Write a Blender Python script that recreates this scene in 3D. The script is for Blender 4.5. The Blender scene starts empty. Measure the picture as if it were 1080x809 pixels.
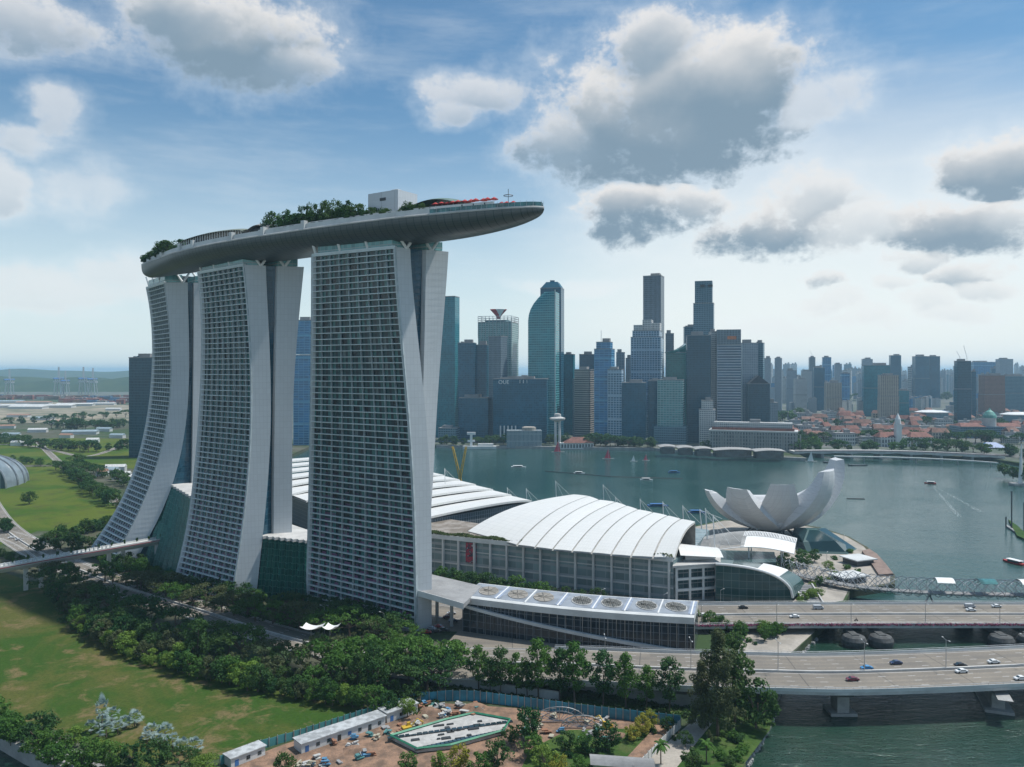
import bpy, math, random
import numpy as np
from mathutils import Vector
R = math.radians
SC = bpy.context.scene
COL = SC.collection
# ------------------------------------------------------------------ camera
CH, F, CX, YH = 131.0, 832.0, 540.0, 391.0
cam = bpy.data.cameras.new('camera')
cam.sensor_width = 36; cam.lens = 36*F/1080; cam.shift_y = -(404.5-YH)/1080
cam.clip_start = 1; cam.clip_end = 90000
cam_o = bpy.data.objects.new('camera', cam); COL.objects.link(cam_o)
cam_o.location = (0, 0, CH); cam_o.rotation_euler = (R(90), 0, 0)
SC.camera = cam_o
SC.render.engine = 'CYCLES'
SC.cycles.use_denoising = True
SC.cycles.max_bounces = 6; SC.cycles.diffuse_bounces = 3; SC.cycles.glossy_bounces = 3
SC.cycles.transmission_bounces = 2; SC.cycles.volume_bounces = 1; SC.cycles.transparent_max_bounces = 8
SC.cycles.caustics_reflective = False; SC.cycles.caustics_refractive = False
SC.cycles.sample_clamp_indirect = 5
SC.view_settings.view_transform = 'Standard'; SC.view_settings.look = 'None'
SC.view_settings.gamma = 1.0; SC.view_settings.exposure = EXPOSURE = 0.27

# ------------------------------------------------------------------ node expressions
class E:
    def __init__(s, nt, k): s.nt, s.k = nt, k
    def m(s, op, o=None, c=None, clamp=False):
        n = s.nt.nodes.new('ShaderNodeMath'); n.operation = op; n.use_clamp = clamp
        s.nt.links.new(s.k, n.inputs[0])
        for i, q in ((1, o), (2, c)):
            if q is None: continue
            if isinstance(q, E): s.nt.links.new(q.k, n.inputs[i])
            else: n.inputs[i].default_value = q
        return E(s.nt, n.outputs[0])
    def __add__(s, o): return s.m('ADD', o)
    def __sub__(s, o): return s.m('SUBTRACT', o)
    def __mul__(s, o): return s.m('MULTIPLY', o)
    def __truediv__(s, o): return s.m('DIVIDE', o)
    def mx(s, o): return s.m('MAXIMUM', o)
    def mn(s, o): return s.m('MINIMUM', o)
    def gt(s, o): return s.m('GREATER_THAN', o)
    def lt(s, o): return s.m('LESS_THAN', o)
    def fr(s): return s.m('FRACT')
    def fl(s): return s.m('FLOOR')
    def pw(s, o): return s.m('POWER', o)
    def ss(s, a, b, lo=0.0, hi=1.0, kind='SMOOTHSTEP'):
        n = s.nt.nodes.new('ShaderNodeMapRange'); n.interpolation_type = kind
        s.nt.links.new(s.k, n.inputs['Value'])
        n.inputs['From Min'].default_value = a; n.inputs['From Max'].default_value = b
        n.inputs['To Min'].default_value = lo; n.inputs['To Max'].default_value = hi
        return E(s.nt, n.outputs[0])
def vec(nt, x, y, z):
    n = nt.nodes.new('ShaderNodeCombineXYZ')
    for i, q in enumerate((x, y, z)):
        if isinstance(q, E): nt.links.new(q.k, n.inputs[i])
        else: n.inputs[i].default_value = q
    return n.outputs[0]
def sep(nt, v):
    n = nt.nodes.new('ShaderNodeSeparateXYZ'); nt.links.new(v, n.inputs[0])
    return [E(nt, o) for o in n.outputs]
def noise(nt, v, scale, detail=4, rough=0.55, dist=0.0):
    n = nt.nodes.new('ShaderNodeTexNoise'); nt.links.new(v, n.inputs['Vector'])
    n.inputs['Scale'].default_value = scale; n.inputs['Detail'].default_value = detail
    n.inputs['Roughness'].default_value = rough; n.inputs['Distortion'].default_value = dist
    return E(nt, n.outputs['Fac'])
def white(nt, v):
    n = nt.nodes.new('ShaderNodeTexWhiteNoise'); nt.links.new(v, n.inputs['Vector'])
    return E(nt, n.outputs['Value'])
def mixc(nt, f, a, b):
    n = nt.nodes.new('ShaderNodeMix'); n.data_type = 'RGBA'; n.clamp_factor = True
    if isinstance(f, E): nt.links.new(f.k, n.inputs[0])
    else: n.inputs[0].default_value = f
    for i, q in ((6, a), (7, b)):
        if isinstance(q, (tuple, list)): n.inputs[i].default_value = (*q[:3], 1)
        else: nt.links.new(q, n.inputs[i])
    return n.outputs[2]

# ------------------------------------------------------------------ world: sky with clouds, and the sun
SUN_AZ, SUN_EL = 76.0, 63.0          # degrees to the right of straight ahead, degrees above the horizon
world = bpy.data.worlds.new('World'); SC.world = world; world.use_nodes = True
wt = world.node_tree; wt.nodes.clear()
sky = wt.nodes.new('ShaderNodeTexSky'); sky.sky_type = 'NISHITA'; sky.sun_disc = False
sky.sun_elevation = R(SUN_EL); sky.sun_rotation = R(SUN_AZ); sky.altitude = 100
sky.air_density = 1.0; sky.dust_density = 1.0; sky.ozone_density = 1.0
tcw = wt.nodes.new('ShaderNodeTexCoord')
dx, dy, dz = sep(wt, tcw.outputs['Generated'])
az = dx.m('ARCTAN2', dy); el = dz.m('ARCSINE')
lp = vec(wt, az * 1.0, el * 1.35, 0.3)
n1 = noise(wt, lp, 6.5, 7, 0.58); n2 = noise(wt, vec(wt, az, el * 1.35, 4.3), 6.5, 4, 0.55)
n3 = noise(wt, vec(wt, az, el * 1.2, 9.1), 26, 5, 0.6)
da = (n1 - 0.5) * 0.11; de = (n2 - 0.5) * 0.075
aw = az + da; ew = el + de
BL = [  # x, y, rx, ry (photo pixels), darkness
 (715,112,118,62,1.0),(640,130,72,48,1.0),(775,92,72,50,.95),(690,55,52,34,.8),(600,150,48,28,.7),(700,150,95,40,1.0),
 (505,100,50,18,.5),(478,118,26,16,.45),(672,222,52,30,.9),(720,218,40,22,.75),(815,240,85,32,.85),(850,215,50,26,.6),(885,245,60,22,.5),(860,104,40,22,.35),
 (1050,178,42,30,.85),(1012,242,68,26,.85),(1060,240,35,20,.6),(1015,292,30,13,.6),(968,275,26,12,.5),(860,300,18,11,.6),
 (872,322,26,12,.3),(905,338,34,12,.25),(978,318,30,12,.3),(1015,330,26,9,.25),(940,300,20,8,.35),(1040,305,24,9,.4),(830,345,40,9,.1),(600,300,50,7,.05),
 (250,40,82,40,.9),(300,66,45,20,.65),(200,14,45,22,.8),(30,20,50,24,.6),(52,122,24,22,.35),(22,150,26,11,.33),(8,195,20,18,.4),(90,198,28,17,.15),
 (35,300,62,20,.3),(120,288,40,17,.25),(60,310,90,16,.25)]
def azel(px, py):
    u, v = (px-CX)/F, (YH-py)/F
    return math.atan(u), math.atan(v/math.sqrt(1+u*u))
M = rel = None
for (bx, by, rx, ry, dk) in BL:
    a0, e0 = azel(bx, by)
    ea = (aw - a0) * (F/rx/1.0); ee = (ew - e0) * (F/ry/1.0)
    mk = (ea*ea + ee*ee) * -0.5 + 1.0
    sh = (ee * -0.5 + 0.55) * dk
    opv = min(1.0, .05+dk*1.05)
    if M is None: M, rel, op = mk, sh, sh*0.0+opv
    else:
        g = (mk - M).ss(-0.35, 0.35)
        rel = rel + (sh - rel) * g
        op = op + (g*0.0 + opv - op) * g
        M = M.mx(mk)
# loose clouds everywhere else in the sky (behind and above the camera)
far = noise(wt, vec(wt, dx*1.0, dy*1.0, dz*2.2), 2.6, 6, 0.6).ss(0.52, 0.75)
side = dy.ss(0.55, 0.35); up = el.ss(0.5, 0.7)
oth = far * side.mx(up)
n4 = noise(wt, vec(wt, az + da*.6, el * 1.3 + de*.6, 3.1), 60, 5, 0.62)
dens = ((M + (n3 - 0.5) * 1.5 + (n1 - .5) * 1.3 + (n4 - .5) * .9).ss(0.14, 0.82)) * op
thick = (M + rel * .7 - .35 + (n1 - .5) * 1.2 + (n3 - 0.5) * 1.0 + (n4 - .5) * .4).ss(0.12, .82) * rel
shade = (thick * 1.45 + (n1-.5)*0.5*rel + (n3 - .5) * .35 * rel).ss(0.0, 0.95)
CB, CD = 8.3, 3.1     # radiance of sunlit cloud and of a cloud's shaded base, in the sky texture's units
ccol = mixc(wt, shade, (CB, CB*0.985, CB*0.97), (CD*0.70, CD*1.02, CD*1.32))
veil = noise(wt, vec(wt, az*0.6, el*3.2, 2.0), 7, 6, 0.62).ss(0.42, 0.8, 0, 0.24)
hz = el.ss(-0.02, 0.34, 0.80, 0.03)
tint = wt.nodes.new('ShaderNodeMix'); tint.data_type = 'RGBA'; tint.blend_type = 'MULTIPLY'; tint.inputs[0].default_value = 1
wt.links.new(sky.outputs[0], tint.inputs[6]); tint.inputs[7].default_value = (.64, 1.0, 1.12, 1)
base = mixc(wt, hz, tint.outputs[2], (8.6, 9.5, 9.7))
base = mixc(wt, veil, base, (8.2, 8.7, 9.0))
halo = (M + (n1 - .5) * 3.0 + (n3 - .5) * 2.2).ss(-.9, 1.2, 0, .38)
ga = (az - 0.42) * 2.4; ge = (el - 0.10) * 4.2
glow = (ga*ga + ge*ge * 1.0).ss(1.3, 0.0, 0, .55)
base = mixc(wt, glow, base, (9.9, 9.9, 9.5))
base = mixc(wt, halo, base, (8.6, 9.1, 9.4))
c1 = mixc(wt, dens * 0.97, base, ccol)
c2 = mixc(wt, oth, c1, (7.0, 7.3, 7.6))
bg = wt.nodes.new('ShaderNodeBackground'); wt.links.new(c2, bg.inputs[0]); bg.inputs[1].default_value = 0.085
wo = wt.nodes.new('ShaderNodeOutputWorld'); wt.links.new(bg.outputs[0], wo.inputs[0])
world.cycles.sampling_method = 'MANUAL'; world.cycles.sample_map_resolution = 512
sl = bpy.data.lights.new('sun', 'SUN'); sl.energy = 3.7; sl.angle = R(2.0); sl.color = (1, .965, .91)
so = bpy.data.objects.new('sun', sl); COL.objects.link(so)
sv = Vector((math.sin(R(SUN_AZ))*math.cos(R(SUN_EL)), math.cos(R(SUN_AZ))*math.cos(R(SUN_EL)), math.sin(R(SUN_EL))))
so.rotation_euler = sv.to_track_quat('Z', 'Y').to_euler(); so.location = (400, 300, 600)

# ------------------------------------------------------------------ mesh helpers
def W(px, py, z=4.0):
    "point on the level plane z that a line of sight meets"
    d = (CH - z) * F / (py - YH)
    return ((px-CX)/F*d, d)
def XD(px, d): return (px-CX)/F*d
def ZD(py, d): return CH - (py-YH)/F*d
def wpos(o):
    v = Vector((0, 0, 0))
    while o is not None: v += o.location; o = o.parent
    return v
class MB:
    def __init__(s): s.v, s.f, s.u = [], [], []
    def face(s, pts, uv=None):
        n = len(s.v); s.v.extend([tuple(p) for p in pts]); s.f.append(tuple(range(n, n+len(pts))))
        s.u.extend(uv if uv else [(p[0], p[1]) for p in pts]); return s
    def wall(s, a, b, z0, z1, u0=0.0):
        L = math.hypot(b[0]-a[0], b[1]-a[1])
        s.face([(a[0], a[1], z0), (b[0], b[1], z0), (b[0], b[1], z1), (a[0], a[1], z1)], [(u0, z0), (u0+L, z0), (u0+L, z1), (u0, z1)])
        return u0+L
    def prism(s, poly, z0, z1, top=True, bot=False):
        if sum((poly[i][0]*poly[(i+1) % len(poly)][1]-poly[(i+1) % len(poly)][0]*poly[i][1]) for i in range(len(poly))) < 0: poly = poly[::-1]
        u = 0.0
        for i in range(len(poly)): u = s.wall(poly[i], poly[(i+1) % len(poly)], z0, z1, u)
        if top: s.face([(x, y, z1) for x, y in poly])
        if bot: s.face([(x, y, z0) for x, y in poly[::-1]])
        return s
    def box(s, cx, cy, z0, z1, sx, sy, rot=0.0, bot=True):
        return s.prism(rect(cx, cy, sx, sy, rot), z0, z1, True, bot)
    def loft(s, rings, closed=True, caps=True):
        n = len(rings[0]); base = len(s.v)
        for r in rings: s.v.extend([tuple(p) for p in r])
        m = n if closed else n-1
        for i in range(len(rings)-1):
            for j in range(m):
                a = base+i*n+j; b = base+i*n+(j+1) % n
                s.f.append((a, b, b+n, a+n)); s.u.extend([(j, i), (j+1, i), (j+1, i+1), (j, i+1)])
        if caps and closed:
            for i in (0, len(rings)-1):
                s.f.append(tuple(range(base+i*n, base+i*n+n))); s.u.extend([(0, 0)]*n)
        return s
    def tube(s, pts, r, n=6, r1=None):
        pts = [Vector(p) for p in pts]; rings = []
        for i, p in enumerate(pts):
            t = (pts[min(i+1, len(pts)-1)]-pts[max(i-1, 0)]).normalized()
            a = t.cross(Vector((0, 0, 1)) if abs(t.z) < .9 else Vector((1, 0, 0))).normalized(); b = t.cross(a)
            rr = r if r1 is None else r+(r1-r)*i/(len(pts)-1)
            rings.append([p+(a*math.cos(2*math.pi*k/n)+b*math.sin(2*math.pi*k/n))*rr for k in range(n)])
        return s.loft(rings)
    def lathe(s, cx, cy, prof, n=16):
        return s.loft([[(cx+r*math.cos(2*math.pi*k/n), cy+r*math.sin(2*math.pi*k/n), z) for k in range(n)] for r, z in prof])
    def grid(s, fn, nu, nv):
        base = len(s.v)
        for i in range(nu+1):
            for j in range(nv+1): s.v.append(tuple(fn(i/nu, j/nv)))
        for i in range(nu):
            for j in range(nv):
                a = base+i*(nv+1)+j
                s.f.append((a, a+nv+1, a+nv+2, a+1)); s.u.extend([(i/nu, j/nv), ((i+1)/nu, j/nv), ((i+1)/nu, (j+1)/nv), (i/nu, (j+1)/nv)])
        return s
    def build(s, name, mat, parent=None, loc=None, smooth=False):
        me = bpy.data.meshes.new(name)
        o = bpy.data.objects.new(name, me); COL.objects.link(o)
        off = wpos(parent) if parent is not None else Vector(loc or (0, 0, 0))
        lx = Vector(loc) if (loc and parent is not None) else Vector((0, 0, 0))
        o.location = off if parent is None else lx
        tot = off+lx if parent is not None else off
        me.from_pydata([(x-tot.x, y-tot.y, z-tot.z) for x, y, z in s.v], [], s.f)
        uvl = me.uv_layers.new(name='UVMap')
        uvl.data.foreach_set('uv', np.array(s.u, dtype=np.float32).ravel())
        me.materials.append(mat)
        if smooth: me.polygons.foreach_set('use_smooth', [True]*len(me.polygons))
        me.update()
        if parent is not None: o.parent = parent
        return o
def rect(cx, cy, sx, sy, rot=0.0):
    c, s = math.cos(rot), math.sin(rot)
    return [(cx+x*c-y*s, cy+x*s+y*c) for x, y in ((-sx/2, -sy/2), (sx/2, -sy/2), (sx/2, sy/2), (-sx/2, sy/2))]
def tag(o, label, cat, group=None):
    o['label'] = label; o['category'] = cat
    if group: o['group'] = group
    return o
def thing(name, label, cat, loc=(0, 0, 0), group=None):
    o = bpy.data.objects.new(name, None); COL.objects.link(o); o.location = loc; o.empty_display_size = 1
    return tag(o, label, cat, group)
def struct(o, kind='structure'): o['kind'] = kind; return o
def dup(root, loc, rotz=0.0, scale=1.0, label=None, group=None):
    r = root.copy(); COL.objects.link(r); r.location = loc; r.rotation_euler = (0, 0, rotz)
    r.scale = scale if isinstance(scale, (tuple, list)) else (scale,)*3
    if label: r['label'] = label
    if group: r['group'] = group
    for ch in root.children:
        c = ch.copy(); COL.objects.link(c); c.parent = r
        for g in ch.children:
            d = g.copy(); COL.objects.link(d); d.parent = c
    return r
def remove(root):
    for ch in list(root.children):
        for g in list(ch.children): bpy.data.objects.remove(g)
        bpy.data.objects.remove(ch)
    bpy.data.objects.remove(root)

# ------------------------------------------------------------------ materials
def newmat(name):
    m = bpy.data.materials.new(name); m.use_nodes = True
    nt = m.node_tree; b = nt.nodes['Principled BSDF']; tc = nt.nodes.new('ShaderNodeTexCoord')
    return m, nt, b, tc
def pm(name, col, rough=.6, metal=0.0, var=.12, scale=.3, col2=None, bump=0.0, spec=.5, fine=0.0):
    m, nt, b, tc = newmat(name)
    nz = noise(nt, tc.outputs['Object'], scale, 5, .6)
    c2 = col2 or tuple(c*(1-var*2) for c in col)
    c = mixc(nt, nz.ss(.35, .65), tuple(min(1, q*(1+var*.4)) for q in col), c2)
    if fine:
        c = mixc(nt, noise(nt, tc.outputs['Object'], scale*9, 4, .7).ss(.3, .7, 0, fine), c, tuple(q*.45 for q in col))
    nt.links.new(c, b.inputs['Base Color'])
    b.inputs['Roughness'].default_value = rough; b.inputs['Metallic'].default_value = metal
    b.inputs['Specular IOR Level'].default_value = spec
    if bump:
        bn = nt.nodes.new('ShaderNodeBump'); bn.inputs['Strength'].default_value = bump; bn.inputs['Distance'].default_value = .3
        nt.links.new(noise(nt, tc.outputs['Object'], scale*6, 4, .6).k, bn.inputs['Height']); nt.links.new(bn.outputs[0], b.inputs['Normal'])
    return m
def facade(name, glass, frame, fh=3.8, bw=3.0, ff=.25, fv=.12, rough=.12, var=.5, metal=0.0, lit=0.0, grp=0):
    "curtain wall: spandrel bands every storey, mullions every bay, each pane with its own tint"
    m, nt, b, tc = newmat(name)
    u, v, _ = sep(nt, tc.outputs['UV'])
    cu = (u/bw); cv = (v/fh)
    band = cv.fr().lt(ff); mul = cu.fr().lt(fv)
    fm = band.mx(mul)
    if grp: fm = fm.mx((v/(fh*grp)).fr().lt(.09))
    rnd = white(nt, vec(nt, cu.fl(), cv.fl(), 1.0))
    big = noise(nt, tc.outputs['Object'], .022, 3, .6)
    g2 = mixc(nt, rnd * var, glass, tuple(min(1, q*2.2+.02) for q in glass))
    g3 = mixc(nt, big.ss(.35, .7, 0, .5), g2, tuple(q*.45 for q in glass))
    dirt = noise(nt, tc.outputs['Object'], .12, 4, .6).ss(.3, .7, 0, .35)
    fr2 = mixc(nt, dirt, frame, tuple(q*.6 for q in frame))
    nt.links.new(mixc(nt, fm, g3, fr2), b.inputs['Base Color'])
    nt.links.new((fm * (.55-rough) + rough + rnd*.06).k, b.inputs['Roughness'])
    b.inputs['Metallic'].default_value = metal; b.inputs['IOR'].default_value = 1.5
    return m
def leafmat(name, c1, c2, c3=None, trans=.35):
    m, nt, b, tc = newmat(name)
    oi = nt.nodes.new('ShaderNodeObjectInfo'); rn = E(nt, oi.outputs['Random'])
    geo = nt.nodes.new('ShaderNodeNewGeometry')
    ri = E(nt, geo.outputs['Random Per Island'])
    f = (ri * .55 + noise(nt, tc.outputs['Object'], .35, 3, .6).ss(.3, .7) * .45)
    c = mixc(nt, f, c1, c2)
    c = mixc(nt, rn * .55, c, c3 or tuple(q*1.5 for q in c2))
    nt.links.new(c, b.inputs['Base Color']); b.inputs['Roughness'].default_value = .7
    b.inputs['Specular IOR Level'].default_value = .25
    tr = nt.nodes.new('ShaderNodeBsdfTranslucent'); nt.links.new(c, tr.inputs[0])
    mx = nt.nodes.new('ShaderNodeMixShader'); mx.inputs[0].default_value = trans
    nt.links.new(b.outputs[0], mx.inputs[1]); nt.links.new(tr.outputs[0], mx.inputs[2])
    nt.links.new(mx.outputs[0], nt.nodes['Material Output'].inputs[0])
    return m
MT = {}
MT['concrete'] = pm('concrete', (.36, .36, .35), .8, scale=.15, fine=.3)
MT['pale_concrete'] = pm('pale_concrete', (.55, .54, .52), .75, scale=.1, var=.1, fine=.2)
MT['white'] = pm('white_paint', (.74, .74, .73), .45, scale=.05, var=.06)
MT['offwhite'] = pm('offwhite', (.6, .61, .6), .5, scale=.08, var=.08)
MT['steel'] = pm('steel', (.45, .46, .47), .35, .7, scale=.3)
MT['dark'] = pm('dark_metal', (.05, .055, .06), .5, scale=.3)
MT['black'] = pm('black_rubber', (.02, .02, .02), .7)
MT['glass'] = pm('dark_glass', (.03, .06, .075), .08, scale=.1, var=.3, spec=.8)
MT['tealglass'] = pm('teal_glass', (.06, .2, .2), .1, scale=.2, var=.3, spec=.8)
MT['red'] = pm('red_fabric', (.45, .03, .03), .7)
MT['blue'] = pm('blue_paint', (.05, .16, .4), .5)
MT['yellow'] = pm('yellow_paint', (.55, .36, .04), .5)
MT['bark'] = pm('bark', (.12, .09, .065), .9, scale=1.2)
MT['roofgrey'] = pm('roof_grey', (.3, .3, .3), .8, scale=.1, fine=.3)
MT['roofred'] = pm('roof_red', (.22, .095, .072), .85, scale=.2, var=.2)
MT['cream'] = facade('cream_plaster', (.1, .12, .13), (.55, .52, .46), 3.4, 3.2, .5, .45, .3)

# ground surfaces
def grassmat(name, a, b_, c_, sc=.02, dry=.5):
    m, nt, b, tc = newmat(name); o = tc.outputs['Object']
    big = noise(nt, o, sc, 5, .62, .6); mid = noise(nt, o, sc*5, 6, .68, .4); fin = noise(nt, o, 1.1, 4, .75)
    c = mixc(nt, big.ss(.42, .58), a, b_)
    c = mixc(nt, mid.ss(.5, .66, 0, dry), c, c_)
    c = mixc(nt, fin.ss(.35, .75, 0, .55), c, tuple(q*.45 for q in a))
    nt.links.new(c, b.inputs['Base Color']); b.inputs['Roughness'].default_value = .95; b.inputs['Specular IOR Level'].default_value = .1
    bn = nt.nodes.new('ShaderNodeBump'); bn.inputs['Strength'].default_value = .6; bn.inputs['Distance'].default_value = .25
    nt.links.new(fin.k, bn.inputs['Height']); nt.links.new(bn.outputs[0], b.inputs['Normal'])
    return m
MT['lawn'] = grassmat('lawn', (.040, .088, .014), (.10, .104, .028), (.19, .14, .07), .016, .85)
MT['field'] = grassmat('field', (.05, .105, .012), (.105, .135, .02), (.075, .075, .028), .012, .6)
MT['park'] = grassmat('park', (.04, .09, .02), (.07, .12, .03), (.12, .11, .06), .03, .4)
MT['soil'] = pm('soil', (.31, .19, .125), .95, scale=.22, var=.25, col2=(.14, .095, .068), bump=.7, fine=.45)
MT['sand'] = pm('sand', (.32, .27, .2), .95, scale=.01, var=.2, col2=(.12, .13, .08), fine=.4)
MT['land'] = grassmat('land', (.05, .085, .035), (.1, .1, .07), (.16, .15, .13), .006, .7)
MT['city'] = pm('city_ground', (.14, .14, .13), .9, scale=.01, var=.25, col2=(.06, .09, .05), fine=.5)
MT['paving'] = pm('paving', (.4, .36, .31), .8, scale=.08, var=.14, fine=.35)
def asphalt():
    m, nt, b, tc = newmat('asphalt'); o = tc.outputs['Object']
    c = mixc(nt, noise(nt, o, .05, 5, .65).ss(.3, .7), (.26, .225, .18), (.2, .175, .145))
    c = mixc(nt, noise(nt, o, 2.2, 4, .7).ss(.4, .75, 0, .4), c, (.05, .05, .05))
    u, v, _ = sep(nt, tc.outputs['UV'])
    pid = white(nt, vec(nt, (u/23).fl(), (v/4.4).fl(), 4.0)); c = mixc(nt, pid.ss(.7, .9, 0, .35), c, (.09, .085, .08)); c = mixc(nt, (u/31).fr().lt(.012)*.7, c, (.03, .03, .03))
    st = ((v/3.6).fr() - .5).m('ABSOLUTE').ss(.12, .3, .0, .28)        # tyre-polished tracks along each lane
    c = mixc(nt, st, c, (.12, .112, .1))
    nt.links.new(c, b.inputs['Base Color']); b.inputs['Roughness'].default_value = .85
    return m
MT['asphalt'] = asphalt()
def watermat():
    m, nt, b, tc = newmat('bay_water'); o = tc.outputs['Object']
    x, y, z = sep(nt, o)
    mp = vec(nt, x*.75, y*2.2, 0.0)
    w1 = noise(nt, mp, .09, 4, .6, .5); w2 = noise(nt, mp, .34, 4, .62, .8); w3 = noise(nt, o, .006, 4, .6, 1.5)
    gust = w3.ss(.35, .65, .55, 1.0) * y.ss(415, 470, 1.0, .26)
    h = w1 * 1.0 + w2 * .55
    bn = nt.nodes.new('ShaderNodeBump'); bn.inputs['Distance'].default_value = 1.6
    nt.links.new(gust.k, bn.inputs['Strength']); nt.links.new(h.k, bn.inputs['Height']); nt.links.new(bn.outputs[0], b.inputs['Normal'])
    c = mixc(nt, w3.ss(.3, .7), (.018, .058, .052), (.032, .082, .074))
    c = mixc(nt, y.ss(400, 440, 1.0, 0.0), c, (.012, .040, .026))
    nt.links.new(c, b.inputs['Base Color']); b.inputs['Roughness'].default_value = .06; b.inputs['IOR'].default_value = 1.33
    return m
MT['water'] = watermat()
# ------------------------------------------------------------------ the setting: water, land, roads
wb = MB(); wb.face([(-30000, -400, 0), (40000, -400, 0), (40000, 60000, 0), (-30000, 60000, 0)]); struct(wb.build('water', MT['water']))
GZ = 4.0
def sheet(name, poly, z, mat, kind='structure', skirt=None):
    b = MB()
    if skirt is None: b.face([(x, y, z) for x, y in poly])
    else: b.prism(poly, skirt, z)
    return struct(b.build(name, mat), kind)
penin = [(-190, 285), (-161, 265), (-141, 253), (-100, 225), (-20, 160), (40, 110), (62, 150), (68, 225), (77, 261), (86, 276), (96.5, 295), (117, 342), (149, 386), (166, 410), (183, 433),
         (195, 455), (228, 470), (238, 490), (243, 513), (250, 545), (256, 568), (258, 604), (250, 640), (225, 668), (180, 672), (120, 622), (0, 658), (-120, 760),
         (-250, 900), (-330, 1100), (-340, 1352), (-129, 1345), (60, 1318), (234, 1297), (330, 1190), (427, 1147), (440, 1215), (560, 1240), (690, 1150), (700, 1075), (668, 1040), (672, 980), (700, 900), (800, 880),
         (3000, 1200), (30000, 9000), (30000, 45000), (-700, 45000), (-900, 3900), (-3300, 3650), (-9000, 3600), (-9000, 500), (-700, 420), (-300, 360)]
sheet('land', penin, GZ, MT['land'], skirt=-1.5)
def P(*pts, z=GZ): return [W(a, b, z) for a, b in pts]
sheet('city_ground', [(-340, 1360), (-129, 1353), (234, 1306), (430, 1230), (560, 1250), (690, 1160), (708, 1090), (3000, 1300), (20000, 8000), (20000, 30000), (-680, 30000), (-860, 3900), (-700, 1900)], GZ+.06, MT['city'])
sheet('lawn', P((-40, 585), (0, 602), (45, 618), (80, 655), (130, 690), (230, 716), (330, 736), (430, 752), (385, 762), (235, 800), (150, 809), (60, 770), (-60, 740)), GZ+.05, MT['lawn'])
sheet('field', P((-60, 500), (0, 493), (60, 492), (125, 520), (128, 545), (110, 560), (40, 560), (0, 575), (-60, 590)), GZ+.06, MT['field'])
sheet('far_field', P((-60, 470), (60, 462), (150, 463), (170, 478), (150, 495), (60, 490), (-60, 492)), GZ+.07, MT['field'])
sheet('sand_yard', P((-300, 424.5), (50, 424), (150, 428), (230, 437), (100, 446), (-300, 446)), GZ+.08, MT['sand'])
sheet('building_site_ground', P((245, 806), (300, 785), (440, 742), (470, 742), (560, 748), (718, 764), (690, 800), (660, 830), (240, 840)), GZ+.08, MT['soil'])
sheet('park_ground', P((560, 790), (600, 770), (690, 768), (660, 800), (640, 830), (540, 830)), GZ+.1, MT['park'])
sheet('block_forecourt', [(-34, 352), (20, 337), (60, 331), (88, 331), (88, 352), (-26, 386)], GZ+.1, MT['asphalt'])
sheet('quay_paving', [(101, 352), (118, 345), (149, 386), (140, 394), (112, 392)], GZ+.1, MT['paving'])
sheet('embankment_grass', P((480, 700), (560, 712), (820, 735), (812, 770), (785, 806), (770, 840), (690, 840), (735, 760), (560, 735), (470, 728)), GZ+.09, MT['park'])
sheet('path', P((735, 757), (752, 762), (712, 812), (700, 840), (645, 840), (690, 795)), GZ+.13, MT['paving'])
sheet('plaza', [(92, 425), (150, 418), (183, 436), (195, 457), (226, 472), (236, 492), (241, 515), (248, 546), (254, 570), (256, 604), (246, 636), (224, 664), (180, 668), (120, 617), (60, 570), (95, 470)], GZ+.07, MT['paving'])
sheet('forecourt', [(-60, 385), (95, 380), (95, 433), (-50, 494), (-120, 520), (-230, 640), (-260, 600), (-150, 490), (-110, 445)], GZ+.05, MT['asphalt'])
sheet('canal_wall', [(-215, 301), (-190, 285), (-161, 265), (-141, 253), (-100, 225), (-20, 160), (-22, 158), (-102, 223), (-143, 251), (-163, 263), (-192, 283), (-217, 299)], GZ+.9, MT['concrete'], skirt=-1)
sheet('canal_path', [(-213, 303), (-188, 287), (-159, 267), (-139, 255), (-98, 227), (-95, 230), (-136, 258), (-156, 270), (-186, 290), (-211, 306)], GZ+.1, MT['roofgrey'])

def ribbon(line, widths, n=1):
    "left and right edges of a strip along a smoothed polyline of (x, y, z)"
    pts = catmull(line, 8); L, Rr, S = [], [], [0]
    for i, p in enumerate(pts):
        t = (pts[min(i+1, len(pts)-1)]-pts[max(i-1, 0)]); t.z = 0; t.normalize()
        nrm = Vector((-t.y, t.x, 0)); L.append(nrm)
        if i: S.append(S[-1]+(p-pts[i-1]).length)
    return pts, L, S
def catmull(line, k):
    q = [Vector(p) for p in line]; out = []
    for i in range(len(q)-1):
        p0, p1, p2, p3 = q[max(i-1, 0)], q[i], q[i+1], q[min(i+2, len(q)-1)]
        for j in range(k):
            t = j/k
            out.append(.5*((2*p1)+(p2-p0)*t+(2*p0-5*p1+4*p2-p3)*t*t+(3*p1-p0-3*p2+p3)*t**3))
    out.append(q[-1]); return out
def strip(mb, pts, nr, S, a, b, dz=0.0, s0=0, s1=1e9):
    for i in range(len(pts)-1):
        if S[i] < s0-1e-6 or S[i+1] > s1+1e-6: continue
        p, q = pts[i], pts[i+1]; z = Vector((0, 0, dz))
        mb.face([p+nr[i]*a+z, q+nr[i+1]*a+z, q+nr[i+1]*b+z, p+nr[i]*b+z], [(S[i], a), (S[i+1], a), (S[i+1], b), (S[i], b)])
def rail(mb, pts, nr, S, o, w, h, z0=0.0):
    r = []
    for i, p in enumerate(pts):
        a = p+nr[i]*(o-w/2); b = p+nr[i]*(o+w/2)
        r.append([a+Vector((0, 0, z0)), b+Vector((0, 0, z0)), b+Vector((0, 0, z0+h)), a+Vector((0, 0, z0+h))])
    mb.loft(r)
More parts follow.
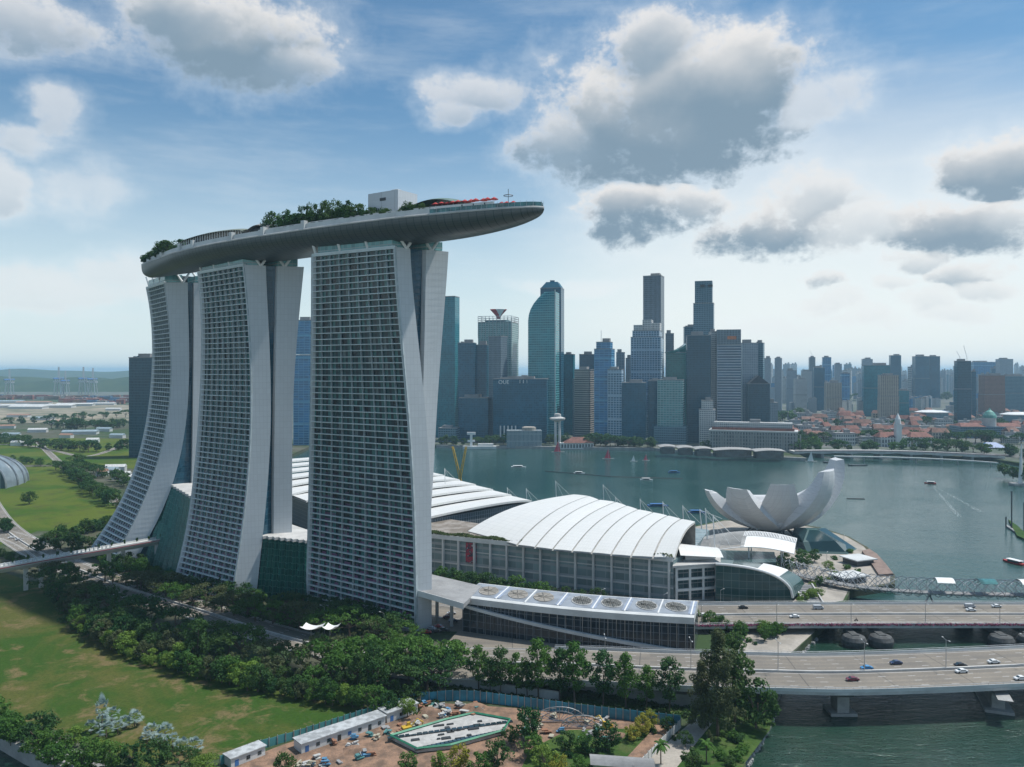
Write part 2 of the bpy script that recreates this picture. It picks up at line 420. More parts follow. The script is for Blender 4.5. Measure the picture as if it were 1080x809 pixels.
def dashes(mb, pts, nr, S, o, dash, gap, w=.085, dz=.03):
    L = S[-1]; s = 2.0
    def at(s):
        i = max(0, min(len(S)-2, int(np.searchsorted(S, s))-1)); t = (s-S[i])/max(1e-6, S[i+1]-S[i])
        return pts[i].lerp(pts[i+1], t), nr[i].lerp(nr[i+1], t)
    while s+dash < L:
        (p, n1_), (q, n2_) = at(s), at(s+dash); z = Vector((0, 0, dz))
        mb.face([p+n1_*(o-w)+z, q+n2_*(o-w)+z, q+n2_*(o+w)+z, p+n1_*(o+w)+z]); s += dash+gap
def road(name, line, half, lanes, medians, deck=0.0, hedge=False):
    pts, nr, S = ribbon(line, half)
    b = MB(); strip(b, pts, nr, S, -half, half); struct(b.build(name, MT['asphalt']))
    mk = MB()
    for o in lanes: dashes(mk, pts, nr, S, o, 3, 9)
    for o in [-half+1.0, half-1.0]+[m+d for m in medians for d in (-1.2, 1.2)]: strip(mk, pts, nr, S, o-.12, o+.12, .03)
    struct(mk.build(name+'_markings', MT['white']))
    kb = MB()
    for o in medians: rail(kb, pts, nr, S, o, .8, .85)
    if deck:
        for o in (-half, half): rail(kb, pts, nr, S, o, .5, 1.1)
    else:
        for o in (-half-.15, half+.15): rail(kb, pts, nr, S, o, .3, .14)
    struct(kb.build(name+'_kerb', MT['pale_concrete']))
    return pts, nr, S
ROAD1 = [(420, 352, 12.3), (300, 331, 12.2), (206, 318, 12), (134, 311, 12), (100, 312, 12), (63, 315, 11.8), (27, 322, 10.8), (-25, 334, 7.6), (-59, 347, 5.3), (-87, 362, 4.35), (-121, 384, 4.22), (-162, 415, 4.22), (-197, 440, 4.22), (-231, 465, 4.22), (-280, 506, 4.22), (-345, 566, 4.22), (-430, 660, 4.22), (-560, 830, 4.22)]
R1 = road('highway', [p for p in ROAD1 if p[0] > -60], 18.2, [-13.6, -9.2, -4.8, 4.8, 9.2, 13.6], [0])
R1b = road('avenue', [p for p in ROAD1 if p[0] <= -55][:1]+[p for p in ROAD1 if p[0] < -60], 11, [-7.2, -3.7, 3.7, 7.2], [0])
ROAD2 = [(460, 400, 8), (300, 398, 8), (180, 398, 8), (100, 398, 7.6), (60, 400, 5.5), (20, 404, 4.3), (-30, 413, 4.22), (-80, 440, 4.22), (-130, 478, 4.22), (-190, 540, 4.22), (-270, 660, 4.22), (-420, 900, 4.22)]
R2 = road('bayfront_road', [p for p in ROAD2 if p[0] > 15], 16.8, [-12.6, -8.4, -4.4, 4.4, 8.4, 12.6], [0])
R2b = road('service_road', [p for p in ROAD2 if p[0] < 25], 10, [-3.5, 3.5], [])
# junction and park roads on the far left
def plainroad(name, pts, half=5.0):
    return road(name, [(*W(a, b, GZ+.2), GZ+.2) for a, b in pts], half, [0], [])
plainroad('park_road', [(-40, 553), (20, 568), (60, 590), (90, 604)], 9)
plainroad('garden_road', [(150, 460), (100, 480), (60, 476), (30, 470), (-30, 468)], 4)
plainroad('field_road', [(40, 466), (65, 490), (95, 510), (130, 535), (165, 560)], 4.5)

# bridges' decks as things
def bridge_deck(name, label, RR, half, thick, s1, group=None):
    pts, nr, S = RR
    t = thing(name, label, 'bridge', tuple(pts[0]))
    k = [i for i in range(len(pts)) if S[i] <= s1]
    b = MB(); r = []
    for i in k:
        p, n_ = pts[i], nr[i]
        def q(o, z): v = p+n_*o; return (v.x, v.y, v.z+z)
        r.append([q(-half-.6, .0-.02), q(-half-.6, -1.1), q(-half+3.5, -1.5), q(-half+6, -thick), q(half-6, -thick), q(half-3.5, -1.5), q(half+.6, -1.1), q(half+.6, -.02)])
    b.loft(r); b.build('girder', MT['pale_concrete'], t)
    for o in (-half-.3, half+.3):
        pb = MB(); rail(pb, [pts[i] for i in k], [nr[i] for i in k], S, o, .45, 1.15); pb.build('parapet', MT['offwhite'], t)
        rb = MB(); hp = [pts[i]+nr[i]*o+Vector((0, 0, 1.75)) for i in k]; rb.tube(hp, .09, 4)
        for j in range(0, int(S[k[-1]]/3)):
            pp, nn = interp(pts, nr, S, j*3.0); c = pp+nn*o; rb.tube([c+Vector((0, 0, 1.1)), c+Vector((0, 0, 1.8))], .06, 4)
        rb.build('railing', MT['steel'], t)
    return t
def interp(pts, nr, S, s):
    i = max(0, min(len(S)-2, int(np.searchsorted(S, s))-1)); t = (s-S[i])/max(1e-6, S[i+1]-S[i])
    return pts[i].lerp(pts[i+1], t), nr[i].lerp(nr[i+1], t)
b1 = bridge_deck('highway_bridge', 'wide grey concrete road bridge carrying the nearer lanes over the dark water', R1, 18.4, 3.0, 415)
b2 = bridge_deck('road_bridge', 'grey road bridge behind the nearer one, planted with pink flowers along its side', R2, 17.0, 2.4, 385)
def pier(cx, cy, z1, par=None, w=14, d=3.2, rot=.1):
    b = MB(); b.prism(rect(cx, cy, w*.62, d, rot), -2, z1-2.2, True); r = []
    for z, k in ((z1-2.2, .62), (z1-.2, 1.5)): r.append([(x, y, z) for x, y in rect(cx, cy, w*k, d*1.1, rot)])
    b.loft(r); b.box(cx, cy, -1, 1.1, w*.8, d*2.2, rot); return b
pier(XD(886, 298)+2, 303, 9.2, w=11, d=4.5, rot=1.55).build('pier', MT['concrete'], b1)
pier(XD(1068, 300), 312, 9.4, w=30, d=4.5, rot=1.2).build('pier', MT['concrete'], b1)
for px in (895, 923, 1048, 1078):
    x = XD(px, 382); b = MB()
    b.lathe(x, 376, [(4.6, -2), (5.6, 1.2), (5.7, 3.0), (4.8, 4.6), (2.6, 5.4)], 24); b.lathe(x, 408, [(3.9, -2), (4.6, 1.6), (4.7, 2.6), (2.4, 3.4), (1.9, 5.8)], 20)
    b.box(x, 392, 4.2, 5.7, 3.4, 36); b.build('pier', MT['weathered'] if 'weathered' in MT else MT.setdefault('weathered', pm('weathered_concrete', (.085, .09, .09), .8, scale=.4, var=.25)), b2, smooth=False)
fl = MB(); pts, nr, S = R2; rnd = random.Random(5)
pk = leafmat('pink_flowers', (.1, .12, .05), (.45, .1, .22), (.5, .15, .3))
for j in range(1600):
    s = rnd.uniform(150, 385) if j % 2 else rnd.uniform(0, 385); p, n_ = interp(pts, nr, S, s); c = p+n_*(17.7+rnd.uniform(-.3, .35))+Vector((0, 0, .3+rnd.uniform(0, .7)))
    a = rnd.uniform(0, 6.28); u_ = Vector((math.cos(a), math.sin(a), rnd.uniform(-.6, .6)))*.42; w_ = Vector((-math.sin(a)*.4, math.cos(a)*.4, .8))*.42
    fl.face([c-u_-w_, c+u_-w_, c+u_+w_, c-u_+w_])
fl.build('flower_boxes', pk, b2)
# abutment at the left end of the highway bridge
ab = MB(); ab.prism([(18, 318), (60, 299), (78, 296), (84, 330), (30, 338)], GZ-.5, 8.6, True)
tag(ab.build('abutment', MT['concrete'], loc=(50, 315, 3.5)), 'grey concrete abutment under the near bridge beside the trees', 'abutment')
rw = MB(); rw.prism([(-58, 330), (18, 303.2), (18, 304.2), (-58, 331)], GZ, 7.5)
tag(rw.build('retaining_wall', MT['pale_concrete'], loc=(-20, 318, 4)), 'pale retaining wall along the road ramp behind the blue hoarding', 'wall')

# ------------------------------------------------------------------ hotel towers
def ends(zs, tab, Dfun, deg=4):
    "turn read-off edge positions (y, x) with their distances into x(z), y(z) curves"
    z, X, Y = [], [], []
    for y, x in tab:
        d = Dfun(y); z.append(ZD(y, d)); X.append(XD(x, d)); Y.append(d)
    z = np.array(z); zc = (z-100)/100
    px = np.polyfit(zc, X, min(deg, len(z)-1)); py = np.polyfit(zc, Y, min(3, len(z)-1))
    zm = z.min()
    def f(q):
        def ev(qq): c = (qq-100)/100; return np.array([np.polyval(px, c), np.polyval(py, c)])
        if q >= zm: v = ev(q)
        else:
            v0 = ev(zm); v1 = ev(zm+6); v = v0+(v0-v1)/6*(zm-q)
        return v
    return f
def facade_hotel():
    m, nt, b, tc = newmat('hotel_glass'); u, v, _ = sep(nt, tc.outputs['UV'])
    r1 = white(nt, vec(nt, (u*2).fl(), v.fl(), 1.0)); r2 = white(nt, vec(nt, (u*2).fl(), v.fl(), 7.0))
    c = mixc(nt, r1.ss(.2, .9), (.014, .06, .065), (.07, .2, .19))
    c = mixc(nt, r2.gt(.93), c, (.16, .2, .2))
    c = mixc(nt, (r2*8.0).fr().lt(.1), c, (.01, .012, .015))
    uu = (u*2).fr(); c = mixc(nt, uu.lt(.3), c, (.008, .02, .028)); c = mixc(nt, uu.gt(.82), c, (.01, .03, .04)); c = mixc(nt, (uu-.57).m('ABSOLUTE').lt(.03), c, (.02, .05, .06))
    low = v.ss(30, 8, 0, 1) * white(nt, vec(nt, (u*6).fl(), v.fl(), 3.0)).gt(.6) * v.fr().lt(.45)
    c = mixc(nt, low * .75, c, (.2, .07, .16))
    nt.links.new(c, b.inputs['Base Color']); b.inputs['Roughness'].default_value = .22
    return m
MT['hotelglass'] = facade_hotel()
def panelmat(name, col, sc=(1, 1), ln=.05, dark=.8):
    m, nt, b, tc = newmat(name); x, y, z = sep(nt, tc.outputs['Object'])
    g = (z/3.25).fr().lt(ln).mx(((x+y)/2.6).fr().lt(.07))
    tone = white(nt, vec(nt, ((x+y)/2.6).fl(), (z/3.25).fl(), 2.0)).ss(0, 1, 0, .16)
    c = mixc(nt, tone, col, tuple(q*.75 for q in col)); c = mixc(nt, noise(nt, tc.outputs['Object'], .04, 4, .6).ss(.3, .7, 0, .2), c, tuple(q*.75 for q in col))
    c = mixc(nt, g*.35, c, tuple(q*.5 for q in col))
    nt.links.new(c, b.inputs['Base Color']); b.inputs['Roughness'].default_value = .5
    return m
MT['endwall'] = panelmat('end_wall_panels', (.54, .57, .59))
MT['hotelframe'] = pm('hotel_frame', (.6, .66, .67), .5, scale=.05, var=.08)
MT['atrium'] = facade('atrium_glass', (.006, .05, .085), (.015, .08, .12), 3.25, 2.2, .14, .1, .12)
ZT, NF = 191.0, 60
T1NE = [(298,173.5),(320,175.5),(339,177.5),(359,179),(379,180.2),(398,180.6),(418,180.2),(438,178),(450,175),(469.5,170.7),(489,165.2),(509,158.3),(529,151.8),(549,142.5),(566,132.6)]
T1NI = [(298,198.2),(320,198.4),(339,198.8),(359,199.2),(379,199.4),(398,199.4),(418,198.8),(438,197.2),(450,195.8),(469.5,192.5),(489,187.5),(509,182),(529,175.1),(549,166.2),(562,159.3)]
T1SE = [(304,154.3),(320,156.9),(339,158.9),(359,160),(379,160.3),(398,159.9),(418,158.3),(438,156.5),(450,153),(469.5,148.4),(489,142.3),(509,135.6),(529,127.7),(549,115.8),(559,108)]
T2NE = [(279.4,257.2),(304.5,258.3),(327,260.6),(349,263),(371,264.1),(393.5,264.8),(416,264.8),(438,264.6),(455,264.3),(479.5,263.1),(504,261.1),(529,258.6),(553,255.7),(578,253),(603,248.3),(615,246.8)]
T2NI = [(280,280.6),(304.5,281.2),(327,282),(349,283.2),(371,284.6),(393.5,286),(416,286),(438,285.5),(455,285),(479.5,284.4),(504,282.6),(529,280.6),(553,278.2),(578,276),(603,273.2),(615,271.5)]
T2SE = [(288,208.5),(304,210),(327,211.6),(349,212.3),(371,212.3),(393,211.6),(416,211.2),(438,210),(455,208.4),(479,206.5),(504,204),(529,200.8),(553,197),(578,192.6),(596,187.5)]
T3NE = [(260.5,416.4),(314,419.6),(364,424.4),(413,428.3),(438,430.5),(500,434.5),(560,437),(620,438),(663,438.5)]
T3NI = [(261,432.5),(314,436.7),(364,441.2),(398,445.4),(438,449),(500,453),(560,455.5),(606,455),(640,455.5)]
T3SE = [(269.2,328.6),(314,328.6),(364,328.2),(413,327.6),(460,327),(520,325.8),(580,324.2),(621,323)]
def lin(y0, d0, y1, d1, p=1.0):
    return lambda y: d0+(d1-d0)*max(0, (y-y0)/(y1-y0))**p
HT = [
 dict(label='farthest hotel tower, its front leg strongly curved, under the blunt deck end', wb=4,
      NE=(T1NE, lin(398, 537, 566, 520, 1.3)), NI=(T1NI, lin(398, 536, 566, 522, 1.3)), SE=(T1SE, lin(398, 574, 559, 554, 1.3)),
      WI=([(298,204.6),(400,204),(520,202)], lambda y: 537), WO=([(299,228),(400,222),(520,218)], lambda y: 542)),
 dict(label='middle one of the three hotel towers', wb=4,
      NE=(T2NE, lin(398, 447.3, 610, 438, 1.4)), NI=(T2NI, lin(398, 450.4, 610, 443, 1.4)), SE=(T2SE, lin(398, 483.7, 596, 473, 1.4)),
      WI=([(279,293),(327,292),(371,290.6),(416,290.4),(455,289.6),(504,288.9),(550,288.8)], lambda y: 452.5), WO=([(281.6,320.6),(304,318.4),(327,316),(349,314),(371,312.4),(393,310.8),(416,309.5),(438,308.7),(504,308.2),(550,308)], lambda y: 456)),
 dict(label='nearest and widest hotel tower, its slabs forming a narrow V', wb=4,
      NE=(T3NE, lin(260, 382.5, 651, 384.5)), NI=(T3NI, lin(260, 386.7, 651, 389.5)), SE=(T3SE, lin(269, 410, 621, 435)),
      WI=([(260,449.9),(314,448.6),(364,447.6),(418,446),(560,441)], lambda y: 391.5), WO=([(265.5,473),(314,469.7),(364,465.4),(413,462.2),(438,460.5),(500,457),(560,453)], lambda y: 397.8)),
]
def rotp(v, L=1.0):
    n = math.hypot(v[0], v[1]); return np.array([-v[1]/n*L, v[0]/n*L])
for T in HT:
    zs = None; f = {k: ends(None, *T[k]) for k in ('NE', 'NI', 'SE', 'WI', 'WO')}
    b0 = f['NE'](GZ); t = thing('hotel_tower', T['label'], 'hotel tower', (float(b0[0]), float(b0[1]), GZ), 'three hotel towers under one roof deck')
    lev = [GZ+(ZT-GZ)*i/NF for i in range(NF+1)]
    def fr(z):
        ne, se, ni = f['NE'](z), f['SE'](z), f['NI'](z)
        n = rotp(se-ne); 
        if np.dot(n, -ne) < 0: n = -n           # points out of the facade, to the viewer's side
        return ne, se, ni, n
    def outer(u, z, off): ne, se, ni, n = fr(z); p = ne+(se-ne)*u+n*off; return (p[0], p[1], z)
    # glazing set back behind the balconies
    NB = 9; FH = (ZT-GZ)/NF
    g = MB()
    for i in range(NF):
        for j in range(NB):
            z0, z1 = lev[i], lev[i+1]; u0, u1 = j/NB, (j+1)/NB
            g.face([outer(u1, z0, -1.5), outer(u0, z0, -1.5), outer(u0, z1, -1.5), outer(u1, z1, -1.5)], [(j+1, i), (j, i), (j, i+1-1e-3), (j+1, i+1-1e-3)])
    g.build('glazing', MT['hotelglass'], t)
    s = MB()
    for i in range(NF+1):
        z = lev[i]; h = .22 if i < NF else .8
        r = []
        for u in (0, .5, 1):
            r.append([outer(u, z-h, 0.0), outer(u, z+h, 0.0), outer(u, z+h, -1.6), outer(u, z-h, -1.6)])
        s.loft(r)
    s.build('balcony_slabs', MT['hotelframe'], t)
    s = MB()
    for j in range(NB+1):
        w = .0019 if 0 < j < NB else .006
        oo = -.35 if 0 < j < NB else .06
        s.loft([[outer(j/NB-w, z, oo), outer(j/NB+w, z, oo), outer(j/NB+w, z, -1.55), outer(j/NB-w, z, -1.55)] for z in lev])
        if 0:
            s.loft([[outer((j+.5)/NB-.001, z, -.7), outer((j+.5)/NB+.001, z, -.7), outer((j+.5)/NB+.0016, z, -1.55), outer((j+.5)/NB-.0016, z, -1.55)] for z in lev])
    s.build('balcony_fins', MT['finmat'] if 'finmat' in MT else MT.setdefault('finmat', pm('balcony_fin', (.42, .48, .5), .5)), t)
    # slab bodies and end walls
    def slab(a, b_, sv, thick, name, mat):
        "end wall: from curve a to curve b_, going back along sv"
        m_ = MB(); r = []
        for z in lev:
            p, q = a(z), b_(z); d = sv(z); d = d/np.linalg.norm(d)*thick
            r.append([(p[0], p[1], z), (q[0], q[1], z), (q[0]+d[0], q[1]+d[1], z), (p[0]+d[0], p[1]+d[1], z)])
        m_.loft(r); m_.build(name, mat, t)
    sv1 = lambda z: f['SE'](z)-f['NE'](z)
    slab(f['NE'], f['NI'], sv1, 1.0, 'end_wall', MT['endwall'])
    m_ = MB(); r = []
    for z in lev:
        ne, se, ni, n = fr(z); d = (se-ne); dn = d/np.linalg.norm(d)
        a = ne+dn*1.02-n*1.6; b_ = ni+dn*1.02; c = ni+d*.97; e = se-dn*1.02-n*1.6
        r.append([(a[0], a[1], z-.01), (b_[0], b_[1], z-.01), (c[0], c[1], z-.01), (e[0], e[1], z-.01)])
    m_.loft(r); m_.build('east_slab', MT['pale_concrete'], t)
    m_ = MB(); r = []
    for z in lev:
        ne, se, ni, n = fr(z); d = (se-ne); dn = d/np.linalg.norm(d); c = ni+d
        p = se-dn*1.0
        r.append([(se[0], se[1], z), (p[0], p[1], z), (c[0]-dn[0], c[1]-dn[1], z), (c[0], c[1], z)])
    m_.loft(r); m_.build('end_wall', MT['endwall'], t)
    # west slab
    topd = f['SE'](ZT)-f['NE'](ZT)
    m_ = MB(); r = []
    for z in lev:
        p, q = f['WI'](max(z, 25)), f['WO'](max(z, 25))
        dv = (f['SE'](z)-f['NE'](z)); dv = dv/np.linalg.norm(dv)*np.linalg.norm(topd)*.9; nv = -fr(z)[3]*4
        r.append([(p[0], p[1], z), (q[0], q[1], z), (q[0]+dv[0]+nv[0], q[1]+dv[1]+nv[1], z), (p[0]+dv[0]+nv[0], p[1]+dv[1]+nv[1], z)])
    m_.loft(r); m_.build('west_slab', MT['endwall'], t)
    # glass in the gap between the slabs
    m_ = MB(); dn = topd/np.linalg.norm(topd); up = 0
    for i in range(NF):
        z0, z1 = lev[i], lev[i+1]
        q = []
        for z in (z0, z1):
            a, b_ = f['NI'](z)+dn*2.6, f['WI'](max(z, 25))+dn*2.6
            q.append((a, b_))
        w0 = np.linalg.norm(q[0][1]-q[0][0])
        for s0 in (0, ):
            m_.face([(q[0][0][0], q[0][0][1], z0), (q[0][1][0], q[0][1][1], z0), (q[1][1][0], q[1][1][1], z1), (q[1][0][0], q[1][0][1], z1)], [(0, z0), (w0, z0), (w0, z1), (0, z1)])
    a, b_ = f['NI'](ZT)+dn*2.6, f['WI'](ZT)+dn*2.6; c, d = b_+topd*.9, a+topd*.9
    m_.face([(a[0], a[1], ZT-.5), (b_[0], b_[1], ZT-.5), (c[0], c[1], ZT-.5), (d[0], d[1], ZT-.5)])
    m_.build('atrium_glass', MT['atrium'], t)
    # glass crown storey set in from the edges
    for (ka, kb, nm, k0, k1, zz) in (('NE', 'NI', 'crown_glazing', .04, .93, 5.2), ('WI', 'WO', 'crown_glazing', .02, .9, 4.6)):
        a, b_ = f[ka](ZT), f[kb](ZT); m_ = MB()
        A = a+topd*k0+(b_-a)*.06; B = a+topd*k0+(b_-a)*.8; C_ = a+topd*k1+(b_-a)*.8; D_ = a+topd*k1+(b_-a)*.06
        m_.prism([tuple(A), tuple(B), tuple(C_), tuple(D_)], ZT+.3, ZT+zz)
        m_.build(nm, MT['crownglass'] if 'crownglass' in MT else MT.setdefault('crownglass', facade('crown_glass', (.12, .27, .27), (.35, .42, .42), 5.2, 2.6, .1, .06, .12)), t)
    # dark plant core and V struts that carry the deck
    a = f['NE'](ZT); n = fr(ZT)[3]
    m_ = MB(); A = a+topd*.12-n*6; B = a+topd*.9-n*6; m_.prism([tuple(A), tuple(B), tuple(B-n*16), tuple(A-n*16)], ZT+.2, ZT+6)
    m_.build('plant_core', MT['dark'], t)
    ni = f['NI'](ZT); wi = f['WI'](ZT)
    for base, dd in ((a+(ni-a)*.8+dn*.3, 1), (wi+(f['WO'](ZT)-wi)*.3+dn*1.0, 1), (a+topd*.33+(ni-a)*.15, 0), (a+topd*.66+(ni-a)*.15, 0), (a+topd*.97+(ni-a)*.15, 0)):
        e = (ni-a)/np.linalg.norm(ni-a)
        for q in ((-6, 5.5) if dd else (-2.5,)):
            tp = base+e*q; MB().tube([(base[0], base[1], ZT-.2), (tp[0], tp[1], ZT+8.0)], .75, 8).build('strut', MT['white'], t)
    T['f'] = f; T['t'] = t; T['topd'] = topd

# glass atria between the tower feet
MT['greenglass'] = facade('green_atrium_glass', (.012, .10, .075), (.04, .17, .14), 3.4, 1.6, .1, .12, .15)
def atrium(label, tf, tb, bf, zt):
    (l, r) = tf; x0, y0 = bf[0]; t = thing('glass_atrium', label, 'atrium', (bf[0][0], bf[0][1], GZ), 'glass atria between the tower feet')
    n = 8; m_ = MB(); rs = []
    for k in range(n*2+1):
        u = k/(n*2); off = (2.4 if k % 2 else 0)
        T_ = (l[0]+(r[0]-l[0])*u, l[1]+(r[1]-l[1])*u-off); B_ = (bf[0][0]+(bf[1][0]-bf[0][0])*u, bf[0][1]+(bf[1][1]-bf[0][1])*u-off)
        rs.append((T_, B_))
    for k in range(n*2):
        (a, b_), (c, d) = rs[k], rs[k+1]; w = 2.2
        for q in range(6):
            f0, f1 = q/6, (q+1)/6
            def L(p0, p1, f_, ): return (p0[0]+(p1[0]-p0[0])*f_, p0[1]+(p1[1]-p0[1])*f_, GZ+(zt-GZ)*f_)
            m_.face([L(b_, a, f0), L(d, c, f0), L(d, c, f1), L(b_, a, f1)], [(k*w, GZ+(zt-GZ)*f0), (k*w+w, GZ+(zt-GZ)*f0), (k*w+w, GZ+(zt-GZ)*f1), (k*w, GZ+(zt-GZ)*f1)])
    m_.build('glass_wall', MT['greenglass'], t)
    m_ = MB(); front = [q[0] for q in rs]; m_.prism([(x, y-1) for x, y in front]+[tb[1], tb[0]], zt+.1, zt+1.6, True, True)
    m_.build('roof', MT['pale_concrete'], t)
P2 = lambda px, d: (XD(px, d), d)
atrium('pleated green glass atrium between the far and the middle hotel tower', (P2(178, 542), P2(203, 482)), (P2(182, 600), P2(206, 580)), (P2(150, 517), P2(189, 474)), 53)
atrium('pleated green glass atrium between the middle and the near hotel tower', (P2(276, 449), P2(327, 436)), (P2(288, 500), P2(330, 458)), (P2(270, 444), P2(326, 436)), 36)
# ------------------------------------------------------------------ the long boat-shaped deck on the towers
ZR = 203.0
TIP = np.array([14.3, 350.0]); END = np.array([-255.0, 544.6]); LEN = float(np.linalg.norm(END-TIP))
AX = (END-TIP)/LEN; NE_ = np.array([AX[1]*-1, AX[0]]) if (np.array([-AX[1], AX[0]])@(-TIP)) > 0 else np.array([AX[1], -AX[0]])
NT_S = [0, 3, 12, 27, 41, 68, 105, 131, 178, 207, 236, 262, 285, 305, 320, 328, LEN]
NT_N = [0, 4, 8.7, 12.6, 16.1, 21.5, 25.6, 26.9, 28.4, 27.8, 25.0, 20.8, 15.0, 10.0, 6.2, 3.5, 0]
def near_n(s): return float(np.interp(s, NT_S, NT_N))
def arc(s): t = s/LEN; return 9*4*t*(1-t)
def half(s): return max(.05, near_n(s)-arc(s)) if 2 < s < LEN-2 else max(.05, near_n(s)-arc(s))
hs = np.array([half(s) for s in np.linspace(0, LEN, 165)]); 
k_ = np.ones(7)/7; hs2 = np.convolve(np.pad(hs, 3, mode='edge'), k_, 'valid'); hs2[:4] = hs[:4]; hs2[-4:] = hs[-4:]
def hw(s): return float(np.interp(s, np.linspace(0, LEN, 165), hs2))
def hd(s):
    a = 1-max(0, 1-s/60)**2; b_ = 1-max(0, 1-(LEN-s)/18)**2
    return 9.2*math.sqrt(max(.0001, a*b_))
def SP(s, v, z):
    "point on the deck: s metres from the pointed tip, v metres towards the garden side"
    p = TIP+AX*s+NE_*(arc(s)+v); return (float(p[0]), float(p[1]), z)
deck = thing('roof_deck', 'long grey boat-shaped roof deck resting on the three hotel towers', 'roof deck', SP(LEN/2, 0, ZR))
m, nt, b, tc = newmat('hull_panels'); u, v, _ = sep(nt, tc.outputs['UV'])
pn = white(nt, vec(nt, (u*.5).fl(), (v*1.0).fl(), 1.0))
ln = u.fr().lt(.07).mx(v.fr().lt(.09))
c = mixc(nt, pn*.5, (.10, .115, .115), (.075, .088, .088)); c = mixc(nt, noise(nt, tc.outputs['Object'], .05, 4, .6).ss(.3, .7, 0, .3), c, (.065, .075, .075)); c = mixc(nt, ln*.85, c, (.025, .035, .035))
nt.links.new(c, b.inputs['Base Color']); b.inputs['Roughness'].default_value = .42; b.inputs['Metallic'].default_value = .35
MT['hull'] = m
sv_ = [0.2, 1, 2, 3.5, 5.5, 8]+[8+4*i for i in range(1, int((LEN-16)/4))]+[LEN-7, LEN-5, LEN-3, LEN-1.6, LEN-.7, LEN-.15]
sv_ = sorted(set(round(x, 2) for x in sv_)); rings = []
for s in sv_:
    w, d = hw(s), hd(s); r = []
    for k in range(25):
        a = math.pi*k/24; cv = math.cos(a); sn = math.sin(a)
        r.append(SP(s, w*(abs(cv)**.75)*(1 if cv > 0 else -1), ZR-d*(sn**.9)))
    rings.append(r)
hb = MB(); base = 0; hb.loft(rings, closed=False)
hb.build('hull', MT['hull'], deck, smooth=True)
hb = MB(); hb.loft([[SP(s, hw(s), ZR+.02), SP(s, hw(s)+.15, ZR+.5), SP(s, hw(s)-.2, ZR+1.0), SP(s, -hw(s)+.2, ZR+1.0), SP(s, -hw(s)-.15, ZR+.5), SP(s, -hw(s), ZR+.02)] for s in sv_])
hb.build('rim', MT['pale_concrete'], deck)
def wallalong(s0, s1, v_in, z0, z1, th, st=3.0, far=False):
    m_ = MB(); n = max(2, int((s1-s0)/st)); r = []
    for i in range(n+1):
        s = s0+(s1-s0)*i/n; v = (hw(s)-v_in)*(-1 if far else 1)
        r.append([SP(s, v, z0), SP(s, v-th, z0), SP(s, v-th, z1), SP(s, v, z1)])
    return m_.loft(r)
MT['deckwall'] = facade('deck_wall', (.16, .22, .24), (.6, .61, .62), 4.2, 1.0, .75, .0, .3, var=.3)
m_ = wallalong(50, 318, 1.4, ZR+1, ZR+3.6, .3); m_.build('parapet', MT['offwhite'], deck)
m_ = wallalong(22, 170, 3.2, ZR+1, ZR+4.6, .3); m_.build('terrace_wall', MT['offwhite'], deck)
for s in np.arange(26, 150, 5.5):
    v = hw(s)-3.15; m_ = MB()
    if rnd.random() < .6:
        m_.loft([[SP(s, v+.05, ZR+2.7), SP(s+2.5+2*rnd.random(), v+.05, ZR+3.0), SP(s+2.5+2*rnd.random(), v+.05, ZR+4.3), SP(s, v+.05, ZR+4.3)], [SP(s, v-.1, ZR+3), SP(s+4, v-.1, ZR+3), SP(s+4, v-.1, ZR+4.3), SP(s, v-.1, ZR+4.3)]]); m_.build('terrace_opening', MT['glass'], deck)
# glass balustrade of the viewing end
m_ = wallalong(.8, 52, .5, ZR+1, ZR+2.9, .05, 2); m_.build('glass_balustrade', MT['tealglass'], deck)
m_ = wallalong(.8, 40, .5, ZR+1, ZR+2.9, .05, 2, far=True); m_.build('glass_balustrade', MT['tealglass'], deck)
for s in np.arange(1, 50, 2.5):
    for sg in (1, -1): MB().tube([SP(s, sg*(hw(s)-.5), ZR+1), SP(s, sg*(hw(s)-.5), ZR+3.6)], .07, 4).build('balustrade_post', MT['steel'], deck)
# stair huts poking out of the rim
for s in (162, 232, 250, 282, 190, 130):
    m_ = MB(); m_.loft([[SP(s, hw(s)-.2, z), SP(s+2.6, hw(s)-.2, z), SP(s+2.6, hw(s)-2.5, z), SP(s, hw(s)-2.5, z)] for z in (ZR+.9, ZR+5.2)]); m_.build('stair_hut', MT['offwhite'], deck)
# buildings on the deck
def deckbox(s0, s1, v0, v1, z0, z1): return [[SP(s0, v0, z), SP(s1, v0, z), SP(s1, v1, z), SP(s0, v1, z)] for z in (z0, z1)]
pc = SP(90, -5, ZR+1)
lift = thing('lift_house', 'pale grey windowless box standing tall on the roof deck', 'roof plant', pc)
lb = MB(); lb.loft(deckbox(81, 101, -12, 2, ZR+1, 220.8)); lb.build('wall', panelmat('lift_panels', (.6, .62, .65), ln=.03), lift)
lb = MB(); lb.loft(deckbox(86, 90, -6, -3, 220.8, 222.6)); lb.build('vent_box', MT['offwhite'], lift)
lb = MB(); lb.loft(deckbox(89, 93, 2.02, 2.1, 216.3, 217.8)); lb.build('louvre', MT['dark'], lift)
pav = thing('pool_pavilion', 'long low pavilion with slim columns on the left half of the deck', 'pavilion', SP(212, 5, ZR+1))
m_ = MB(); m_.grid(lambda a, b_: SP(186+66*a, 15-13*b_ if a < 2 else 0, ZR+7.6+2.2*math.sin(math.pi*a)**.6-1.6*(2*b_-1)**2), 26, 6); m_.grid(lambda a, b_: SP(186+66*a, 15-13*b_, ZR+7.0+2.2*math.sin(math.pi*a)**.6-1.6*(2*b_-1)**2), 26, 6)
m_.build('roof', pm('roof_olive', (.22, .25, .2), .6), pav)
m_ = MB()
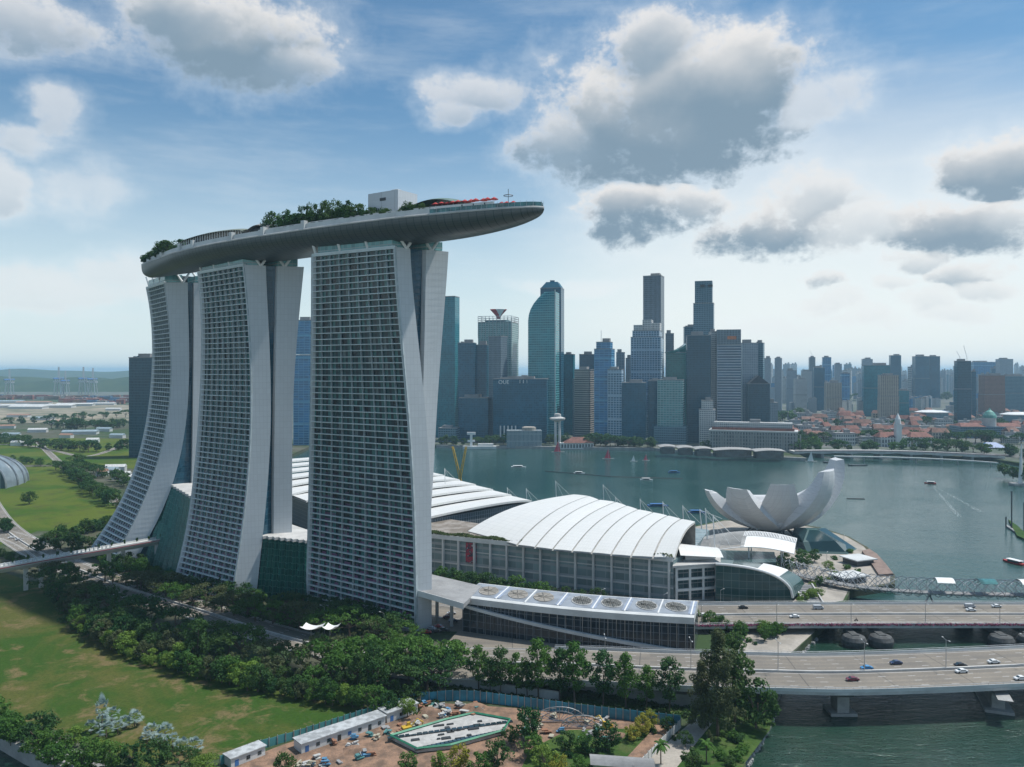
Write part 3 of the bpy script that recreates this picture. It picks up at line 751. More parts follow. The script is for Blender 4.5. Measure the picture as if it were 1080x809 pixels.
for k in range(25):
    s = 188+62*k/24; m_.tube([SP(s, 14.2, ZR+1), SP(s, 14.2, ZR+6.6+1.9*math.sin(math.pi*k/24)**.6)], .32, 6)
m_.build('column_row', MT['offwhite'], pav)
m_ = MB(); m_.loft(deckbox(188, 250, 11, 4, ZR+1, ZR+6.2)); m_.build('wall', MT['dark'], pav)
pv2 = thing('restaurant_pavilion', 'shallow domed grey-green roof between the palms and the pool pavilion', 'pavilion', SP(166, 5, ZR+1))
m_ = MB(); m_.grid(lambda a, b_: SP(163+22*a, 15-14*b_, ZR+6.0+3.6*math.sin(math.pi*a)-1.8*(2*b_-1)**2), 14, 6); m_.build('roof', MT['roofgrey'], pv2)
m_ = MB(); m_.loft(deckbox(165, 183, 12, 2, ZR+1, ZR+6.6)); m_.build('wall', MT['dark'], pv2)
pv3 = thing('bar_pavilion', 'low domed roof of the bar at the pointed end, above red umbrellas', 'pavilion', SP(40, 0, ZR+1))
m_ = MB(); m_.grid(lambda a, b_: SP(38+36*a, 8-16*b_, ZR+6.6+3.8*math.sin(math.pi*a)-1.6*(2*b_-1)**2), 18, 8); m_.build('roof', pm('roof_green', (.16, .24, .2), .5), pv3)
m_ = MB(); m_.loft(deckbox(40, 72, 6, -6, ZR+1, ZR+6.8)); m_.build('wall', MT['dark'], pv3)
# parasols
um = thing('parasol', 'open red parasol on the deck terrace', 'parasol', (0, 0, 0), 'red parasols along the deck terrace')
m_ = MB(); m_.loft([[(r*math.cos(math.pi*k/4), r*math.sin(math.pi*k/4), z) for k in range(8)] for r, z in ((1.9, 2.3), (1.95, 2.5), (.1, 3.5))]); m_.build('canopy', MT['red'], um)
m_ = MB(); m_.tube([(0, 0, 0), (0, 0, 3.5)], .07, 5); m_.build('pole', MT['white'], um)
for k in range(14):
    s = 14+2.9*k+.5*rnd.random(); z = ZR+1+(2.4 if s > 22 else .0); dup(um, SP(s, hw(s)-4.8-1.2*rnd.random(), z+.2*rnd.random()), label='open red parasol in the row along the deck terrace')
remove(um)
ms = thing('viewing_mast', 'thin mast with a horizontal ring on the pointed deck end', 'mast', SP(17, 2, ZR+1))
m_ = MB(); c0 = SP(17, 2, ZR+1); m_.tube([c0, (c0[0], c0[1], c0[2]+9.2)], .14, 6); m_.build('pole', MT['dark'], ms)
m_ = MB(); m_.tube([(c0[0]+2.1*math.cos(a), c0[1]+2.1*math.sin(a), c0[2]+6.2) for a in np.linspace(0, 2*math.pi, 25)], .14, 5)
for a in (0, 1.57, 3.14, 4.71): m_.tube([(c0[0], c0[1], c0[2]+6.6), (c0[0]+2.1*math.cos(a), c0[1]+2.1*math.sin(a), c0[2]+6.2)], .06, 4)
m_.build('ring', MT['dark'], ms)

# ------------------------------------------------------------------ exhibition halls with the white shell roofs
def shellmat():
    m, nt, b, tc = newmat('white_shell'); u, v, _ = sep(nt, tc.outputs['UV'])
    g = (u*6).fr().lt(.06).mx((v*26).fr().lt(.08))
    tone = white(nt, vec(nt, (u*6).fl(), (v*26).fl(), 1.0))
    c = mixc(nt, tone*.3, (.68, .68, .66), (.58, .59, .58)); c = mixc(nt, noise(nt, tc.outputs['Object'], .05, 5, .6).ss(.35, .75, 0, .3), c, (.62, .61, .57)); c = mixc(nt, g*.35, c, (.4, .4, .38))
    nt.links.new(c, b.inputs['Base Color']); b.inputs['Roughness'].default_value = .5; return m
MT['shell'] = shellmat()
hall = thing('exhibition_hall', 'white ribbed shell roof over the long columned hall by the bay', 'exhibition hall', (40, 470, GZ))
FR = [(-29,505,44,565,42), (3.2,465,54,558,42), (13.5,459,60,544,41.6), (23.4,453.4,71,541,40.6), (34.3,449,76.5,526.5,40.5), (45,445,82,513,40.4), (55.5,440.6,90,503.5,40.2), (66,437,97.5,494,39.9), (77.8,434.5,103,480.5,40.3), (89.7,433,109,468,41)]
def rib(k, b_):
    i = min(int(k), len(FR)-2); t = k-i
    a = [FR[i][j]+(FR[i+1][j]-FR[i][j])*t for j in range(5)]
    z = 28+(a[4]-28)*(1-(1-min(b_, 1))**2.9) if b_ <= 1 else a[4]-(b_-1)**2*14
    return (a[0]+(a[2]-a[0])*b_, a[1]+(a[3]-a[1])*b_, z)
for k in range(len(FR)-1):
    m_ = MB(); e = .045 if k else .02
    m_.grid(lambda a, b_: (lambda p: (p[0], p[1], p[2]+.45+.12*math.sin(math.pi*a)))(rib(k+e+(1-2*e)*a, b_*1.0)), 6, 26)
    m_.grid(lambda a, b_: (lambda p: (p[0], p[1], p[2]-.2))(rib(k+e+(1-2*e)*a, b_*1.0)), 2, 26)
    m_.grid(lambda a, b_: (lambda p: (p[0], p[1], p[2]-.2+.65*a))(rib(k+e, b_)), 1, 26); m_.grid(lambda a, b_: (lambda p: (p[0], p[1], p[2]-.2+.65*a))(rib(k+1-e, b_)), 1, 26)
    m_.build('roof_shell', MT['shell'], hall, smooth=True)
m_ = MB(); m_.grid(lambda a, b_: (lambda p: (p[0], p[1], p[2]-.5))(rib(9*a, b_*.985)), 54, 30); m_.grid(lambda a, b_: (lambda p: (p[0], p[1], 20+(p[2]-20.5)*b_))(rib(9*a, .985)), 54, 1); m_.build('gutter_roof', pm('gutter', (.45, .44, .41), .7), hall)
# body below the roof
FL, FRt = (-55, 497), (88, 433)
fd = np.array([FRt[0]-FL[0], FRt[1]-FL[1]]); fl_ = np.linalg.norm(fd); fd = fd/fl_; fn = np.array([fd[1], -fd[0]]); fn = fn if fn[1] < 0 else -fn
def HF(s, o, z): p = np.array(FL)+fd*s+fn*o; return (float(p[0]), float(p[1]), z)
m_ = MB(); m_.prism([HF(0, -2.6, 0)[:2], HF(fl_, -2.6, 0)[:2], (108, 466), (130, 520), (60, 575), (-5, 560)], GZ, 26.2); m_.build('hall_body', facade('hall_wall', (.16, .23, .24), (.34, .38, .4), 5.4, 5.6, .3, .05, .35), hall)
m_ = MB(); m_.loft([[HF(s, .6, 26.0), HF(s, .6, 28.6), HF(s, -3, 28.6), HF(s, -3, 26.0)] for s in (0, fl_)]); m_.build('cornice', MT['offwhite'], hall)
m_ = MB(); m_.loft([[HF(s, -2.2, 10.5), HF(s, -2.2, 11.3), HF(s, -2.7, 11.3), HF(s, -2.7, 10.5)] for s in (0, fl_)]); m_.loft([[HF(s, -2.2, 19.0), HF(s, -2.2, 19.6), HF(s, -2.7, 19.6), HF(s, -2.7, 19.0)] for s in (0, fl_)]); m_.build('string_course', MT['offwhite'], hall)
for k in range(15):
    s = 2+(fl_-4)*k/14; m_ = MB(); m_.loft([[HF(s-.55, .2, z), HF(s+.55, .2, z), HF(s+.55, -1.6, z), HF(s-.55, -1.6, z)] for z in (GZ, 26.0)]); m_.build('column', MT['offwhite'], hall)
hg = MB(); hr = random.Random(9)
for k in range(5200):
    s = hr.uniform(0, fl_); o = hr.uniform(-4.4, .4); z = 28.7+hr.uniform(0, 1.5)*(.6+.4*math.sin(s*.3)); c = Vector(HF(s, o, z)); a = hr.uniform(0, 6.3); q = .38
    u_ = Vector((math.cos(a), math.sin(a), hr.uniform(-.5, .5)))*q; w_ = Vector((-math.sin(a)*.5, math.cos(a)*.5, .8))*q; hg.face([c-u_-w_, c+u_-w_, c+u_+w_, c-u_+w_])
MT['hedge'] = leafmat('hedge_leaves', (.03, .06, .015), (.08, .11, .03))
tag(hg.build('hedge', MT['hedge'], loc=HF(fl_/2, 0, 28.6)), 'thin dark hedge along the eaves below the nearer white shell roof', 'hedge')
bn = MB(); bn.loft([[HF(s, -1.9, z), HF(s, -2.1, z)] for s, z in ((27.0, 13), (27.0, 24.5), (35.0, 24.5), (35.0, 13))], caps=False)
pt = thing('poster', 'large dark red poster hung between two columns of the hall front', 'poster', HF(31, -2, 13))
m, nt, b, tc = newmat('poster_print'); nn_ = noise(nt, tc.outputs['Object'], .55, 3, .5); c = mixc(nt, nn_.ss(.48, .55), (.35, .02, .05), (.03, .02, .05)); c = mixc(nt, nn_.gt(.62)*.8, c, (.6, .5, .5)); nt.links.new(c, b.inputs['Base Color'])
bb = MB(); bb.loft([[HF(28.2, -1.7, z), HF(35.5, -1.7, z), HF(35.5, -1.9, z), HF(28.2, -1.9, z)] for z in (12.5, 25)]); bb.build('print', m, pt)
# terrace with bare beds between the two roofs
m_ = MB(); m_.prism([HF(0, -3, 0)[:2], HF(52, -3, 0)[:2], (-29, 507), (-20, 530), (-60, 560), (-110, 560), (-95, 520)], 26.1, 28.0); tag(m_.build('roof_terrace', pm('terrace_slab', (.3, .27, .24), .85, scale=.12, var=.3, col2=(.16, .13, .1), fine=.4), loc=(-40, 515, 26)), 'bare roof terrace between the two shell roofs', 'terrace')
# second hall
hall2 = thing('theatre_hall', 'white overlapping shell roofs stepping away behind the nearest tower', 'theatre hall', (-90, 600, GZ))
F0 = np.array([-82., 506.]); E0 = np.array([15., 603.]); 
for k in range(11):
    off = np.array([-15.2, 22.5])*k; A, B_ = F0+off*1.02+np.array([-3*k, 0]), E0+off
    st_ = np.array([-15.2, 22.5])*1.12; m_ = MB(); zc = (28.5+1.0*k, 31.8+.9*k)
    def g2(a, b_, dz=0.0):
        p = A+(B_-A)*b_+st_*a; bul = 1.6*math.sin(math.pi*min(1, b_*1.0))
        return (p[0], p[1], zc[0]+(zc[1]-zc[0])*b_+bul+(1.9*(1-abs(2*b_-1)**6))*(1-a*.9)+dz)
    m_.grid(g2, 4, 30); m_.grid(lambda a, b_: g2(0, b_, -1.5*(1-a)), 1, 30); m_.grid(lambda a, b_: g2(a, b_, -1.5), 2, 30)
    m_.build('roof_shell', MT['shell'], hall2, smooth=False)
m_ = MB(); st_ = np.array([-15.2, 22.5]); m_.prism([tuple(F0+np.array([2, 3])), tuple(E0+np.array([-3, 1])), tuple(E0+st_*10.5), tuple(F0+st_*10.5)], GZ, 30.2); 
m_.build('hall_body', facade('theatre_wall', (.06, .09, .11), (.28, .3, .33), 3, 2.2, .1, .2, .3), hall2)

# ------------------------------------------------------------------ long glass block with the fan wells on its roof
fb = thing('fan_roof_block', 'long low dark glass block with seven round fan wells on its white roof', 'building', (28, 380, GZ))
q0, q1 = (-24, 384.5), (81.5, 352.5)
def bow(t, o, z):
    x = q0[0]+(q1[0]-q0[0])*t; y = q0[1]+(q1[1]-q0[1])*t-4.2*math.sin(math.pi*t); d = np.array([q1[0]-q0[0], q1[1]-q0[1]]); n = np.array([-d[1], d[0]])/np.linalg.norm(d)
    return (x+n[0]*o, y+n[1]*o, z)
NS = 24; m_ = MB()
gl = facade('long_block_glass', (.012, .022, .032), (.17, .19, .21), 3.2, 3.7, .07, .07, .1, var=.3)
u = 0
for i in range(NS):
    a, b_ = bow(i/NS, 0, 0), bow((i+1)/NS, 0, 0); u = m_.wall(a, b_, GZ, 18.2, u)
m_.wall(bow(1, 0, 0), bow(1, 25, 0), GZ, 18.2); m_.wall(bow(1, 25, 0), bow(0, 25, 0), GZ, 18.2); m_.wall(bow(0, 25, 0), bow(0, 0, 0), GZ, 18.2); m_.build('glass_wall', gl, fb)
m_ = MB(); m_.loft([[bow(i/NS, -1.2, 18.0), bow(i/NS, -1.4, 21.0), bow(i/NS, -.2, 21.4), bow(i/NS, 24, 21.4), bow(i/NS, 25.6, 18.0)] for i in range(NS+1)]); m_.build('roof', MT['offwhite'], fb)
m_ = MB()
for j in range(29):
    t = j/28; p = bow(t, -.25, GZ); m_.tube([p, (p[0], p[1], 18.1)], .16, 4)
m_.build('mullions', MT['steel'], fb)
m_ = MB(); m_.loft([[bow(t, -.2, z-.7), bow(t, -1.9, z-.7), bow(t, -1.9, z+.7), bow(t, -.2, z+.7)] for t, z in [(i/NS, 17.2-12.2*(i/NS)**.85) for i in range(NS+1)]]); m_.build('sloping_band', MT['offwhite'], fb)
m_ = MB()
for t in (.15, .282, .425, .575, .71, .85, .985): m_.loft([[bow(t-.003, o, 21.42), bow(t+.003, o, 21.42), bow(t+.003, o, 21.75), bow(t-.003, o, 21.75)] for o in (1, 23)])
m_.build('roof_kerbs', MT['white'], fb)
m_ = MB()
for t in (.15, .425, .575, .71, .985): m_.loft([[bow(t-.013, o, 21.43), bow(t+.013, o, 21.43), bow(t+.013, o, 21.6), bow(t-.013, o, 21.6)] for o in (2, 22)])
m_.build('roof_panels', pm('roof_blue_grey', (.28, .33, .42), .6), fb)
m_ = MB(); m_.loft([[bow(i/NS, o, 21.405) for o in (1.2, 23.2)]+[bow(i/NS, o, 21.43) for o in (23.2, 1.2)] for i in range(NS+1)]); m_.build('roof_sheet', pm('roof_sheet', (.26, .29, .33), .6, scale=.15, var=.15), fb)
m, nt, b, tc = newmat('fan_grille'); x, y, z = sep(nt, tc.outputs['Object']); nt.links.new(mixc(nt, (x*1.1).fr().lt(.35).mx((y*1.1).fr().lt(.25))*.6, (.045, .05, .05), (.3, .28, .24)), b.inputs['Base Color']); MT['grille'] = m
for t, dirty in ((.085, 1), (.222, 1), (.34, 1), (.51, 0), (.64, 0), (.79, 0), (.915, 0)):
    c = bow(t, 12, 21.4); w_ = MB()
    w_.loft([[(c[0]+r*.9*math.cos(a), c[1]+r*1.35*math.sin(a), z) for a in np.linspace(0, 2*math.pi, 25)[:-1]] for r, z in ((5.5, 21.45), (5.5, 21.75), (5.1, 21.75), (5.1, 21.6))], caps=False)
    f_ = w_.build('fan_well', MT['pale_concrete'] if not dirty else MT['paving'], fb)
    w_ = MB(); w_.loft([[(c[0]+r*.9*math.cos(a), c[1]+r*1.35*math.sin(a), z) for a in np.linspace(0, 2*math.pi, 25)[:-1]] for r, z in ((5.1, 21.62), (5.05, 21.7))]); 
    for a in (0, .8, 1.6, 2.4): w_.tube([(c[0]-4.8*math.cos(a), c[1]-7*math.sin(a), 21.95), (c[0]+4.8*math.cos(a), c[1]+7*math.sin(a), 22.1)], .12, 4)
    w_.lathe(c[0]-1.5, c[1]+1, [(1.0, 21.7), (1.0, 22.4), (.2, 22.6)], 8); w_.build('grille', MT['grille'] if not dirty else pm('grille_pale', (.27, .25, .22), .7), f_)
# flat roof link from the tower to this block
lk = thing('link_canopy', 'flat grey canopy joining the near tower to the long glass block', 'canopy', (-32, 392, GZ))
A, B_, C_, D_ = W(440, 623, 23.4), W(489, 637, 21.6), W(508, 618, 21.6), W(454, 605.5, 23.4); m_ = MB(); m_.loft([[(*A, 21.2), (*B_, 19.5), (*C_, 19.5), (*D_, 21.2)], [(*A, 23.4), (*B_, 21.6), (*C_, 21.6), (*D_, 23.4)]]); m_.build('slab', MT['roofgrey'], lk)
m_ = MB(); m_.loft([[(p[0], p[1]-.25, p[2]-2.4), (p[0], p[1]-.6, p[2]-2.4), (p[0], p[1]-.6, p[2]+.4), (p[0], p[1]-.25, p[2]+.4)] for p in ((*A, 23.4), (*B_, 21.6))]); m_.build('fascia', MT['offwhite'], lk)
for q in ((-38, 400), (-30, 392), (-24, 402)): m_ = MB(); m_.box(q[0], q[1], GZ, 20.6, 1.6, 1.6); m_.build('column', MT['pale_concrete'], lk)

# ------------------------------------------------------------------ white frame and glass halls at the right end of the exhibition hall
wf = thing('entrance_frame', 'open white concrete frame of three storeys at the right end of the hall', 'building', (98, 440, GZ))
P1, P2_ = np.array([90.5, 434.]), np.array([114, 440.]); 
m_ = MB(); e = (P2_-P1)
for j in range(4):
    for dpt in (0, 16):
        p = P1+e*j/3+np.array([2, 9.])*dpt/9; m_.box(p[0], p[1], GZ, 22.4, 1.2, 1.2)
for z in (9.5, 15.5, 21.5):
    for dpt in (0, 16):
        a = P1+np.array([2, 9.])*dpt/9; c = (a+e/2); m_.box(c[0], c[1], z, z+1.3, 25, 1.3, math.atan2(e[1], e[0]))
    for j in range(4): p = P1+e*j/3; m_.box(p[0]+2, p[1]+8, z+.02, z+1.28, 1.2, 16, -.2)
m_.build('frame', MT['offwhite'], wf)
m_ = MB(); m_.prism([tuple(P1+np.array([2, 5])), tuple(P2_+np.array([0, 5])), (119, 462), (94, 458)], GZ, 21.4); m_.build('glazing', MT['hallframe'] if 'hallframe' in MT else MT.setdefault('hallframe', facade('frame_glass', (.05, .1, .11), (.3, .33, .34), 3.0, 3.0, .2, .06, .2)), wf)
m_ = MB(); m_.prism([(88, 432), (116, 439), (124, 468), (98, 470)], 22.9, 24.0); m_.build('roof_slab', MT['pale_concrete'], wf)
m_ = MB(); m_.grid(lambda a, b_: (94+24*a, 440+26*b_, 24.6+7.5*math.sin(math.pi*min(1, .15+.85*b_))*(1-.35*a)), 8, 8); m_.prism([(98, 446), (116, 449), (117, 462), (100, 464)], 23.9, 27); m_.build('canopy_roof', MT['shell'], wf)
# fan-shaped glass hall
gh = thing('glass_hall', 'glass hall with an arched white rim facing the road bridge', 'glass hall', (135, 440, GZ))
hx0, hx1, hy = 112, 153, 434
MT['hallglass'] = facade('hall_arch_glass', (.02, .06, .06), (.13, .18, .18), 4.0, 4.0, .06, .05, .1, var=.35)
def archz(a): return GZ+3+17.5*math.sqrt(max(0, 1-(max(0, a))**2.4))
m_ = MB(); n = 26
def ap(a): return (hx0+(hx1-hx0)*a, hy-5*math.sin(math.pi*a*.7))
for i in range(n):
    a0, a1 = i/n, (i+1)/n; x0, y0 = ap(a0); x1, y1 = ap(a1)
    m_.face([(x0, y0, GZ), (x1, y1, GZ), (x1, y1, archz(a1)), (x0, y0, archz(a0))], [(x0, GZ), (x1, GZ), (x1, archz(a1)), (x0, archz(a0))])
m_.build('glass_front', MT['hallglass'], gh)
m_ = MB(); m_.tube([(*ap(a), archz(a)+.2) for a in np.linspace(0, 1, 40)], .75, 8); m_.build('rim', MT['white'], gh)
m_ = MB(); m_.grid(lambda a, b_: (ap(a)[0]+(6+10*a)*b_, ap(a)[1]+24*b_, archz(a)*(1-.12*b_)), 26, 8); m_.build('glass_roof', MT['hallglass'], gh)
for a0, a1 in ((.52, .80),):
    m_ = MB(); m_.grid(lambda a, b_: (lambda q: (ap(q)[0]+(6+10*q)*b_, ap(q)[1]+24*b_, archz(q)*(1-.12*b_)+.5))(a0+(a1-a0)*a), 12, 8); m_.grid(lambda a, b_: (lambda q: (ap(q)[0]+(6+10*q)*b_, ap(q)[1]+24*b_, archz(q)*(1-.12*b_)+.2))(a0+(a1-a0)*a), 12, 8); m_.build('white_canopy', MT['white'], gh)
m_ = MB(); m_.loft([[(x, y, z) for x, y, z in ((hx1-3+14*t, 430+27*t, GZ+1.2), (hx1-3+14*t, 430+27*t, GZ+3.0), (hx1-6+14*t, 431+27*t, GZ+3.0), (hx1-6+14*t, 431+27*t, GZ+1.2))] for t in (0, .33, .66, 1)]); m_.build('base_band', MT['pale_concrete'], gh)
m_ = MB(); m_.prism([(112, 436), (152, 432), (166, 460), (128, 466)], GZ, 8.5); m_.build('podium', MT['glass'], gh)
# large louvred canopy between hall and museum
lc = thing('louvre_canopy', 'large curved white louvred canopy in front of the lotus-shaped museum', 'canopy', (150, 500, GZ))
def cp(a, b_):
    x0 = 112+62*a; yc = 476+10*a; w = 24+6*a-8*a*a
    return (x0+9*b_+2*math.sin(a*3), yc+w*b_+(1-b_)*4*math.sin(a*2.6), 21+5.5*math.sin(math.pi*(.15+.75*a))-3.4*(1-b_)**2.2+1.8*b_-4*a*a*0.4)
m_ = MB(); m_.grid(lambda a, b_: cp(.42+.58*a, b_*.62), 16, 14); m_.build('solid_sheet', MT['white'], lc)
m_ = MB()
for k in range(15):
    b_ = .04+.92*k/14; r = []
    for a in np.linspace(0, .46, 13):
        p = cp(a, b_); r.append([(p[0], p[1]-.3, p[2]), (p[0], p[1]+.3, p[2]+.28), (p[0], p[1]+.3, p[2]+.4), (p[0], p[1]-.3, p[2]+.12)])
    m_.loft(r)
m_.build('louvres', MT['concrete'], lc)
m_ = MB()
for k in range(34):
    a = .43+.57*k/33; r = []
    for b_ in np.linspace(.60, 1.0, 7):
        p = cp(a, b_); r.append([(p[0]-.34, p[1], p[2]), (p[0]+.34, p[1], p[2]+.1), (p[0]+.34, p[1], p[2]+.35), (p[0]-.34, p[1], p[2]+.25)])
    m_.loft(r)
m_.build('louvres', MT['white'], lc)
m_ = MB()
for a in (0, .2, .42, .62, .82, 1.0): m_.tube([(cp(a, b_)[0], cp(a, b_)[1], cp(a, b_)[2]-.35) for b_ in np.linspace(0, 1, 9)], .3, 5)
for b_ in (0, 1): m_.tube([(cp(a, b_)[0], cp(a, b_)[1], cp(a, b_)[2]) for a in np.linspace(0, 1, 17)], .35, 5)
m_.build('ribs', MT['white'], lc)
m_ = MB()
for a, b_ in ((.1, .2), (.1, .8), (.5, .2), (.5, .8), (.85, .3), (.85, .8)): p = cp(a, b_); m_.tube([(p[0], p[1], GZ), (p[0], p[1], p[2])], .45, 6)
m_.build('columns', MT['white'], lc)
m_ = MB(); m_.prism([(110, 470), (160, 478), (168, 505), (125, 512)], GZ, 15); tag(m_.build('shop_block', MT['hallglass'], loc=(140, 490, 4)), 'low dark glazed block under the louvred canopy', 'building')
# two crossing ramps / stair north of it
sr = thing('plaza_stair', 'broad pale stair with side walls leading down towards the road bridge', 'stair', (168, 440, GZ))
m_ = MB()
for k in range(12): y = 425+2.4*k; m_.box(163+k*.35, y, GZ, GZ+.4+k*.35, 9, 2.4)
m_.build('steps', MT['roofgrey'], sr)
for dx_ in (-5.2, 5.2): m_ = MB(); m_.loft([[(163+dx_-.4, 424, z), (163+dx_+.4, 424, z), (167+dx_+.4, 453, z+3.6*(z > 5)), (167+dx_-.4, 453, z+3.6*(z > 5))] for z in (GZ, GZ+1.4)]); m_.build('side_wall', MT['pale_concrete'], sr)

# masts with stay cables along the promenade
MP = [(469,494,512,34),(535,514,525,34),(555,515,527,34),(586,507,524,38),(636,511,529,38),(649,524,532,36),(675,526,541,34),(699,529,546,34),(720,533,552,34),(738,537,560,32),(752,543,600,22),(744,536,580,28)]
for i, (px, yt, yb, zb) in enumerate(MP):
    d = {469: 660, 535: 640, 555: 628}.get(px, 0) or (CH-8)*F/(yb+18-YH) ; d = min(max(d, 455), 680) if px > 600 else (d if px < 580 else 640)
    x = XD(px, d); zt = ZD(yt, d); zl = 20 if px > 730 else GZ
    t = thing('cable_mast', 'slim white raked mast with stay cables on the promenade behind the halls', 'mast', (x, d, zl), 'white cable masts along the promenade')
    m_ = MB(); m_.tube([(x+1.5, d, zl), (x, d, zt)], .5, 6, .28); m_.build('pole', MT['white'], t)
    m_ = MB(); m_.tube([(x, d, zt-.5), (x+16, d+2, max(zl+8, zt-16))], .09, 4); m_.tube([(x, d, zt-.5), (x+9, d-6, max(zl+6, zt-18))], .09, 4); m_.build('cable', MT['white'], t)

# ------------------------------------------------------------------ lotus-shaped museum
mus = thing('lotus_museum', 'white lotus-flower museum with upturned petals of unequal height', 'museum', (200, 612, GZ))
MT['petal'] = panelmat('petal_skin', (.58, .59, .6), ln=.05)
mc = np.array([200., 612.])
def petal(azd, Rt, zt, wt, lean=1.0, wm=30, th=17.0, zb=9.0, wb=12.0):
    "azimuth in degrees clockwise from straight ahead; outer reach, tip height, tip width"
    a = R(azd); d = np.array([math.sin(a), math.cos(a)]); n_ = np.array([d[1], -d[0]]); rings = []
    N = 26
    for i in range(N+1):
        t = i/N; ang = t*math.pi/2*lean
        r = 5+(Rt-5)*math.sin(ang)/math.sin(math.pi/2*lean); z = zb+(zt-zb)*(1-math.cos(ang))/(1-math.cos(math.pi/2*lean))
        w = wb+(wm-wb)*math.sin(min(1, t*1.9)*math.pi/2); w = w*(1-t**1.7)+wt*t**1.7
        # outward direction of the section
        dr = math.cos(ang)*(Rt-5); dzz = math.sin(ang)*(zt-zb); L = math.hypot(dr, dzz) or 1
        inn = (-dzz/L, dr/L); tk = (th*min(1, .25+t*2.6)*(1-.72*t**1.6)+.5)
        ro, zo = r, z; ri, zi = max(1.5+3*t, r+inn[0]*tk), z+inn[1]*tk
        zi = min(zi, zt-.6)
        wi = w*.78
        def pt(rr, lat, zz): p = mc+d*rr+n_*lat; return (p[0], p[1], zz)
        rings.append([pt(ro-w*w*.0045, -w/2, zo+.4), pt(ro-w*w*.001, -w/4, zo+.05), pt(ro, 0, zo), pt(ro-w*w*.001, w/4, zo+.05), pt(ro-w*w*.0045, w/2, zo+.4), pt(ri, wi/2, zi), pt(ri, -wi/2, zi)])
    m_ = MB(); m_.loft(rings); m_.build('petal', MT['petal'], mus)
    # skylight at the tip
for (azd, Rt, zt, wt, lean, wm, th) in ((88, 56, 62.5, 15, 1.08, 40, 21), (128, 47, 57, 24, 1.08, 50, 26), (184, 37, 48, 17, .98, 42, 16), (231, 44, 43.5, 17, .93, 46, 18), (264, 51, 39, 9, .88, 38, 16), (296, 36, 28, 14, .85, 30, 9), (328, 32, 29, 16, .85, 30, 8), (0, 30, 30, 16, .85, 30, 8), (36, 34, 33, 14, .9, 30, 9)):
    petal(azd, Rt, zt, wt, lean, wm, th)
m_ = MB(); m_.lathe(mc[0], mc[1], [(4, 8.4), (12, 8.8), (20, 11.5), (25, 17.5), (16, 24), (3, 21)], 28); m_.build('bowl', MT['petal'], mus, smooth=True)
m_ = MB()
for k in range(10):
    a = k*.628; m_.tube([(mc[0]+19*math.cos(a), mc[1]+19*math.sin(a), GZ), (mc[0]+11*math.cos(a+.3), mc[1]+11*math.sin(a+.3), 11)], .6, 6)
m_.build('columns', MT['dark'], mus)
m_ = MB(); m_.lathe(mc[0], mc[1], [(9, GZ), (9, 10)], 20); m_.build('glass_lobby', MT['glass'], mus)
cry = thing('crystal_pavilion', 'low faceted dark teal glass pavilion under the right side of the museum', 'pavilion', (218, 566, GZ))
m_ = MB(); m_.loft([[(205, 548, GZ), (232, 545, GZ), (246, 562, GZ), (236, 588, GZ), (208, 590, GZ)], [(204, 553, 11), (226, 552, 12), (238, 563, 7), (231, 582, 15), (209, 584, 15)], [(212, 566, 17), (219, 564, 17), (224, 567, 15), (221, 574, 16), (213, 573, 17)]]); m_.build('glass_shell', facade('crystal_glass', (.006, .03, .034), (.03, .09, .09), 3, 3, .06, .06, .1), cry)  # glass colour darkened to carry the shade below the museum
# promenade pieces at the right
pw = thing('event_platform', 'curved timber platform with steps at the tip of the promenade', 'platform', (236, 500, GZ))
m_ = MB(); m_.prism([(226, 486), (236, 488), (243, 513), (250, 540), (252, 556), (244, 550), (236, 520)], GZ+.1, GZ+1.6); m_.build('timber_steps', pm('timber', (.24, .17, .14), .8), pw)
for i, (px, py, w, d, nm) in enumerate(((905, 588, 17, 16, 'white flat-roofed kiosk at the curved water edge'), (895, 606, 20, 14, 'pale flat-roofed kiosk nearer the tube bridge'))):
    x, y = W(px, py, 8); t = thing('kiosk', nm, 'kiosk', (x, y, GZ)); m_ = MB(); m_.box(x, y, GZ, 7.6, w*.8, d*.8, .35); m_.build('wall', MT['dark'], t); m_ = MB(); m_.box(x, y, 7.62, 8.3, w, d, .35); m_.build('roof', MT['offwhite'], t)
m_ = MB(); 
for k in range(60):
    t_ = k/60; x = 196+(256-196)*t_; 
shade_sails = None
# ------------------------------------------------------------------ double-helix footbridge
hx = thing('helix_bridge', 'curved tube footbridge of crossing steel spirals behind the road bridges', 'footbridge', (250, 440, 8))
path = catmull([(165, 497, 9.2), (180, 474, 9.4), (198, 455, 9.6), (222, 444, 9.8), (255, 438, 10), (300, 436, 10), (350, 438, 10), (400, 444, 10)], 10)
S = [0]
for i in range(1, len(path)): S.append(S[-1]+(path[i]-path[i-1]).length)
def hp(s, a, r):
    i = max(0, min(len(S)-2, int(np.searchsorted(S, s))-1)); t_ = (s-S[i])/(S[i+1]-S[i]); p = path[i].lerp(path[i+1], t_); tg = (path[i+1]-path[i]).normalized(); n_ = Vector((-tg.y, tg.x, 0))
    return p+n_*math.cos(a)*r+Vector((0, 0, 1))*math.sin(a)*r
tot = S[-1]
for (r, tw, n_, nm, rad) in ((5.2, 26, 5, 'outer_spiral', .2), (4.2, -30, 5, 'inner_spiral', .16)):
    m_ = MB()
    for k in range(n_): m_.tube([hp(s, 2*math.pi*(s/tw+k/n_), r) for s in np.arange(0, tot, 2.0)], rad, 4)
    m_.build(nm, MT['steel'], hx)
for s in np.arange(0, tot, 5.4): MB().tube([hp(s, a, 4.7) for a in np.linspace(0, 2*math.pi, 13)], .12, 4).build('hoop', MT['steel'], hx)
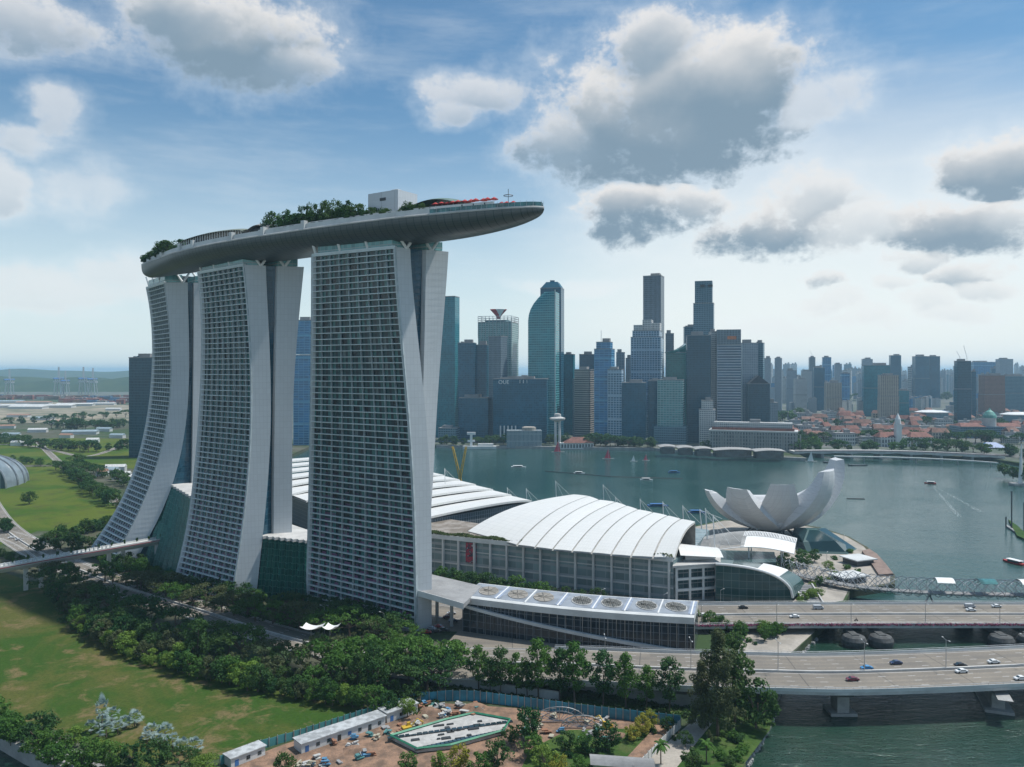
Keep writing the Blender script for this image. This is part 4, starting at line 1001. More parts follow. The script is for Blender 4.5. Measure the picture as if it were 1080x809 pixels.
m_ = MB(); m_.loft([[hp(s, a_, 3.9) for a_ in (math.pi+.72, -.72)]+[hp(s, -.8, 4.3), hp(s, math.pi+.8, 4.3)] for s in np.arange(0, tot, 3)]); m_.build('walkway', MT['roofgrey'], hx)
for k, s in enumerate(np.arange(95, tot-10, 22)):
    m_ = MB(); m_.grid(lambda a, b_: hp(s+9*a, math.pi*(.22+.55*b_), 5.6), 3, 6); m_.build('canopy', MT['tealglass'] if k % 2 else MT['white'], hx)  # white pieces stand in for bright highlights between the teal glass canopies
for s in (40, 92, 150, 205): 
    q = hp(s, 0, 0); m_ = MB()
    for a in (-1, 1): m_.tube([(q.x+a*3.6, q.y, -2), (q.x, q.y, 6)], .5, 6)
    m_.build('pier', MT['steel'], hx)
# lattice sheds of the footbridge's landing
m_ = MB(); m_.box(262, 428, .6, 2.0, 30, 6, .03); tag(m_.build('barge', MT['roofred'], loc=(262, 428, 1)), 'dark red moored pontoon beneath the tube footbridge', 'pontoon')

# elevated garden walkway on the left
ww = thing('elevated_walkway', 'elevated pale walkway on paired columns leading to the far tower', 'walkway', (-300, 425, GZ))
wl = catmull([(-420, 285, 20), (-353, 362, 20), (-288, 444, 20.5), (-255, 483, 21), (-222, 522, 21.5)], 8); wp, wn, wS = ribbon([tuple(p) for p in wl], 4)
m_ = MB(); m_.loft([[p+wn[i]*o+Vector((0, 0, z)) for o, z in ((-3.6, -1.0), (-1.6, -3.0), (1.6, -3.0), (3.6, -1.0), (4, 0), (-4, 0))] for i, p in enumerate(wp)]); m_.build('girder', MT['offwhite'], ww)
m_ = MB(); rail(m_, wp, wn, wS, -3.9, .2, 1.1); rail(m_, wp, wn, wS, 3.9, .2, 1.1); m_.build('parapet', MT['offwhite'], ww)
m_ = MB(); rail(m_, wp, wn, wS, -4.1, .15, .5, -.2); m_.build('red_strip', pm('red_strip', (.3, .06, .08), .7), ww)
m_ = MB()
for j in range(110): pp, nn = interp(wp, wn, wS, 4+j*2.4); m_.tube([pp+nn*-2.4, pp+nn*-2.4+Vector((0, 0, 2.3+.5*rnd.random()))], .75, 5, .35)
m_.build('planters', MT['offwhite'], ww)
for (px, d) in ((35, 459), (122, 497), (172, 513)):
    for o in (-2.2, 2.4):
        x = XD(px+o*2.2, d); m_ = MB(); m_.box(x, d+o*1.2, GZ, 18.6, 2.2, 1.6, .7); m_.build('column', MT['offwhite'], ww)
# ------------------------------------------------------------------ the business district across the bay
def FM(name, glass, frame, **k): MT[name] = facade(name, glass, frame, **k); return MT[name]
FM('f_teal', (.008, .14, .18), (.025, .21, .25), fh=4, bw=3, ff=.18, fv=.14)
FM('f_deep', (.006, .075, .125), (.012, .11, .175), fh=4, bw=3, ff=.2, fv=.14)
FM('f_blue', (.012, .12, .27), (.15, .36, .52), fh=4.2, bw=9, ff=.24, fv=.08, grp=9)
FM('f_bluewhite', (.01, .08, .15), (.38, .49, .58), fh=4.2, bw=5, ff=.34, fv=.26, grp=10)
FM('f_grey', (.012, .07, .10), (.15, .25, .31), fh=4, bw=3.2, ff=.42, fv=.3)
FM('f_greystripe', (.03, .055, .08), (.22, .27, .31), fh=4, bw=2.6, ff=.15, fv=.45)
FM('f_beige', (.05, .055, .06), (.4, .37, .33), fh=4, bw=40, ff=.45, fv=.01)
FM('f_stripe', (.03, .07, .12), (.42, .46, .5), fh=4.6, bw=60, ff=.36, fv=.01)
FM('f_green', (.01, .13, .12), (.04, .22, .2), fh=4, bw=3, ff=.2, fv=.12)
FM('f_seafoam', (.07, .2, .2), (.3, .42, .42), fh=4, bw=5, ff=.35, fv=.2)
FM('f_white', (.09, .11, .13), (.6, .6, .58), fh=3.5, bw=3, ff=.42, fv=.35)
FM('f_pale', (.1, .14, .18), (.34, .39, .43), fh=3.2, bw=3.4, ff=.5, fv=.42)
FM('f_brick', (.07, .06, .06), (.3, .16, .12), fh=3.4, bw=3, ff=.5, fv=.42)
FM('f_tan', (.1, .1, .1), (.46, .4, .32), fh=3.4, bw=4.2, ff=.3, fv=.42)
FM('f_black', (.005, .045, .075), (.018, .085, .125), fh=4, bw=2.4, ff=.2, fv=.25)
cbr = random.Random(11)
def tower_block(x0, x1, ytop, d, mat, label, rot=.35, depth=None, tiers=None, name='office_tower', cat='skyscraper', roofmat='roofgrey', plant=True, crown=None, group=None, base=None):
    "rectangular high-rise spanning photo columns x0..x1 at distance d; rot turns its right flank towards the viewer"
    xa, xb = XD(x0, d), XD(x1, d); wt_ = xb-xa; c, s = math.cos(rot), abs(math.sin(rot))
    dep = depth or wt_*.7; w = (wt_-dep*s)/c
    if w < wt_*.35: dep = wt_*.6; w = (wt_-dep*s)/c
    cx = (xa+xb)/2; cy = d+dep/2; zt = ZD(ytop, d)
    t = thing(name, label, cat, (cx, cy, GZ), group)
    segs = tiers or [(0, 1, 1.0)]
    for i, (f0, f1, k) in enumerate(segs):
        z0, z1 = GZ+(zt-GZ)*f0, GZ+(zt-GZ)*f1
        m_ = MB(); m_.prism(rect(cx, cy, w*k, dep*k, -rot), z0, z1, False); m_.build('wall', mat, t)
        m_ = MB(); m_.prism(rect(cx, cy, w*k+.6, dep*k+.6, -rot), z1-.02, z1+1.2, True, True); m_.build('parapet', MT[roofmat], t)
    if plant:
        m_ = MB(); k = segs[-1][2]
        a = cbr.uniform(-.15, .15)
        m_.box(cx+a*w*k, cy, zt+1.22, zt+5+cbr.random()*3, w*k*.5, dep*k*.5, -rot)
        if cbr.random() < .5: m_.box(cx-.3*w*k, cy, zt+1.22, zt+3.4, w*k*.16, dep*k*.3, -rot)
        m_.build('plant_room', MT[roofmat], t)
    if base:
        m_ = MB(); m_.prism(rect(cx, cy-2, w*1.25, dep*1.3, -rot), GZ, GZ+base); m_.build('podium', MT['f_grey'], t)
    return t, cx, cy, w, dep, zt
tb = tower_block
tb(309, 333, 338, 1345, MT['f_blue'], 'blue glass tower glimpsed between the middle and near hotel towers', 0.1, depth=30, tiers=[(0, .72, 1.0), (.73, 1, .96)])
t, cx, cy, w, dep, zt = tb(134, 168, 377.5, 1150, MT['f_black'], 'dark slab tower block standing left of the far hotel tower', 0.25, depth=30)
m_ = MB(); 
for k in range(7): m_.box(cx-w*.42+w*.14*k, cy-2, zt+1.2, zt+2.4+1.3*cbr.random(), w*.09, 6, -.25)
m_.build('roof_box', MT['f_black'], t)
tb(458, 484, 313, 1500, MT['f_teal'], 'tall plain teal glass slab just right of the near hotel tower', .3, depth=24, plant=False)
tb(483, 502, 362, 1440, MT['f_deep'], 'dark glass block with red crown sign beside the tall teal slab', .1)
tb(500, 515, 364, 1450, MT['f_deep'], 'narrow dark glass block joined to the one with a red crown sign', .15)
t, cx, cy, w, dep, zt = tb(504, 547, 340, 1520, MT['f_seafoam'], 'glass tower with an open grid crown and a red and white funnel on top', .25, plant=False)
m_ = MB()
for i in range(10):
    for j in (-.5, .5):
        q = rect(cx, cy, w, dep, -.25); a = Vector((*q[0 if j < 0 else 3], 0)); b_ = Vector((*q[1 if j < 0 else 2], 0)); p = a.lerp(b_, i/9); m_.tube([(p.x, p.y, zt-30), (p.x, p.y, zt+12)], .5, 4)
for z in (zt+4, zt+8, zt+12):
    q = rect(cx, cy, w, dep, -.25); m_.tube([(*q[i % 4], z) for i in range(5)], .45, 4)
m_.build('grid_crown', MT['steel'], t)
m_ = MB(); m_.loft([[(cx+r*math.cos(a), cy+r*.4*math.sin(a), z) for a in np.linspace(0, 2*math.pi, 9)[:-1]] for r, z in ((4, zt+8), (5, zt+14), (17, zt+27), (15, zt+27.5))]); fn_ = m_.build('funnel', MT['red'], t)
m_ = MB(); m_.loft([[(cx+3+r*math.cos(a)*.5, cy-2+r*.4*math.sin(a), z) for a in np.linspace(0, 2*math.pi, 9)[:-1]] for r, z in ((2, zt+12), (4, zt+16), (21, zt+27.2), (18, zt+27.8))]); m_.build('funnel_stripe', MT['white'], fn_)
m_ = MB(); m_.box(cx-1, cy-3, zt-18, zt+5, w*.62, dep*.7, -.25); m_.build('upper_block', MT['f_teal'], t)
t, cx, cy, w, dep, zt = tb(515, 535, 355, 1420, MT['f_greystripe'], 'grey-violet slab tower in front of the funnel-topped one', .5, plant=False)
tb(546, 560, 399, 1400, MT['f_deep'], 'low dark block at the foot of the curved glass tower', .1)
# low wide block with sign
t, cx, cy, w, dep, zt = tb(520, 579, 400, 1390, MT['f_deep'], 'wide low dark office block with white rooftop letters OUE', .12, depth=34, name='office_block', cat='office block')
def sign(txt, x, y, z, size, mat, parent, rotz=0.0, name='sign_letters'):
    cu = bpy.data.curves.new(name, 'FONT'); cu.body = txt; cu.size = size; cu.extrude = size*.03; cu.align_x = 'CENTER'
    o = bpy.data.objects.new(name, cu); COL.objects.link(o); dg = bpy.context.evaluated_depsgraph_get(); me = bpy.data.meshes.new_from_object(o.evaluated_get(dg)); bpy.data.objects.remove(o)
    q = bpy.data.objects.new(name, me); COL.objects.link(q); me.materials.clear(); me.materials.append(mat)
    p = wpos(parent); q.parent = parent; q.location = (x-p.x, y-p.y, z-p.z); q.rotation_euler = (R(90), 0, rotz); return q
sign('OUE', cx-w*.32, cy-dep/2-2.8+4*.3, zt-8.2, 9.5, MT['white'], t, -.12)
m_ = MB()
for k in range(7): m_.box(cx-w*.02+w*.065*k, cy-dep/2-1.2, zt-7, zt-1.2, 1.3 if k % 2 else .8, 1, -.12)
for k in range(5): m_.box(cx-w*.38+w*.07*k, cy-dep/2-.6+1.2, 14, 34, 2.2, 1.6, -.12)
m_.build('white_fins', MT['white'], t)
# curved glass tower
t = thing('office_tower', 'tall teal glass tower with a curved sloping shoulder on its left', 'skyscraper', (60, 1450, GZ)); d = 1440
xs = [XD(557, d), XD(585, d)]; rings = []; m_ = MB(); zt = ZD(308, d); n = 26
def cpro(z): f_ = (z-GZ)/(zt-GZ); return xs[0]+(xs[1]-xs[0])*(0 if f_ < .8 else .62*((f_-.8)/.2)**2.2)
levs = [GZ+(zt-GZ)*(i/n) for i in range(n+1)]
for i in range(n):
    z0, z1 = levs[i], levs[i+1]; a0, a1 = cpro(z0), cpro(z1)
    seg = 8
    for j in range(seg):
        def q(a, f_): x = a+(xs[1]-a)*f_; return (x, d-12*math.sin(math.pi*f_*.5), 0)
        p0, p1, p2, p3 = q(a0, j/seg), q(a0, (j+1)/seg), q(a1, (j+1)/seg), q(a1, j/seg); L = (xs[1]-xs[0])/seg
        m_.face([(p0[0], p0[1], z0), (p1[0], p1[1], z0), (p2[0], p2[1], z1), (p3[0], p3[1], z1)], [(p0[0], z0), (p1[0], z0), (p2[0], z1), (p3[0], z1)])
    m_.face([(xs[1], d-12, z0), (xs[1]+10, d+26, z0), (xs[1]+10, d+26, z1), (xs[1], d-12, z1)], [(0, z0), (30, z0), (30, z1), (0, z1)])
    m_.face([(a0, d, z0), (a0+6, d+28, z0), (a1+6, d+28, z1), (a1, d, z1)], [(0, z0), (30, z0), (30, z1), (0, z1)])
m_.face([(cpro(zt), d, zt), (xs[1], d-12, zt), (xs[1]+10, d+26, zt), (cpro(zt)+6, d+28, zt)]); m_.build('wall', FM('f_curve', (.015, .15, .18), (.12, .36, .38), fh=4.4, bw=4, ff=.3, fv=.08), t)
m_ = MB(); m_.loft([[(xs[1]-.6, d-12.8, z), (xs[1]+.9, d-12.8, z), (xs[1]+.9, d-11.6, z), (xs[1]-.6, d-11.6, z)] for z in (GZ, zt+3)]); m_.build('lit_edge', MT['offwhite'], t)  # off-white strip stands in for sunlight on the tower's right edge
t, cx, cy, w, dep, zt = tb(570, 596, 304, 1530, MT['f_deep'], 'tallest dark blue glass tower with a chamfered crown behind the curved one', .25, plant=False)
m_ = MB(); m_.loft([[(x, y, zt) for x, y in rect(cx, cy, w, dep, -.25)], [(x, y, zt+13) for x, y in rect(cx+1, cy, w*.55, dep*.6, -.25)]]); m_.box(cx, cy, zt+13, zt+17, w*.22, 6); m_.build('chamfered_crown', MT['f_deep'], t)
tb(595, 607, 374, 1560, MT['f_teal'], 'slim dark teal tower right of the chamfered one', .3)
tb(604, 612, 400, 1480, MT['f_pale'], 'narrow pale block squeezed left of the beige banded tower', .2)
tb(611, 629, 374, 1600, MT['f_deep'], 'dark box tower rising behind the beige banded tower', .1)
tb(606, 628, 390, 1450, MT['f_beige'], 'beige tower with horizontal banded floors near the waterfront', .45)
t, cx, cy, w, dep, zt = tb(627, 650, 361, 1420, MT['f_blue'], 'bright blue glass tower with a thin roof antenna', .35, tiers=[(0, .93, 1.0), (.93, 1, .8)])
m_ = MB(); m_.tube([(cx-6, cy, zt), (cx-6, cy, zt+22)], .5, 4); m_.build('antenna', MT['white'], t)
tb(641, 659, 390, 1405, MT['f_bluewhite'], 'blue tower with white horizontal bars and a notched top', .3)
tb(650, 660, 372, 1620, MT['f_pale'], 'pale narrow tower with slanted top frame behind the white-barred one', .2)
tb(655, 684, 404, 1400, MT['f_deep'], 'dark blue glass block with a flat white roof box at its centre', .2, depth=30)
tb(684, 697, 402, 1400, MT['f_deep'], 'dark blue glass block left of the sea-green tower', .1)
t, cx, cy, w, dep, zt = tb(666, 704, 349, 1500, MT['f_bluewhite'], 'broad stepped white-ribbed tower with pale grid walls', .3, tiers=[(0, .94, 1.0), (.94, 1, .9)], plant=False)
for (fx, hh) in ((-.28, 4), (.02, 14), (.3, 8)): m_ = MB(); m_.box(cx+fx*w, cy, zt+1, zt+hh+8, w*.3, dep*.6, -.3); m_.build('setback', MT['f_white'], t)
tb(679, 703, 291, 1580, MT['f_greystripe'], 'very tall grey ribbed slab tower, the left one of the two tallest grey towers', .4, roofmat='concrete')
t, cx, cy, w, dep, zt = tb(703, 726, 372, 1520, MT['f_green'], 'dark green glass tower with a curved rising roofline', .2, plant=False)
m_ = MB(); m_.loft([[(cx+w*(f_-.5), cy-dep/2, zt), (cx+w*(f_-.5), cy+dep/2, zt), (cx+w*(f_-.5), cy+dep/2, zt+2+16*f_**2), (cx+w*(f_-.5), cy-dep/2, zt+2+16*f_**2)] for f_ in np.linspace(0, 1, 9)]); m_.build('curved_top', MT['f_green'], t)
t, cx, cy, w, dep, zt = tb(694, 726, 401, 1370, MT['f_seafoam'], 'sea-green tower with light bands on a wide podium by the water', .3, base=30)
tb(722, 735, 345, 1640, MT['f_grey'], 'grey block half hidden left of the right-hand tall grey tower', .1)
t, cx, cy, w, dep, zt = tb(732, 757, 320, 1560, MT['f_grey'], 'very tall grey banded tower with a narrower top, right of the two tallest', .3, plant=False, roofmat='concrete')
m_ = MB(); m_.prism(rect(cx, cy, w*.86, dep*.86, -.3), zt, ZD(296, 1560)); m_.build('upper_wall', MT['f_grey'], t)
m_ = MB(); z_ = ZD(296, 1560); m_.box(cx-6, cy-dep*.36-2, z_-12, z_-8, 9, 8, -.3); m_.box(cx+9, cy-dep*.36-4, z_-12, z_-8, 9, 8, -.3); m_.build('sky_window', MT['dark'], t)
tb(725, 752, 354, 1390, MT['f_black'], 'nearly black glass tower in front of the tall grey one', .15, depth=30)
tb(750, 759, 350, 1400, MT['f_white'], 'white windowless strip wall between the black and the banded blue tower', .1, depth=30)
t, cx, cy, w, dep, zt = tb(757, 784, 364, 1380, MT['f_stripe'], 'blue and pale horizontally banded tower with an orange sign on its grey crown', .2, depth=26, plant=False)
m_ = MB(); m_.prism(rect(cx, cy, w, dep, -.2), zt+.5, ZD(347.5, 1380)); m_.build('crown', MT['f_greystripe'], t)
m_ = MB(); m_.box(cx+2, cy-dep/2-.8, ZD(358, 1380), ZD(354.5, 1380), 15, 1.2, -.2); m_.build('sign', pm('orange_sign', (.6, .2, .08), .5), t)
tb(783, 800, 362, 1520, MT['f_pale'], 'pale grey flat-topped tower right of the banded blue tower', .05)
tb(797, 808, 362, 1530, MT['f_grey'], 'grey tower adjoining the pale flat-topped one on its right', .5)
tb(738, 757, 423, 1330, MT['f_white'], 'white mid-rise block with stepped top beside the black tower', .2, tiers=[(0, .8, 1), (.8, 1, .7)])
t, cx, cy, w, dep, zt = tb(790, 814, 405, 1480, MT['f_black'], 'dark block with a pitched gable top behind the colonnaded hotel', .15, plant=False)
m_ = MB(); q = rect(cx, cy, w, dep, -.15); m_.loft([[(q[0][0], q[0][1], zt), (q[1][0], q[1][1], zt), ((q[0][0]+q[1][0])/2, q[0][1], zt+16)], [(q[3][0], q[3][1], zt), (q[2][0], q[2][1], zt), ((q[3][0]+q[2][0])/2, q[3][1], zt+16)]]); m_.build('roof', MT['dark'], t)
for (a, b_, y, dd, mt, lb_) in ((484, 520, 420, 1420, 'f_deep', 'low dark podium block behind the white waterfront pavilion'), (629, 642, 425, 1500, 'f_grey', 'low grey block between the beige and blue towers'), (808, 822, 425, 1550, 'f_pale', 'low pale block beyond the gabled dark block'),
    (660, 668, 378, 1680, 'f_pale', 'distant pale tower left of the stepped white-ribbed tower'), (702, 712, 352, 1700, 'f_greystripe', 'grey slab tower partly hidden behind the green curved top'), (545, 552, 420, 1650, 'f_blue', 'small distant blue block between two glass towers'),
    (462, 484, 452, 1400, 'f_grey', 'low grey podium at the foot of the tall teal slab')): tb(a, b_, y, dd, MT[mt], lb_, .2)

# waterfront: colonnaded hotel
t = thing('colonnaded_hotel', 'long pale classical building with red-edged roof and columns at the water', 'building', (400, 1270, GZ)); A, B_ = (XD(752, 1275), 1275), (XD(845, 1230), 1230); ang = math.atan2(B_[1]-A[1], B_[0]-A[0]); cx, cy = (A[0]+B_[0])/2, (A[1]+B_[1])/2+16; L = math.hypot(B_[0]-A[0], B_[1]-A[1])
m_ = MB(); m_.prism(rect(cx, cy, L, 38, ang), GZ, 34); m_.build('wall', facade('classical_wall', (.08, .1, .11), (.33, .35, .35), 5.5, 4.2, .3, .5, .5), t)
m_ = MB(); m_.prism(rect(cx, cy, L+2, 40, ang), 34.02, 36, True, True); m_.build('cornice', MT['offwhite'], t)
m_ = MB(); m_.prism(rect(cx, cy+1, L*.94, 32, ang), 36.02, 40, True, True); m_.build('red_storey', MT['roofred'], t)
m_ = MB(); m_.prism(rect(cx, cy+2, L*.9, 27, ang), 40.02, 48); m_.build('upper_storey', MT['f_white'], t)
m_ = MB(); m_.box(cx+3, cy, 48, 53, 16, 9, ang); m_.build('lantern', MT['roofgrey'], t)
m_ = MB()
for k in range(26): f_ = (k+.5)/26; m_.box(A[0]+(B_[0]-A[0])*f_, A[1]+(B_[1]-A[1])*f_-4.6, 8, 31, 1.7, 2, ang)
m_.build('colonnade', MT['concrete'], t)
# waterfront pavilions
def shed(x0, x1, y0, d, h, label, mat='white', curved=True, name='waterfront_pavilion'):
    xa, xb = XD(x0, d), XD(x1, d); t = thing(name, label, 'pavilion', ((xa+xb)/2, d, GZ))
    m_ = MB(); m_.prism([(xa+3, d+1), (xb-3, d+1), (xb-3, d+17), (xa+3, d+17)], GZ, GZ+h*.75); m_.build('glass_wall', MT['glass'], t)
    m_ = MB(); m_.grid(lambda a, b_: (xa+(xb-xa)*a, d-3+24*b_, GZ+h*.78+h*.25*math.sin(math.pi*(.15+.7*a))+h*.1*b_), 8, 3); m_.grid(lambda a, b_: (xa+(xb-xa)*a, d-3+24*b_, GZ+h*.70+h*.25*math.sin(math.pi*(.15+.7*a))+h*.1*b_), 8, 3); m_.build('roof', MT[mat], t); return t
for i, (a, b_, lb_) in enumerate(((696, 714, 'first curved white canopy pavilion along the quay, below the sea-green tower'), (715, 733, 'second curved white canopy pavilion along the quay'), (733, 752, 'third curved white canopy pavilion along the quay'), (753, 795, 'long low glass pavilion on the quay in front of the colonnaded hotel'), (796, 829, 'quay pavilion with a broad pale curved roof at the right end of the row'))):
    shed(a, b_, 470, W(a, 479 + i*1.2, 3)[1]-10, 12, lb_, 'concrete')
t = thing('pier_house', 'grey slatted cube building on the waterfront', 'building', (20, 1330, GZ)); x = XD(553, 1330)
m_ = MB(); m_.prism(rect(x, 1340, XD(572, 1330)-XD(535, 1330), 30, 0), 1, 30); m_.build('wall', FM('f_slat', (.08, .12, .14), (.35, .4, .42), fh=12, bw=2.2, ff=.1, fv=.5), t)
m_ = MB(); m_.lathe(x+8, 1340, [(12, 30), (12, 35), (9, 36)], 16); m_.build('roof_drum', MT['paving'], t)
t = thing('observation_tower', 'white tower with a round disc top on the waterfront', 'tower', (XD(588, 1350), 1350, GZ)); x = XD(588, 1350)
m_ = MB(); m_.lathe(x-3.5, 1350, [(2.2, 1), (2.2, 46)], 8); m_.lathe(x+3.5, 1350, [(2.2, 1), (2.2, 46)], 8); m_.build('shaft', MT['offwhite'], t)
m_ = MB(); m_.lathe(x, 1350, [(4, 44), (13, 47.5), (13.6, 50), (9, 51.5), (6, 52.5), (6, 57), (2, 58)], 24); m_.build('disc', MT['pale_concrete'], t)
t = thing('boat_club', 'long white arcaded pier building with a red hipped roof', 'building', (XD(609, 1310), 1310, 2)); x = XD(608, 1308)
m_ = MB(); m_.prism(rect(x, 1318, 56, 18, .08), .5, 11); m_.build('wall', FM('f_arcade', (.05, .06, .07), (.65, .65, .63), fh=9, bw=5, ff=.3, fv=.4), t)
m_ = MB(); q = rect(x+4, 1318, 50, 20, .08); m_.loft([[(a, b_, 11) for a, b_ in q], [(a, b_, 20) for a, b_ in rect(x+6, 1320, 26, 2, .08)]]); m_.build('roof', MT['roofred'], t)
t = thing('white_pavilion', 'small white T-shaped beacon tower on a pale floating pontoon', 'pavilion', (XD(507, 1320), 1320, 1)); x = XD(497, 1320)
m_ = MB(); m_.box(x, 1320, 4, 24, 4, 4); m_.box(x, 1320, 24, 28, 14, 6); m_.box(x, 1320, 12, 15, 12, 5); m_.build('beacon', MT['white'], t)
m_ = MB(); m_.prism(rect(x+14, 1320, 56, 16, .03), .3, 5); m_.box(x+24, 1322, 5, 9, 26, 9, .05); m_.build('deck_house', MT['offwhite'], t)
# waterfront quay wall and steps
m_ = MB(); m_.prism([(234, 1294), (330, 1187), (427, 1144), (428, 1149), (332, 1193), (236, 1300)], -1, GZ+.3); struct(m_.build('quay', MT['concrete']))
m_ = MB(); m_.prism([(-129, 1343), (234, 1294.5), (235, 1301), (-129, 1349)], -1, GZ+.3); struct(m_.build('quay', MT['concrete']))

# low road bridge over the river mouth with a white footbridge in front
t = thing('river_bridge', 'long low arched road bridge over the river mouth', 'bridge', (560, 1140, 8)); q0 = (XD(838, 1195), 1195); q1 = (XD(1060, 1130), 1130)
def br(t_, o, z): return (q0[0]+(q1[0]-q0[0])*t_, q0[1]+(q1[1]-q0[1])*t_+o, z)
def zc_(t_): return 8.5+3*math.sin(math.pi*t_)
m_ = MB(); m_.loft([[br(k/30, 0, zc_(k/30)), br(k/30, 26, zc_(k/30)), br(k/30, 26, zc_(k/30)-3), br(k/30, 0, zc_(k/30)-2.2-1.6*abs(math.cos(math.pi*7*k/30)))] for k in range(31)]); m_.build('deck', MT['pale_concrete'], t)
m_ = MB(); m_.loft([[br(k/30, -.5, zc_(k/30)+.1), br(k/30, .3, zc_(k/30)+.1), br(k/30, .3, zc_(k/30)+1.6), br(k/30, -.5, zc_(k/30)+1.6)] for k in range(31)]); m_.build('parapet', pm('pinkish', (.4, .3, .3), .8), t)
for k in range(1, 7): m_ = MB(); p = br(k/7, 13, 0); m_.box(p[0], p[1], -2, 8, 4, 22); m_.build('pier', MT['concrete'], t)
t = thing('slim_footbridge', 'slender white curved footbridge in front of the river-mouth road bridge', 'footbridge', (560, 1110, 6)); fbp = [(XD(880, 1150), 1150, 7), (XD(950, 1128), 1128, 7.5), (XD(1010, 1105), 1105, 6.5), (XD(1052, 1085), 1085, 5)]
m_ = MB(); m_.loft([[(p.x, p.y-2.5, p.z), (p.x, p.y+2.5, p.z), (p.x, p.y+2, p.z-1.6), (p.x, p.y-2, p.z-1.6)] for p in catmull(fbp, 8)]); m_.build('deck', MT['offwhite'], t)
for p in catmull(fbp, 8)[4::6]: m_ = MB(); m_.tube([(p.x, p.y, -1), (p.x, p.y, p.z-1)], 1, 6); m_.build('pier', MT['concrete'], t)

# ------------------------------------------------------------------ the far city on the right
fr_ = random.Random(21)
for (a, b_, y, d, mt, lb_) in (
 (854, 860.5, 377, 2900, 'f_greystripe', 'slim far tower with a crane mast on top'), (868, 878.5, 377, 3000, 'f_blue', 'far blue tower with a flat top left of the teal block'), (859, 872, 388, 2500, 'f_deep', 'darker mid-distance blue block in front of two slim towers'),
 (881, 889, 384, 3100, 'f_pale', 'far pale blue tower right of the dark mid-distance block'), (888, 897, 394, 2600, 'f_blue', 'small blue block among the pale apartment slabs'), (910, 923, 379, 3300, 'f_pale', 'far pale slab rising just left behind the big teal block'),
 (913, 945, 385.5, 2200, 'f_teal', 'big teal glass block behind the tan ribbed hotel'), (929.5, 951, 396, 1950, 'f_tan', 'tan ribbed hotel block in front of the teal glass block'), (940, 952, 375, 2900, 'f_deep', 'far dark blue tower above the tan ribbed hotel'),
 (966, 982, 376, 2900, 'f_deep', 'left one of two joined far dark blue apartment towers'), (981, 992, 376, 2920, 'f_deep', 'right one of two joined far dark blue apartment towers'), (1010.5, 1026, 381, 1900, 'f_black', 'dark glass tower under construction with cranes on top'), (1025.5, 1030, 392, 1930, 'f_deep', 'narrow dark tower attached to the one under construction'),
 (1039.5, 1061.5, 396, 2100, 'f_brick', 'brown-red slab block near the right edge'), (1061, 1095, 397, 2300, 'f_grey', 'grey wide slab at the right edge beside the brown-red block'), (1055, 1070, 379, 3000, 'f_pale', 'tall far pale tower above the brown-red block'), (1028, 1054, 382, 3300, 'f_blue', 'wide far blue-grey slab row above the brown-red block'),
 (806, 813.5, 378, 2300, 'f_pale', 'far pale tower just right of the grey office towers'), (817.5, 826.5, 378, 2350, 'f_pale', 'second far pale tower right of the grey office towers'), (830, 843, 391, 2500, 'f_pale', 'lower pale block right of the second far pale tower'), (946, 962, 412, 2100, 'f_teal', 'dark teal low block right of the tan ribbed hotel'),
 (846, 858, 392, 2700, 'f_white', 'white slab block below the slim tower with a crane'), (839, 852, 400, 2300, 'f_white', 'white apartment slab nearer the red roofs'), (872, 890, 404, 2200, 'f_tan', 'tan low slab among the red roofs')):
    r_ = tb(a, b_, y, d, MT[mt], lb_, fr_.uniform(.1, .4), name='tower_block', cat='tower block', tiers=[(0, .55, 1.0), (.55, 1, .97)] if (b_-a) > 12 else None)
    if 'cranes' in lb_ or 'crane on' in lb_ or 'crane mast' in lb_:
        t, cx, cy, w, dep, zt = r_
        for fx, hh in ((-.2, 24), (.35, 38)) if 'cranes' in lb_ else ((0, 26),):
            m_ = MB(); m_.tube([(cx+fx*w, cy, zt), (cx+fx*w, cy, zt+10)], .7, 4); m_.tube([(cx+fx*w, cy, zt+10), (cx+fx*w-8, cy, zt+hh)], .6, 4); m_.build('crane', MT['white'], t)
GL = ['far-off pale apartment slab on the hazy skyline', 'far-off blue-grey apartment tower on the hazy skyline', 'far-off grey office block on the hazy skyline', 'far-off white housing slab on the hazy skyline']
GM = ['f_pale', 'f_blue', 'f_grey', 'f_white']; unit = {}
for k, mname in enumerate(GM):
    t = thing('apartment_block', GL[k], 'apartment block', (0, 0, 0), GL[k]+'s')
    m_ = MB(); m_.prism(rect(0, 0, 34, 16), 0, 70, False); m_.prism(rect(9, -3, 12, 14), 0, 73, False); m_.build('wall', MT[mname], t)
    m_ = MB(); m_.prism(rect(0, 0, 34.6, 16.6), 70, 71.4); m_.box(-5, 0, 71.4, 75, 8, 8); m_.box(9, -3, 73, 77, 7, 7); m_.build('roof', MT['roofgrey'], t); unit[k] = t
cnt = 0
for k in range(285):
    px = fr_.uniform(800, 1130) if k < 210 else (fr_.uniform(596, 800) if k < 228 else fr_.uniform(830, 1090)); d = fr_.choice((3000, 3400, 3900, 4500, 5200, 6000))*fr_.uniform(.92, 1.08) if k < 228 else fr_.uniform(2250, 2900)
    h = fr_.uniform(55, 100)+ (40 if fr_.random() < .3 else 0)+(d-2500)*.012 if k < 228 else fr_.uniform(18, 48); kk = fr_.choice((0, 0, 1, 2, 3, 3)); w_ = fr_.uniform(.55, 1.5)
    dup(unit[kk], (XD(px, d), d, GZ), fr_.uniform(-.7, .7), (w_, fr_.uniform(.7, 1.4), h/72)); cnt += 1
for t in unit.values(): remove(t)
